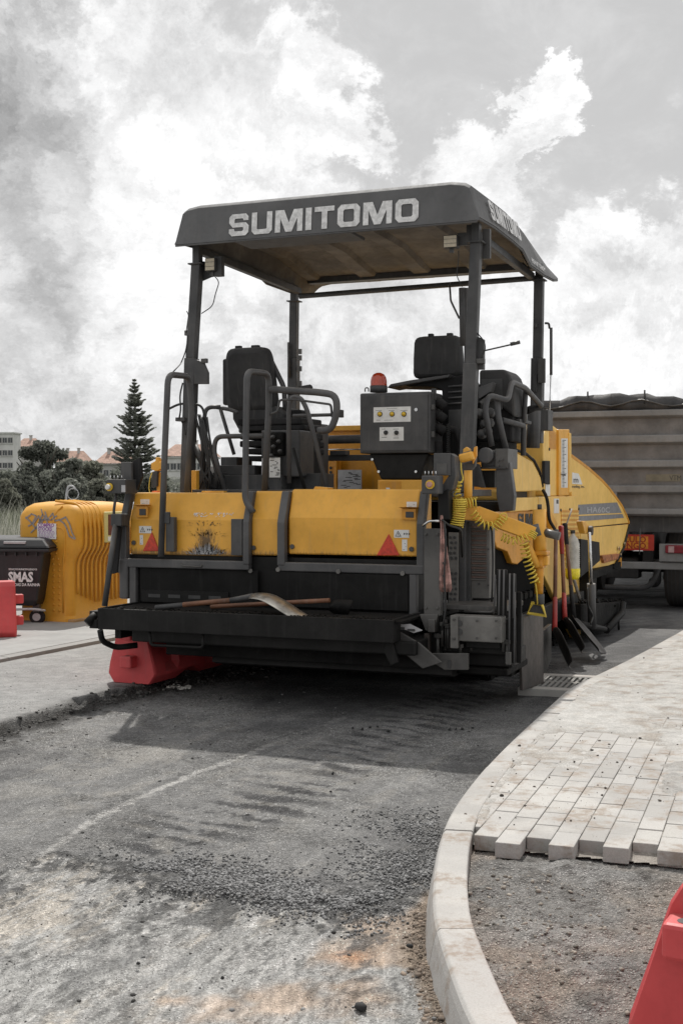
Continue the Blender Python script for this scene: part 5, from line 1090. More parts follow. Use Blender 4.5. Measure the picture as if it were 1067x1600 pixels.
def grains(name, X, Y_, Z, size, cols):
    n = len(X); B = np.array([(1, 0, 0), (-.5, .87, 0), (-.5, -.87, 0), (0, 0, 1.)]); th = rng.random(n)*6.28; c, s = np.cos(th)[:, None], np.sin(th)[:, None]; V = B[None]*(.7+.6*rng.random((n, 4, 1)))*size[:, None, None]
    V = np.stack([V[..., 0]*c-V[..., 1]*s, V[..., 0]*s+V[..., 1]*c, V[..., 2]*.75-.1*size[:, None]], -1)+np.stack([X, Y_, Z], -1)[:, None]
    Fc = (np.array([(0, 1, 3), (1, 2, 3), (2, 0, 3)])[None]+(np.arange(n)*4)[:, None, None]).reshape(-1, 3); me = bpy.data.meshes.new(name); me.vertices.add(n*4); me.vertices.foreach_set('co', V.ravel()); me.loops.add(Fc.size); me.loops.foreach_set('vertex_index', Fc.ravel().astype(np.int32))
    me.polygons.add(len(Fc)); me.polygons.foreach_set('loop_start', (np.arange(len(Fc))*3).astype(np.int32)); me.update(calc_edges=True); a = me.color_attributes.new('tone', 'FLOAT_COLOR', 'POINT'); a.data.foreach_set('color', np.concatenate([np.repeat(cols, 4, 0), np.ones((n*4, 1))], 1).astype(np.float32).ravel())
    me.materials.append(sm_); o = bpy.data.objects.new(name, me); COL.objects.link(o); o['kind'] = 'stuff'
yy_ = 2.9*(8.6/2.9)**rng.random(210000); xx_ = rng.uniform(-.30, .11, 210000)*yy_; pxx, pyy = pxa(xx_, yy_); kk = (pxx < np.interp(pyy, [1050, 1150, 1250, 1340, 1600, 1700], [860, 750, 700, 676, 690, 700]))&(rng.random(len(xx_)) < sstep(fbm(xx_, yy_, 6, 4, 400, .65), .38, .60)); xx_, yy_, pyy = xx_[kk], yy_[kk], pyy[kk]
cc_, zz_, _c = lane(xx_.reshape(1, -1), yy_.reshape(1, -1)); cc_ = cc_[0]; g_ = rng.random((len(xx_), 1)); grains('fine_grit', xx_, yy_, zz_.ravel(), .0012+.0042*rng.random(len(xx_))**3, np.clip(cc_*(.45+.9*g_)+np.where(g_ > .8, .12, 0), .02, .6))
xx_ = rng.uniform(.2, 2.2, 60000); yy_ = rng.uniform(2.6, 4.95, 60000); kk = (xx_ > np.interp(yy_, [2, 9], [0, 0]))&(xx_ < .30*yy_); xx_, yy_ = xx_[kk], yy_[kk]; SG = (xx_, yy_)
big = [(585, 1505-.0, .026), (563, 1573, .026), (521, 1457, .014), (348, 1528, .010), (217, 1505, .011), (520, 1208, .014), (517, 1237, .014), (345, 1092, .02), (551, 1137, .016), (566, 1139, .018), (578, 1136, .015), (590, 1135, .014), (607, 1142, .016), (702, 1140, .017), (712, 1139, .014), (722, 1139, .018), (738, 1137, .012), (640, 1478, .018)]
big = [(x, y, s_) for x, y, s_ in big if y != 1505]+[(216, 1505, .011)]
pb = np.array([G(x, y, .008)[:] for x, y, s_ in big]); stones('asphalt_lump', pb, np.array([s_*.68 for *_, s_ in big]), np.array([[.03, .03, .03]]*len(big)), flat=.8)

# ------------------------------------------------------------------ kerb, paving, sand bed
KZ = .12
ko = [(675, 1700), (718, 1552), (683, 1450), (678, 1400), (682, 1345), (694, 1296), (718, 1250), (760, 1197), (804, 1152), (860, 1101), (895, 1072), (945, 1048), (985, 1028), (1067, 983), (1160, 925)]
ko = [(760, 1640), (720, 1556), (684, 1450)]+ko[3:]
kw_ = [G(x, y, KZ).xy for x, y in ko]
d0 = (kw_[0]-kw_[1]).normalized(); kw_ = [kw_[0]+d0*1.2]+kw_; kw_.append(kw_[-1]+Vector((MV.x, MV.y))*45)
def catmull(P_, step=.05):
    out = []
    for i in range(len(P_)-1):
        p0, p1, p2, p3 = P_[max(i-1, 0)], P_[i], P_[i+1], P_[min(i+2, len(P_)-1)]; L = (p2-p1).length; n = max(2, int(min(L, 4)/step))
        for k in range(n):
            t = k/n
            out.append(p1.lerp(p2, t) if L > 4 else .5*((2*p1)+(-p0+p2)*t+(2*p0-5*p1+4*p2-p3)*t*t+(-p0+3*p1-3*p2+p3)*t**3))
    out.append(P_[-1]); return out
kc = catmull(kw_); kl = [0]
for i in range(1, len(kc)): kl.append(kl[-1]+(kc[i]-kc[i-1]).length)
def knorm(i):
    t = (kc[min(i+1, len(kc)-1)]-kc[max(i-1, 0)]).normalized(); return Vector((t.y, -t.x))         # towards the pavement
KW = .115
cm = paint('kerb_concrete', (.40, .39, .37), .85, .14, .35, dustcol=(.33, .28, .24), scratch=.12, scratchcol=(.25, .22, .19), streak=.1, bump=.3)
def pave_mat(name, k):
    m, N, b = mat_base(name); tc = N.new('ShaderNodeTexCoord'); g = N.new('ShaderNodeNewGeometry'); ps = g.outputs['Position']; oi = N.new('ShaderNodeObjectInfo')
    c = N.mix(oi.outputs['Random'], (.33, .32, .305), (.42, .41, .395)); n1 = N.noise(ps, 2.6, 5, .6); n2 = N.noise(ps, 26, 6, .7); n3 = N.noise(ps, 160, 3, .7)
    c = N.mix(N.math('MULTIPLY', N.rng(n1, .42, .62), .55), c, (.52, .505, .475)); st_ = N.noise(ps, 5.5, 5, .65); c = N.mix(N.math('MULTIPLY', N.math('MULTIPLY', N.rng(st_, .48, .62), N.rng(n2, .34, .60)), .85), c, (.27, .215, .17)); c = N.mix(N.math('MULTIPLY', N.rng(n2, .55, .7), .3), c, (.30, .27, .24))
    c = N.mix(N.rng(n3, .35, .75, 0, .35), c, (.22, .2, .18)); c = N.mix(N.rng(n3, .68, .74, 0, .7), c, (.07, .07, .07)); N.l.new(c, b.inputs['Base Color']); b.inputs['Roughness'].default_value = .9
    bp = N.new('ShaderNodeBump'); bp.inputs['Strength'].default_value = .5; bp.inputs['Distance'].default_value = .003; N.l.new(N.math('ADD', n2, n3), bp.inputs['Height']); N.l.new(bp.outputs[0], b.inputs['Normal']); return m
PM = pave_mat('grey_concrete_paver', 1)
kerb = empty('kerb', kind='structure')
joints = [0, 1.0, 1.62]
# joints near the picture points where the photograph shows them
jp = [G(x, y, KZ).xy for x, y in ((684, 1450), (694, 1296), (760, 1197), (845, 1114), (915, 1060))]
js = sorted([kl[min(range(len(kc)), key=lambda i: (kc[i]-q).length)] for q in jp]); js = [0.0]+js
while js[-1] < kl[-1]-1.2 and js[-1] < 30: js.append(js[-1]+1.0)
js.append(kl[-1])
def kat(s_):
    i = max(j for j in range(len(kl)) if kl[j] <= s_+1e-9); i = min(i, len(kc)-2); t = (s_-kl[i])/max(1e-6, kl[i+1]-kl[i]); return kc[i].lerp(kc[i+1], t), knorm(i).lerp(knorm(i+1), t).normalized()
for s0, s1_ in zip(js[:-1], js[1:]):
    n = max(2, int((s1_-s0)/.08)) if s1_-s0 < 5 else 3; rows = []; jit = random.uniform(-.003, .003)
    for k in range(n+1):
        p, nn = kat(s0+.004+(s1_-s0-.008)*k/n)
        prof_ = [(-.035, -.03), (-.012, KZ-.035), (-.004, KZ-.010), (.006, KZ), (KW-.004, KZ), (KW, KZ-.006), (KW, -.03)]
        rows.append([Vector((p.x+nn.x*o, p.y+nn.y*o, z+jit)) for o, z in prof_])
    m = MB().grid(rows, False); m.add(rows[0], [tuple(range(7))]); m.add(rows[-1], [tuple(range(6, -1, -1))]); m.build('kerb_stone', PM, kerb, bevel=.004)
kin = [kc[i]+knorm(i)*KW for i in range(len(kc))]; kin_y = np.array([p.y for p in kin]); kin_x = np.array([p.x for p in kin])
kinx = lambda y: np.interp(y, kin_y, kin_x)
SM = ground_mat('sandy_surface', sp=.9, bump=.8, rough=.95)
# paving stones
PA = R(19.4); pu = Vector((math.cos(PA), -math.sin(PA))); pv = Vector((math.sin(PA), math.cos(PA))); PZ = .118
O0 = G(772, 1316, PZ).xy
fr_px = {-2: (738, 1291), -1: (747, 1305), 0: (772, 1316), 1: (810, 1306), 2: (847, 1319), 3: (887, 1310), 4: (923, 1321), 5: (963, 1313), 6: (1002, 1326), 7: (1042, 1316), 8: (1082, 1328), 9: (1120, 1318)}
def clip(poly, p, n):                        # keep where (q-p).n > 0
    o = []
    for i in range(len(poly)):
        a, b = poly[i], poly[(i+1) % len(poly)]; da, db = (a-p).dot(n), (b-p).dot(n)
        if da > 0: o.append(a)
        if (da > 0) != (db > 0): o.append(a.lerp(b, da/(da-db)))
    return o
pavement = empty('pavement', kind='structure'); npv = 0
for i in range(-34, 10):
    if i in fr_px: f0 = (G(*fr_px[i], PZ).xy-O0).dot(pv)
    else: f0 = (-.03 if i % 2 == 0 else .07)
    if i < -2: f0 = (0.0 if i % 2 == 0 else .1)
    for j in range(0, 17):
        l0 = f0+j*.203; a0 = i*.1015
        if l0 > 3.25 or npv >= 300: continue
        q = [O0+pu*(a0+dx)+pv*(l0+dy) for dx, dy in ((.0015, .0015), (.1, .0015), (.1, .2), (.0015, .2))]
        cy = sum(p.y for p in q)/4; kx = kinx(cy)+.004; k2 = kinx(cy+.1)+.004; tdir = Vector((k2-kx, .1)).normalized(); nn = Vector((tdir.y, -tdir.x))
        q = clip(q, Vector((kx, cy)), nn)
        if len(q) < 3: continue
        ar = abs(sum(q[k].x*q[(k+1) % len(q)].y-q[(k+1) % len(q)].x*q[k].y for k in range(len(q))))/2
        if ar < .0012: continue
        cxp, cyp = PXof(q[0].x, q[0].y, PZ)
        if cxp > 1085: continue
        dz = random.uniform(-.002, .002); m = MB().prism([Vector((p.x, p.y, PZ+dz)) for p in q], (0, 0, -.062)); m.build('paver_brick', PM, pavement, bevel=.0035); npv += 1
# sand in the joints, drifting over the stones farther off
xs = np.concatenate([np.linspace(-.001, 1.9, 130), np.linspace(1.95, 6, 40)]); ys = np.concatenate([np.linspace(4.6, 9.5, 260), np.linspace(9.53, 20, 160), np.linspace(20.3, 46, 50)]); X, Y_ = np.meshgrid(xs, ys); X = X+np.interp(Y_, kin_y, kin_x)
along = (X-O0.x)*pv.x+(Y_-O0.y)*pv.y
n = fbm(X, Y_, 2.0, 5, 101); nf = fbm(X, Y_, 13, 4, 103)
px, py = pxa(X, Y_, PZ)
cover = np.clip(sstep(n+.25*sstep(along, 1.0, 2.6)+.14*np.exp(-((px-860)/110)**2-((py-1190)/20)**2), .60, .72)+sstep(along, 2.85, 3.15), 0, 1)
cover = np.maximum(cover, sstep(.06-(X-np.interp(Y_, kin_y, kin_x)), -.02, .05)*sstep(nf, .35, .5)*(Y_ < 7.8))
gp = np.exp(-((px-1062)/34)**4-((py-1215)/38)**4); cover = np.maximum(cover, sstep(gp+(nf-.5)*1.6, .5, .9))
Z = PZ-.0065+cover*.0095+.004*sstep(along, 1.2, 2.8)+(nf-.5)*.004; C = np.ones(X.shape+(3,))*np.array([.31, .285, .255]); C = mixc(C, (.46, .45, .43), cover*.9); C = mixc(C, (.30, .255, .21), sstep(nf, .5, .68)*.6*cover); C = mixc(C, (.30, .292, .28), sstep(gp+(nf-.5)*1.6, .5, .9)*.6)
C = mixc(C, (.52, .51, .49), sstep(n, .5, .65)*cover*.5)
msk = along > .08
Z = Z-.045*(1-sstep(along, .10, .34))
sheet('pavement_dust', X, Y_, Z, C, .15+0*X, SM, mask=msk)['kind'] = 'structure'
SM2 = ground_mat('loose_sand', sp=1.0, bump=1.0, rough=.95)
# sand bed at the corner
xs = np.linspace(-.002, 2.2, 250); ys = np.linspace(1.6, 5.6, 400); X, Y_ = np.meshgrid(xs, ys); X = X+np.interp(Y_, kin_y, kin_x); px, py = pxa(X, Y_, .05); n = fbm(X, Y_, 3.2, 5, 111); nf = fbm(X, Y_, 16, 4, 112)
kxx = np.interp(Y_, kin_y, kin_x); along = (X-O0.x)*pv.x+(Y_-O0.y)*pv.y
Z = .050+(n-.5)*.065+(nf-.5)*.03+(fbm(X, Y_, 40, 3, 113)-.5)*.008+.02*sstep(.12-(X-kxx), 0, .12)*0+.012*np.exp(-((along+.06)/.07)**2)
Z = np.minimum(Z, .098); Z = np.where(along > .03, np.minimum(Z, .052), Z)
C = np.ones(X.shape+(3,))*np.array([.27, .262, .25]); C = mixc(C, (.33, .275, .23), sstep(fbm(X, Y_, 1.6, 4, 114)+.25*np.exp(-((X-kxx)/.22)**2), .50, .68)*.85); C = mixc(C, (.36, .355, .345), sstep(n, .5, .62)*.5); C = mixc(C, (.11, .10, .09), sstep(nf, .56, .70)*.6)
sheet('sand_bed', X, Y_, Z, C, .6+0*X, SM2, mask=(along < .4))['kind'] = 'structure'
def sandz(X, Y_): return np.minimum(.050+(fbm(X, Y_, 3.2, 5, 111)-.5)*.065+(fbm(X, Y_, 16, 4, 112)-.5)*.03, .095)
X, Y_ = scatter(15000, .3, 2.3, 2.6, 4.95, lambda X, Y_, px, py: .25+.75*sstep(fbm(X, Y_, 3, 3, 120), .45, .6)); k = (X > np.interp(Y_, kin_y, kin_x)+.01)&(((X-O0.x)*pv.x+(Y_-O0.y)*pv.y) < .0); X, Y_ = X[k], Y_[k]
g_ = rng.random((len(X), 1)); stones('sand_pebbles', np.stack([X, Y_, sandz(X, Y_)+.001], -1), .0012+.010*rng.random(len(X))**8, np.array([.32, .285, .24])*(.35+1.1*g_))
X, Y_ = scatter(7000, .3, 4.6, 4.9, 11, lambda X, Y_, px, py: .2+.8*sstep(fbm(X, Y_, 3, 3, 121), .45, .6)); k = X > np.interp(Y_, kin_y, kin_x)-.06; X, Y_ = X[k], Y_[k]
k = ((X-O0.x)*pv.x+(Y_-O0.y)*pv.y) > .15; X, Y_ = X[k], Y_[k]
g_ = rng.random((len(X), 1)); stones('paving_grit', np.stack([X, Y_, PZ+.003+0*X], -1), .0013+.009*rng.random(len(X))**9, np.array([.12, .10, .085])*(.5+1.6*g_**2))
xx_, yy_ = SG; kk = (xx_ > np.interp(yy_, kin_y, kin_x)+.005)&(((xx_-O0.x)*pv.x+(yy_-O0.y)*pv.y) < -.02)&(rng.random(len(xx_)) < sstep(fbm(xx_, yy_, 5, 4, 401), .36, .56)); xx_, yy_ = xx_[kk], yy_[kk]; g_ = rng.random((len(xx_), 1)); grains('sand_grit', xx_, yy_, sandz(xx_, yy_), .0012+.0045*rng.random(len(xx_))**3, np.array([.27, .255, .235])*(.45+1.1*g_))
# soil crumbs along the kerb foot
X, Y_ = scatter(26000, -.4, .6, 2.6, 5.0, lambda X, Y_, px, py: sstep(px-np.interp(py, [1380, 1430, 1480, 1600, 1800], [690, 640, 625, 660, 700]), -10, 30)*(py > 1378)*.8); k = X < np.interp(Y_, kin_y, kin_x)-KW-.03; X, Y_ = X[k], Y_[k]
g_ = rng.random((len(X), 1)); stones('soil_crumbs', np.stack([X, Y_, lane_z(X, Y_)+.001], -1), .002+.009*rng.random(len(X))**4, np.array([.22, .17, .13])*(.5+1.2*g_))
# ---- drain by the kerb
dr = empty('drain_grate', G(808, 1086, 0), -R(19), label='concrete framed drain with slotted iron grate beside the paver', category='drain'); dr.scale = (1.12, 1.12, 1)
MB().box((0, 0, -.02), (.60, .09, .055)).box((0, .62, -.02), (.60, .70, .055)).box((0, .09, -.02), (.09, .62, .055)).box((.53, .09, -.02), (.60, .62, .055)).build('drain_frame', cm, dr, bevel=.006)
gm_ = paint('dusty_cast_iron', (.17, .165, .155), .8, .3, .5, dustcol=(.26, .25, .23))
MB().box((.09, .09, .030), (.53, .12, .052)).box((.09, .59, .030), (.53, .62, .052)).box((.09, .34, .030), (.53, .37, .052)).build('grate_rim', gm_, dr, bevel=.002)
for k in range(12): x = .09+k*.0375; MB().box((x, .12, .030), (x+.020, .59, .0515)).build('grate_bar', gm_, dr, bevel=.002)
MB().box((.09, .09, -.01), (.53, .62, -.005)).build('drain_pit', M['print'], dr)
# ---- left pavement strip
e0, e1 = G(0, 1033, .03), G(165, 1001, .03); dv = (e1-e0).normalized(); 
lp0 = e0-dv*12; nl = Vector((-dv.y, dv.x, 0))
strip = paint('pale_kerb_strip', (.27, .265, .255), .9, .1, .2, dustcol=(.28, .275, .265))
concl = paint('light_concrete_walk', (.30, .30, .295), .9, .15, .15, dustcol=(.36, .355, .34), scratch=.05, streak=0, bump=.3)
MB().prism([lp0+Vector((0, 0, .046))+nl*.0, lp0+dv*42+Vector((0, 0, .046)), lp0+dv*42+nl*4.2+Vector((0, 0, .046)), lp0+nl*4.2+Vector((0, 0, .046))], (0, 0, -.1)).build('left_pavement', concl, None, kind='structure')
for k in range(14): a_ = lp0+dv*(k*3); MB().prism([a_+dv*.006+nl*-.10+Vector((0, 0, .0355)), a_+dv*2.994+nl*-.10+Vector((0, 0, .0355)), a_+dv*2.994+nl*-.004+Vector((0, 0, .0435)), a_+dv*.006+nl*-.004+Vector((0, 0, .0435))], (0, 0, -.1)).build('kerb_strip', strip, None, kind='structure')
# ================================================================== THINGS AROUND
# ---- water filled barriers
def barrier(label, loc, rz, length=1.05, mat=None, H=.56, lugs=True, lug_y=0.0, low=True):
    root = empty('plastic_barrier', loc, rz, label=label, category='barrier', group='red plastic barriers')
    mt = mat or M['barrier']; w, t = .21, .085; m = MB()
    prof = [(-w+.05, 0), (-w, .07), (-w+.012, .14), (-t-.01, H-.05), (-t+.02, H), (t-.02, H), (t+.01, H-.05), (w-.012, .14), (w, .07), (w-.05, 0)]
    xs_ = [0, .015, .16, .20, .34, .38, length/2-.06, length/2-.03, length/2+.03, length/2+.06, length-.38, length-.34, length-.20, length-.16, length-.015, length]
    rows = []
    for i, x in enumerate(xs_):
        k = 0 if i in (0, len(xs_)-1) else 1
        rec = .05 if i in (3, 4, 11, 12) else 0; foot = .06 if i in (6, 7, 8, 9) else 0
        row = []
        for y, z in prof:
            yy = y*(1 if k else .94); zz = z*(1 if k else .98)+(.0 if k else .004)
            if rec and .1 < z < H-.06: yy = yy-math.copysign(rec*(1 if z < .2 else .45), yy)
            if foot and z < .01: zz += foot
            row.append(Vector((x, yy, zz)))
        rows.append(row)
    m.grid(rows, False, closed=True); m.add(rows[0], [tuple(range(len(prof)))]); m.add(rows[-1], [tuple(range(len(prof)-1, -1, -1))])
    m.build('barrier_body', mt, root, bevel=.012)
    if lugs:
        for x, z in ((-.035, .38), (-.035, .17), (length+.035, .30), (length+.035, .10)):
            if z == .17 and not low: continue
            l_ = MB().box((x-.05, lug_y-.05, z-.045), (x+.05, lug_y+.05, z+.045)).build('coupling_lug', mt, root, bevel=.012)
            MB().cyl((x-.012, lug_y, z+.0455), (x-.012, lug_y, z+.0462), .02, n=12).build('pin_hole', M['print'], l_)
    return root
M['barrier'] = paint('red_barrier_plastic', (.60, .065, .070), .55, .15, .25, dustcol=(.42, .25, .22), scratch=.3, scratchcol=(.65, .22, .2), streak=.15, bump=.08, spec=.5)
M['barrier_pale'] = paint('sun_bleached_barrier', (.62, .36, .32), .6, .12, .4, dustcol=(.55, .45, .42))
n0, n1 = G(212, 1075, .02), G(318, 1046, .02); d = n1-n0
barrier('red plastic barrier lying under the left end of the catwalk', (n0.x-.045, n0.y+.08, .040), math.atan2(d.y, d.x), length=1.15)
n2 = G(352, 1044, .02); barrier('pale pinkish barrier end just behind the red one under the screed', (n2.x-.12, n2.y+.35, .040), math.atan2(d.y, d.x)+.1, length=1.0, mat=M['barrier_pale'])
n3 = G(33, 997, .05); barrier('red plastic barrier in front of the black rubbish bin', (n3.x-.075, n3.y+.05, .050), R(202), length=1.1)
n4 = G(985, 1650, .06)
barrier('red plastic barrier standing on the sand bed inside the kerb corner', (.882, 2.98, .045), R(62), length=1.0, H=.50, lug_y=.045, low=False)

# ---- yellow clothes bank
BY = G(112, 975, .055); bank = empty('clothes_bank', BY, MYAW, label='ribbed yellow recycling bank with a white notice and grey graffiti', category='recycling bank')
BMt = paint('yellow_bank_plastic', (.68, .335, .028), .55, .1, .12, dustcol=(.5, .36, .2), streak=.15, scratch=.1, scratchcol=(.5, .3, .1)); Wb, Db, Hb = .70, 1.25, 1.30
def bank_off(z): return .10*float(sstep(np.array(z), .70, .92))      # upper body bulges out
rows = []
for z, k in [(.0, .0), (.06, .0), (.09, .03), (.30, .03), (.55, .03), (.70, .03), (.78, .03), (.85, .03), (.92, .03), (1.1, .03), (1.25, .03), (1.32, .05), (1.375, .09), (1.405, .17), (1.42, .32)]:
    o = bank_off(z); r_ = .10; z = z*.925; pts = []
    x0, x1, y0, y1 = -Wb+k*.6, .0-k+.03+o, .0+k-.03-o*.25, Db-k
    for cxx, cyy, a0 in ((x1-r_, y0+r_, -90), (x1-r_, y1-r_, 0), (x0+r_, y1-r_, 90), (x0+r_, y0+r_, 180)):
        for q in range(5): t = R(a0+q*22.5); pts.append(Vector((cxx+r_*math.cos(t), cyy+r_*math.sin(t), z-(max(0, (.22-(cxx+Wb))*.30) if z > 1.2 else 0))))
    rows.append(pts)
MB().grid(rows, True, closed=True).add(rows[-1], [tuple(range(20))]).build('bank_body', BMt, bank).modifiers.new('e', 'EDGE_SPLIT').split_angle = R(50)
for k in range(13):                           # ribs on the right hand side and round the corner
    y = .10+k*.085; pts = [Vector((.035+bank_off(z), y, z*.925)) for z in (.22+.03*max(0, 4-k), .5, .68, .76, .82, .88, .94, 1.1 if k < 5 or k > 9 else .98)]
    if k < 5: pts += [Vector((.10, y, 1.20)), Vector((.02, y, 1.295)), Vector((-.25, y, 1.322))]
    MB().tube([p-Vector((.012, 0, 0)) for p in pts], .014, n=6, fil=.05).build('bank_rib', BMt, bank)
for k in range(4): x = -.50+k*.0; 
for k in range(17):
    for xx in (-.34, -.27): MB().lathe([(.016, 0), (.012, .008), (0, .010)], c=(xx+.12-(.02 if k > 9 else 0), -bank_off(.2+k*.07)*.25-.001, .14+k*.062), axis=(0, -1, 0), n=7).build('bank_stud', BMt, bank)
MB().tube([(-.10, -.002, .12), (-.10, -.002, .62), (-.06, -.026, .83), (-.06, -.026, 1.02), (-.20, -.026, 1.05), (-.20, -.022, 1.18), (-.12, .02, 1.27)], .010, n=6, fil=.06).build('bank_seam', BMt, bank)
MB().box((-Wb+.0, -.02, .0), (.06, Db-.02, .05)).build('bank_skirt', paint('dirty_yellow_skirt', (.50, .30, .12), .7, .3, .4), bank, bevel=.01)
wf = MB().box((.125, .44, .86), (.150, .86, 1.20)).build('hatch_frame', paint('cream_hatch_frame', (.62, .55, .22), .5, .1, .1), bank, bevel=.01); MB().box((.149, .50, .94), (.153, .81, 1.17)).build('hatch_opening', plain('dark_red_flap', (.13, .025, .006), .5), wf); MB().box((.149, .49, .875), (.155, .82, .925)).build('hatch_sill', M['white'], wf, bevel=.003)
def bfront(px_, py_, o=-.035): q = P(px_, py_, b=o, frame=(BY, MU, MV)); return q
p, q = bfront(59, 842), bfront(88.5, 818); nt = MB().box((p.x, -.037, p.z), (q.x, -.035, q.z)).build('notice', M['white'], bank)
pur = plain('purple_print', (.30, .12, .36), .6)
for i, (txt, s_, z_) in enumerate((('COMPRO', .052, .86), ('STOCKS', .052, .62))):
    o = text_mesh('notice_text', txt, s_, pur, Vector((p.x+.012, -.0378, p.z+(q.z-p.z)*(z_-.08))), basis((1, 0, 0), (0, 0, 1)), nt, bold=.002, sx=.92)
mm = MB(); rr = random.Random(2)
for k in range(6):
    z = p.z+(q.z-p.z)*(.47-.075*k); x = p.x+.02
    while x < q.x-.03: w = rr.uniform(.012, .035); mm.box((x, -.0376, z), (min(x+w, q.x-.02), -.0371, z+.006)); x += w+.008
mm.build('notice_print', pur, nt)
gr = plain('grey_graffiti', (.27, .25, .24), .5)
for pts in ([(36, 810), (45, 803), (52, 806), (46, 818), (40, 822)], [(36, 808), (44, 816), (52, 826), (58, 812), (62, 804)], [(48, 818), (56, 806), (60, 818), (66, 806), (70, 818)], [(44, 832), (52, 824), (60, 812), (76, 812), (84, 806)], [(66, 800), (70, 812), (78, 802), (82, 814), (88, 812), (96, 818), (100, 826), (104, 838), (112, 842)], [(90, 812), (98, 808), (104, 818), (108, 832), (113, 842)], [(60, 796), (63, 806)]):
    m = MB(); Q = [bfront(x+5, y, -.031) for x, y in pts]
    for qa, qb in zip(Q[:-1], Q[1:]):
        e_ = (qb-qa).normalized(); sd_ = e_.cross(Vector((0, 1, 0)))*.008; m.prism([qa-sd_-e_*.005, qa+sd_-e_*.005, qb+sd_+e_*.005, qb-sd_+e_*.005], (0, -.0012, 0))
    m.build('graffiti_stroke', gr, bank)

# ---- black four-wheeled rubbish bin
KB = G(74, 978, .055); kb = empty('rubbish_bin', KB+Vector((-.02, 0, 0)), MYAW+R(16), label='black wheeled rubbish bin with white SMAS lettering and closed lid', category='rubbish bin'); kb.scale = (1, 1, .94)
BK = paint('black_bin_plastic', (.014, .0145, .016), .5, .2, .08, dustcol=(.07, .075, .085), scratch=.1, streak=.1, bump=.05, spec=.5); W1 = 1.28
rows = [[Vector((x, y, z)) for x, y in ((-W1+k, d_+k*.5), (0-k*1.3, d_+k*.5), (0-k*1.3, .95-k), (-W1+k, .95-k))] for z, k, d_ in ((.22, .10, .02), (.28, .08, .01), (.80, .015, 0), (.84, .0, -.01))]
MB().grid(rows, False, closed=True).add(rows[0], [(3, 2, 1, 0)]).build('bin_body', BK, kb, bevel=.02)
MB().box((-W1-.05, -.05, .835), (.06, 1.0, .875)).build('bin_rim', BK, kb, bevel=.012)
for k in range(11): MB().box((-W1+.04+k*.115, -.03, .79), (-W1+.055+k*.115, .0, .84)).build('rim_web', BK, kb)
rows = [[Vector((x, y, z)) for x, y in ((-W1-.05+k, -.05+k), (.06-k*1.2, -.05+k), (.06-k*1.2, 1.0-k), (-W1-.05+k, 1.0-k))] for z, k in ((.885, 0), (.905, .012), (.975, .07), (.99, .13))]
lid = MB().grid(rows, False, closed=True).add(rows[-1], [(0, 1, 2, 3)]).build('bin_lid', BK, kb, bevel=.015); MB().box((-W1/2-.14, -.035, .915), (-W1/2+.14, -.015, .945)).build('lid_handle', M['sticker'], lid, bevel=.005)
MB().box((-.44, -.03, .925), (-.20, .0, .955)).build('lid_handle', M['sticker'], lid, bevel=.005)
for x in (-.14, -W1+.16):
    for y in (.14, .78):
        c = MB().box((x-.035, y-.03, .14), (x+.035, y+.04, .23)).build('castor', M['steelgrey'], kb, bevel=.005); MB().cyl((x, y-.005, .085), (x, y+.045, .085), .085, n=20).build('castor_tyre', M['rubber'], c, bevel=.01); MB().cyl((x, y-.01, .085), (x, y+.05, .085), .045, n=14).build('castor_hub', M['sticker'], c)
MB().tube([(-.65, .0, .17), (-.14, .0, .19), (-.02, .05, .17), (-.10, .25, .15)], .014, n=8, fil=.05).build('brake_bar', M['sticker'], kb)
bx = basis((1, 0, 0), (0, .03, 1))
text_mesh('bin_lettering', 'SMAS', .150, M['letter'], Vector((-.40, .001, .50)), bx, kb, bold=.006, sx=.76)
text_mesh('bin_lettering', 'SERVIÇOS MUNICIPALIZADOS', .028, M['letter'], Vector((-.397, .000, .628)), bx, kb, bold=.0006, sx=.83)
text_mesh('bin_lettering', 'CALDAS DA RAINHA', .046, M['letter'], Vector((-.402, .003, .448)), bx, kb, bold=.001, sx=.80)

# ---- tipper lorry backed up to the hopper
TR = MROOT+MU*1.08+MV*6.55; TF = (TR, MU, MV); tk = empty('tipper_lorry', TR, MYAW, label='dusty grey tipper lorry with ribbed tailgate and tarpaulin backed up to the hopper', category='lorry')
TM = paint('dusty_grey_body_paint', (.215, .214, .211), .6, .2, .35, dustcol=(.24, .215, .195), scratch=.3, scratchcol=(.24, .22, .2), streak=.45); TM2 = paint('dusty_brown_body_paint', (.178, .171, .166), .65, .3, .3, dustcol=(.2, .17, .15), scratch=.3, streak=.5)
TP = lambda x, y, b=0: P(x, y, b=b, frame=TF)
zt_, zb_ = TP(950, 645).z, TP(950, 800).z; AL, AR = -1.22, 1.25
MB().box((AL+.04, .03, zb_), (AR-.04, .08, zt_)).build('tailgate', TM2, tk)
ribz = [TP(960, (650+640)/2+2).z]; 
for i, (y0, y1) in enumerate(((642, 651), (681, 692), (720, 730), (759, 769), (795, 803))):
    z1, z0 = TP(960, y0).z, TP(960, y1).z; MB().prism([(AL, .03, z0-.03), (AL, -.05, z0), (AL, -.05, z1), (AL, .03, z1+.01)], (AR-AL, 0, 0)).build('tailgate_rib', TM, tk, bevel=.008)
MB().box((AL-.02, -.04, zb_), (AL+.06, .12, zt_)).build('tailgate_post', TM, tk, bevel=.01); MB().box((AR-.06, -.04, zb_), (AR+.02, .12, zt_)).build('tailgate_post', TM, tk, bevel=.01)
MB().box((-.02+.0, -.045, zb_), (.09, .0, zb_+.28)).build('tailgate_bracket', TM, tk, bevel=.01); MB().prism([(-.06, -.06, zb_-.02), (.12, -.06, zb_-.02), (.06, -.06, zb_+.10), (.0, -.06, zb_+.10)], (0, .02, 0)).build('tailgate_catch', M['sticker'], tk)
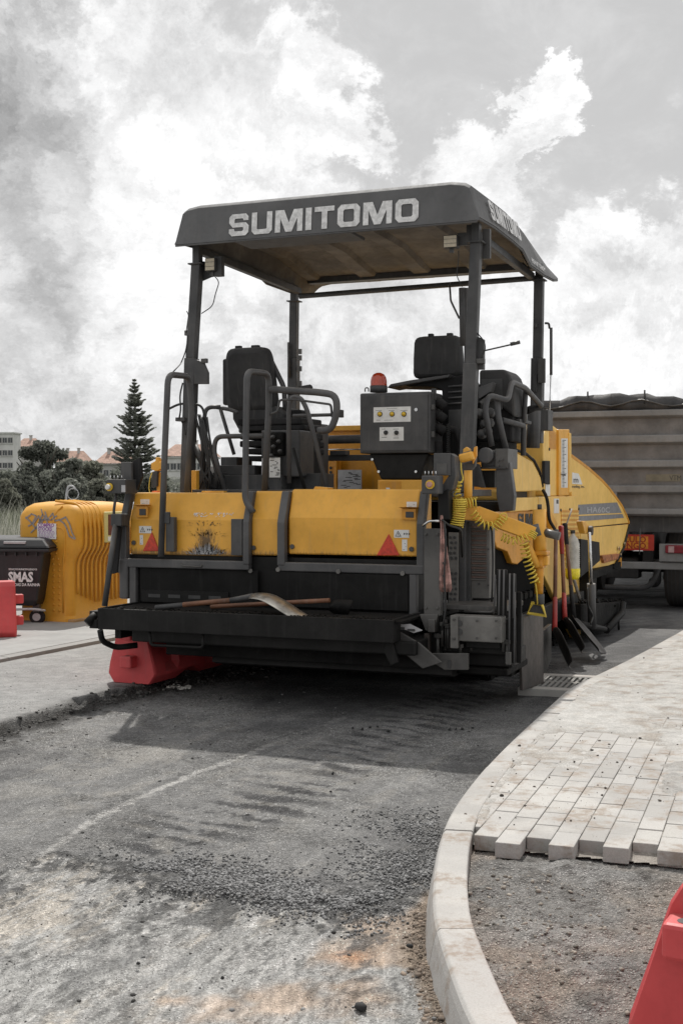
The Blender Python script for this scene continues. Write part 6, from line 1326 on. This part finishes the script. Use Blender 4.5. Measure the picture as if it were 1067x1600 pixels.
p = TP(1008, 741); q = TP(1062, 752); MB().box((p.x, .022, q.z), (q.x, .028, p.z)).build('faded_plate', paint('faded_yellow_strip', (.20, .18, .13), .7), tk); text_mesh('plate_text', 'VTM', .09, M['steelgrey'], Vector((q.x-.13, .021, q.z+.01)), basis((1, 0, 0), (0, 0, 1)), tk, sx=.8)
MB().box((AL, .1, zb_-.02), (AL+.06, 7.5, zt_)).build('body_side', TM, tk); MB().box((AR-.06, .1, zb_-.02), (AR, 7.5, zt_)).build('body_side', TM, tk); MB().box((AL, .1, zb_-.05), (AR, 7.5, zb_)).build('body_floor', TM2, tk)
for k in range(7):
    MB().box((AR, .5+k*1.05, zb_), (AR+.05, .6+k*1.05, zt_)).build('body_rib', TM, tk, bevel=.01); MB().box((AL-.05, .5+k*1.05, zb_), (AL, .6+k*1.05, zt_)).build('body_rib', TM, tk, bevel=.01)
tarp = paint('dark_tarpaulin', (.035, .035, .037), .55, .3, .3, dustcol=(.14, .13, .125), scratch=0, bump=.4)
rows = []
for j in range(26):
    y = .0+j*.3; row = []
    for i in range(25):
        t = i/24; x = AL-.04+(AR-AL+.08)*t; arch = .20*math.sin(math.pi*t)**.7*(1 if j % 5 else 1.04)+.02*math.sin(i*1.9+j)*math.sin(j*.9+i*.3)
        row.append(Vector((x, y+.03*math.sin(i*1.3) if j == 0 else y, zt_+.02+arch)))
    rows.append(row)
r0 = [Vector((v.x, -.01+.03*math.sin(i*1.7), zt_-.01+.012*math.sin(i*2.3))) for i, v in enumerate(rows[0])]
MB().grid([r0]+rows).build('tarpaulin', tarp, tk, solid=.01)
for t in (.12, .38, .66, .9): x = AL+(AR-AL)*t; MB().cyl((x, .02, zt_+.1), (x, .02, zt_+.27), .012, n=6).build('tarp_bow_tip', M['dark'], tk)
pts = [Vector((AL+(AR-AL)*t/20, -.03, zt_+.03+.16*math.sin(math.pi*t/20)**.7*(.55+.25*math.sin(t*1.1)))) for t in range(0, 21)]; MB().tube(pts, .012, n=6).build('tarp_cord', M['steelgrey'], tk)
MB().box((AL+.1, .1, zb_-.25), (AR-.1, .2, zb_-.05)).build('rear_crossmember', M['dark'], tk, bevel=.01); MB().box((-.45, .5, .55), (-.33, 7.5, .95)).build('chassis_beam', M['dark'], tk); MB().box((.33, .5, .55), (.45, 7.5, .95)).build('chassis_beam', M['dark'], tk)
p, q = TP(948, 878), TP(1067, 892); MB().box((AL+.15, .15, q.z), (AR-.02, .22, p.z)).build('underrun_bar', TM, tk, bevel=.01)
p, q = TP(1027, 850), TP(1100, 880); lb = MB().box((p.x, .12, q.z), (AR-.02, .17, p.z)).build('light_panel', TM, tk, bevel=.01); p, q = TP(1037, 852), TP(1094, 866); tl = MB().box((p.x, .09, q.z), (q.x, .13, p.z)).build('tail_light', plain('red_lens', (.20, .02, .03), .3), lb, bevel=.012); p, q = TP(1042, 854), TP(1051, 864); MB().box((p.x, .085, q.z), (q.x, .0905, p.z)).build('clear_lens', plain('pale_lens', (.45, .30, .30), .3), lb, bevel=.01)
MB().box((-AR+.02, .12, TP(1027, 880).z), (-AR+.45, .17, TP(1027, 850).z)).build('light_panel', TM, tk, bevel=.01)
p, q = TP(944, 835), TP(1019, 861); sg = MB().box((p.x, .11, q.z), (q.x, .125, p.z)).build('long_vehicle_sign', plain('red_sign_border', (.42, .035, .02), .5), tk); p, q = TP(947, 838), TP(1010, 858); MB().box((p.x, .106, q.z), (q.x, .110, p.z)).build('sign_field', plain('orange_sign_field', (.58, .22, .02), .5), sg)
sgm = plain('sign_red_letter', (.30, .02, .01), .5)
for txt, yy in (('VEÍCULO', 847.2), ('LONGO', 857.4)): a_ = TP(949 if 'V' in txt else 960, yy); text_mesh('sign_text', txt, .105, sgm, Vector((TP(1007, yy).x, .1055, a_.z)), basis((1, 0, 0), (0, 0, 1)), sg, align='RIGHT', bold=.002, sx=.98)
def wheel(x0, x1, b, r, par):
    w = MB().lathe([(r*.55, x0+.02), (r*.9, x0), (r*.985, x0+.03), (r, x0+.05), (r, x1-.05), (r*.985, x1-.03), (r*.9, x1), (r*.55, x1-.02)], c=(0, b, r), axis=(1, 0, 0), n=40).build('tyre', M['tyre'], par)
    for k in range(1, 5): x = x0+(x1-x0)*k/5; MB().lathe([(r*1.001, x-.007), (r*1.003, x), (r*1.001, x+.007)], c=(0, b, r), axis=(1, 0, 0), n=40).build('tread_groove', M['print'], w)
    MB().lathe([(0, x0+.10), (r*.4, x0+.08), (r*.56, x0+.03)], c=(0, b, r), axis=(1, 0, 0), n=24).build('rim', M['steelgrey'], w); MB().lathe([(r*.56, x1-.03), (r*.4, x1-.08), (0, x1-.10)], c=(0, b, r), axis=(1, 0, 0), n=24).build('rim', M['steelgrey'], w)
M['tyre'] = paint('dusty_tyre', (.055, .050, .047), .85, .2, .35, dustcol=(.16, .14, .125), scratch=0, streak=.0)
for ax in (1.0, 2.35, 3.7):
    for x0 in (.58, .87, -.82, -1.11): wheel(x0, x0+.25, ax, .50, tk)
    MB().cyl((-1.0, ax, .5), (1.0, ax, .5), .07, n=12).build('axle', M['dark'], tk)
    for s_ in (-1, 1): MB().lathe([(.0, 0), (.13, .0), (.15, .05), (.12, .09), (.15, .13), (.13, .2), (0, .2)], c=(s_*.42, ax-.1, .52), n=18).build('air_spring', M['rubber'], tk); MB().tube([(s_*.50, ax-.45, .62), (s_*.50, ax-.4, .33), (s_*.40, ax-.1, .28), (s_*.36, ax+.2, .30)], .05, n=8, fil=.1).build('trailing_arm', M['dark'], tk)
MB().box((-.25, .7, .36), (.25, 1.0, .62)).build('air_tank_box', M['dark'], tk, bevel=.02); MB().tube([(-.55, .35, .55), (-.45, .35, .27), (.45, .35, .27), (.55, .35, .55)], .035, n=8, fil=.15).build('rear_guard_tube', M['dark'], tk)
p = TP(1000, 866); MB().tube([p+Vector((0, -.1, .9*.0)), p+Vector((.01, -.1, .32))], .006, n=6).build('hanging_chain', M['steelgrey'], tk)
MB().box((-1.2, 7.8, .7), (1.2, 10.0, 2.6)).build('cab', TM, tk, bevel=.1)
# ------------------------------------------------------------------ background
def leafmat(name, c0, c1):
    m, N, b = mat_base(name); oi = N.new('ShaderNodeNewGeometry'); n = N.noise(oi.outputs['Position'], .9, 4, .6); n2 = N.noise(oi.outputs['Position'], 8, 2, .6); c = N.mix(N.rng(n, .3, .7), c0, c1); c = N.mix(N.rng(n2, .4, .7, 0, .5), c, tuple(k*1.7 for k in c1)); N.l.new(c, b.inputs['Base Color']); b.inputs['Roughness'].default_value = .65; tr = N.new('ShaderNodeBsdfTranslucent'); N.l.new(c, tr.inputs[0]); mx = N.new('ShaderNodeMixShader'); mx.inputs[0].default_value = .45; N.l.new(b.outputs[0], mx.inputs[1]); N.l.new(tr.outputs[0], mx.inputs[2]); N.l.new(mx.outputs[0], N.n['Material Output'].inputs[0]); return m
LG = [leafmat('grey_green_leaves', (.125, .134, .112), (.21, .22, .19)), leafmat('dark_leaves', (.075, .082, .068), (.15, .158, .135)), leafmat('olive_leaves', (.13, .135, .108), (.21, .215, .175))]
bark = paint('tree_bark', (.07, .06, .05), .9, .3, .0)
def tree(loc, h, w, mat, label, seed, name='broadleaf_tree', leaf=.16, n=7000, group='bushy trees beyond the field'):
    r_ = np.random.default_rng(seed); root = empty(name, loc, 0, label=label, category='tree', group=group)
    m = MB(); m.tube([(0, 0, 0), (.05*w, 0, h*.25), (0, .03*w, h*.6)], [.05*w, .02*w], n=8)
    for k in range(7): a_ = k*.9+r_.random(); m.tube([(0, 0, h*(.15+.04*k)), (math.cos(a_)*w*.22, math.sin(a_)*w*.22, h*(.40+.05*k)), (math.cos(a_)*w*.36, math.sin(a_)*w*.36, h*(.55+.05*k))], [.02*w, .006*w], n=5)
    m.build('trunk', bark, root)
    nb = 34; th = r_.random(nb)*6.28; zc = r_.random(nb); rad = np.sqrt(r_.random(nb))*.38*w*np.sqrt(np.clip(1.02-(zc*1.0-.25)**2*1.6, .08, 1)); cx_, cy_, cz_ = np.cos(th)*rad, np.sin(th)*rad, h*(.18+.72*zc); br = w*(.09+.12*r_.random(nb))
    k = r_.integers(0, nb, n); d = r_.normal(size=(n, 3)); d /= np.linalg.norm(d, axis=1)[:, None]; rr_ = r_.random(n)**.45
    c = np.stack([cx_[k], cy_[k], cz_[k]], -1)+d*(rr_*br[k])[:, None]*np.array([1, 1, .8]); c[:, 2] = np.maximum(c[:, 2], .05)
    e1 = r_.normal(size=(n, 3)); e1 /= np.linalg.norm(e1, axis=1)[:, None]; e2 = np.cross(e1, r_.normal(size=(n, 3))); e2 /= np.linalg.norm(e2, axis=1)[:, None]; s_ = leaf*(.5+r_.random(n))[:, None]
    V = np.stack([c-e1*s_, c-e2*s_*.55, c+e1*s_, c+e2*s_*.55], 1).reshape(-1, 3); Fc = np.arange(n*4).reshape(-1, 4)
    me = bpy.data.meshes.new('crown'); me.from_pydata(V.tolist(), [], Fc.tolist()); me.materials.append(mat); o = bpy.data.objects.new('crown', me); COL.objects.link(o); o.parent = root; return root
def at(px_, y): return (px_-CX)*y/F
# trees: px centre, top py, width px, distance
TL = [('tall dark round-topped tree with a thick crown behind the yellow bank', 68, 688, 92, 82, 1), ('grey green leafy tree at the left edge beside the apartment block', 6, 742, 84, 70, 0), ('mid grey tree between the round-topped tree and the red roofed house', 104, 716, 66, 66, 0),
      ('pale olive tree left of the tall conifer', 140, 724, 60, 68, 2), ('low bushy tree at the foot of the tall conifer', 180, 738, 70, 72, 0), ('low olive bush just left of the paver control box', 158, 752, 50, 58, 2), ('dark low bush under the round-topped tree', 40, 745, 60, 60, 1), ('grey bush behind the loop shaped hoop', 110, 745, 60, 60, 0), ('dark leafy bush right of the conifer behind the handrail', 235, 742, 60, 70, 1), ('pale bush behind the top left corner of the black bin', 2, 750, 50, 58, 2)]
for i, (lb_, cx_, top_, wp, dist, mi) in enumerate(TL):
    h = CAMH+(HOR-top_)*dist/F+.7; tree((at(cx_, dist), dist, -.6), h*1.02, wp*1.25*dist/F, LG[mi], lb_, 50+i, leaf=.105, n=15000)
X_, Y_ = rng.uniform(-40, 40, 700), rng.uniform(72, 95, 700)
# tall conifer with tiered branches
CD = 80; cl_ = empty('norfolk_pine', (at(211, CD), CD, -.3), 0, label='tall dark conifer with regular tiers of feathery branches', category='tree'); CHt = CAMH+(HOR-594)*CD/F+.3
MB().tube([(0, 0, 0), (.02, 0, CHt*.5), (0, 0, CHt)], [.16, .012], n=8).build('trunk', bark, cl_)
r_ = np.random.default_rng(5); fol = []; brm = MB()
for t in range(30):
    f = t/29; z = CHt*(.20+.79*f)+r_.normal()*.05; L = (2.15*(1-f)**.85+.05)*(.70+.5*r_.random()); nbr = 9
    for k in range(nbr):
        a_ = 2*math.pi*(k/nbr)+t*.7+r_.normal()*.12; dx, dy = math.cos(a_), math.sin(a_); L2 = L*(.62+.5*r_.random()); prev = Vector((0, 0, z))
        tip = Vector((dx*L2, dy*L2, z+L2*(.10+.35*f))); midp = Vector((dx*L2*.55, dy*L2*.55, z-L2*.03)); brm.tube([prev, midp, tip], [.022*(1-f)+.006, .006], n=4)
        m_ = max(6, int(60*L2))
        for q in range(m_):
            u_ = .12+.88*q/m_; c = prev.lerp(midp, u_/.55) if u_ < .55 else midp.lerp(tip, (u_-.55)/.45); sw = .16*(1-.5*u_)*min(1, L2); 
            fol.append((c.x+r_.normal()*sw*.55, c.y+r_.normal()*sw*.55, c.z+.03+r_.normal()*.025, a_+r_.choice([-1, 1])*.9))
brm.build('branches', bark, cl_)
V, Fc = [], []
for i, (x, y, z, a_) in enumerate(fol):
    dx, dy = math.cos(a_), math.sin(a_); s_ = .10+.08*r_.random(); n_ = len(V); V += [(x-dx*s_, y-dy*s_, z-.01), (x+dy*.022, y-dx*.03, z+.045), (x+dx*s_, y+dy*s_, z+.05), (x-dy*.03, y+dx*.03, z-.03)]; Fc.append((n_, n_+1, n_+2, n_+3))
me = bpy.data.meshes.new('foliage'); me.from_pydata(V, [], Fc); me.materials.append(LG[0]); o = bpy.data.objects.new('foliage', me); COL.objects.link(o); o.parent = cl_
# buildings
wallm = [plain('pale_render', (.62, .615, .60), .9, noisev=.1, sc_=.5), plain('grey_render', (.42, .415, .40), .9, noisev=.1, sc_=.5)]; roofm = plain('terracotta_roof', (.36, .235, .185), .85, noisev=.25, sc_=1.5); winm = plain('window_dark', (.05, .055, .06), .2)
def house(name, label, cat, x0, x1, ytop, dist, depth, floors, cols, roof=0., wm=0, chim=(), eave_px=None, bot=-1.0):
    X0, X1 = at(x0, dist), at(x1, dist); zt = CAMH+(HOR-ytop)*dist/F; root = empty(name, (X0, dist, 0), R(-6), label=label, category=cat); w = X1-X0
    MB().box((0, 0, bot), (w, depth, zt)).build('wall', wallm[wm], root); MB().box((-.3, -.3, zt), (w+.3, depth+.3, zt+.35)).build('cornice', wallm[wm], root)
    fh = min(3.0, (zt-bot)/floors)
    for f in range(floors):
        for c in range(cols):
            cx_ = w*(c+.5)/cols; z = zt-1.6-f*3.0
            wn = MB().box((cx_-.65, -.06, z-.7), (cx_+.65, .0, z+.7)).build('window', wallm[1], root); MB().box((cx_-.5, -.08, z-.58), (cx_+.5, -.058, z+.58)).build('pane', winm, wn); MB().box((cx_-.03, -.10, z-.58), (cx_+.03, -.08, z+.58)).build('mullion', wallm[0], wn); MB().box((cx_-.8, -.2, z-.85), (cx_+.8, .0, z-.72)).build('sill', wallm[0], wn)
    if roof: 
        rf = MB().prism([(-.6, -.6, zt+.36), (w+.6, -.6, zt+.36), (w*.85, depth*.5, zt+.36+roof), (w*.15, depth*.5, zt+.36+roof)], (0, 0, .05)).add([(-.6, -.6, zt+.37), (-.6, depth, zt+.37), (w*.15, depth*.5, zt+.37+roof), (w+.6, -.6, zt+.37), (w+.6, depth, zt+.37), (w*.85, depth*.5, zt+.37+roof)], [(0, 2, 1), (3, 4, 5)]).build('roof', roofm, root)
        for c in chim: MB().box((w*c-.3, depth*.4-.3, zt+roof*.3), (w*c+.3, depth*.4+.3, zt+roof+1.0)).box((w*c-.42, depth*.4-.42, zt+roof+1.0), (w*c+.42, depth*.4+.42, zt+roof+1.15)).build('chimney', wallm[1], rf)
    return root
house('apartment_block', 'pale five storey apartment block at the left edge behind the trees', 'building', -80, 25, 678, 300, 5, 6, 12, 0, 0)
house('apartment_block', 'greyish lower apartment block with chimneys right of the pale one', 'building', 28, 56, 700, 320, 6, 4, 3, 2.2, 1, (.6,))
house('house', 'white house with red roof and two chimneys above the trees', 'house', 88, 132, 724, 330, 8, 3, 4, 3.0, 0, (.3, .7))
house('house', 'grey house with red tiled roof left of the conifer', 'house', 152, 202, 727, 260, 8, 3, 5, 2.6, 1, (.25, .5))
house('house', 'white house with red roof seen between the left handrails', 'house', 256, 330, 716, 240, 8, 4, 7, 2.4, 0, (.4, .62))
# far wooded ridge along the horizon, seen through gaps
rg = []; n_ = 60000; th = rng.uniform(-1.0, 1.0, n_); dd = rng.uniform(84, 120, n_); xx = np.tan(th*.75)*dd; hh = 1.0+2.3*fbm(xx, dd, .12, 4, 200)
zc = rng.random(n_)**.8*hh; zc = np.where(np.abs(xx) < 200, zc, zc); c = np.stack([xx, dd, zc], -1); e1 = rng.normal(size=(n_, 3)); e1 /= np.linalg.norm(e1, axis=1)[:, None]; e2 = np.cross(e1, rng.normal(size=(n_, 3))); e2 /= np.linalg.norm(e2, axis=1)[:, None]
s_ = .26*(.5+rng.random(n_))[:, None]; V = np.stack([c-e1*s_, c-e2*s_*.6, c+e1*s_, c+e2*s_*.6], 1).reshape(-1, 3); me = bpy.data.meshes.new('distant_woods'); me.from_pydata(V.tolist(), [], np.arange(n_*4).reshape(-1, 4).tolist()); me.materials.append(LG[0]); o = bpy.data.objects.new('distant_woods', me); COL.objects.link(o); o['kind'] = 'stuff'
# long grass behind the left pavement
def grass(name, n, x0, x1, y0, y1, h0, h1, w, mat, cond=None):
    x, y = rng.uniform(x0, x1, n), rng.uniform(y0, y1, n)
    if cond is not None: k = cond(x, y); x, y = x[k], y[k]; n = len(x)
    h = rng.uniform(h0, h1, n)*(.5+fbm(x, y, .8, 3, 300)); a_ = rng.random(n)*6.28; l = h*rng.uniform(.1, .5, n); dx, dy = np.cos(a_), np.sin(a_); w_ = w*(1+.02*y)
    b0 = np.stack([x-dy*w_, y+dx*w_, 0*x-.05], -1); b1 = np.stack([x+dy*w_, y-dx*w_, 0*x-.05], -1); m1 = np.stack([x+dx*l*.35+dy*w_*.8, y+dy*l*.35-dx*w_*.8, h*.65], -1); m0 = np.stack([x+dx*l*.35-dy*w_*.8, y+dy*l*.35+dx*w_*.8, h*.65], -1); tp = np.stack([x+dx*l, y+dy*l, h], -1)
    V = np.stack([b0, b1, m1, m0, tp], 1).reshape(-1, 3); i = np.arange(n)*5; Fc = [(a, a+1, a+2, a+3) for a in i]+[(a+3, a+2, a+4) for a in i]
    me = bpy.data.meshes.new(name); me.from_pydata(V.tolist(), [], [tuple(int(q) for q in f) for f in Fc]); me.materials.append(mat); o = bpy.data.objects.new(name, me); COL.objects.link(o); o['kind'] = 'stuff'; return o
gA = leafmat('dry_grass', (.095, .105, .070), (.17, .18, .13)); gB = leafmat('pale_seed_grass', (.22, .22, .18), (.33, .33, .28))
pl_line = lambda x, y: ((Vector((0, 0)).x+x-lp0.x)*nl.x+(y-lp0.y)*nl.y) > 4.3
grass('long_grass', 42000, -24, 2, 16, 48, .35, .85, .008, gA, pl_line); grass('seed_grass', 2600, -10, -3, 15, 24, .8, 1.35, .005, gB, pl_line)
# bent metal hoop behind the bank, a parked white car roof
hp = MB().tube([(at(104, 22), 22, 0), (at(104, 22), 22, 1.42), (at(107, 22), 22, 1.56), (at(114, 22), 22, 1.57), (at(119, 22), 22, 1.50)], .018, n=8, fil=.05).tube([(at(112, 22)+.10*math.cos(t*.63)+.02, 22.05, 1.42+.10*math.sin(t*.63)) for t in range(11)], .009, n=6)
tag(hp.build('metal_hoop', M['sticker']), 'thin bent metal hoop standing in the field behind the yellow bank', 'hoop')
cr = empty('parked_car', (at(262, 20), 20, -.09), R(0), label='white car whose roof shows behind the yellow bank', category='car'); cpm = plain('white_car_paint', (.62, .63, .65), .2)
rows = []
for (x, hw_, z) in ((-2.1, .70, .55), (-2.0, .80, .80), (-1.1, .84, .90), (-.6, .62, 1.36), (.2, .62, 1.42), (.9, .60, 1.36), (1.5, .80, .95), (2.1, .76, .88), (2.2, .7, .5)): rows.append([Vector((x, -hw_*1.05, .25)), Vector((x, -hw_*1.08 if z < 1 else -.86, min(z, .85))), Vector((x, -hw_, z)), Vector((x, 0, z+.03)), Vector((x, hw_, z)), Vector((x, hw_*1.08 if z < 1 else .86, min(z, .85))), Vector((x, hw_*1.05, .25))])
MB().grid(rows).build('car_body', cpm, cr, bevel=.03); 
for x in (-1.35, 1.35):
    for y in (-.78, .78): MB().cyl((x, y-.1, .31), (x, y+.1, .31), .31, n=20).build('wheel', M['rubber'], cr)
MB().box((-.9, -.875, .90), (1.1, -.865, 1.25)).build('side_window', winm, cr)
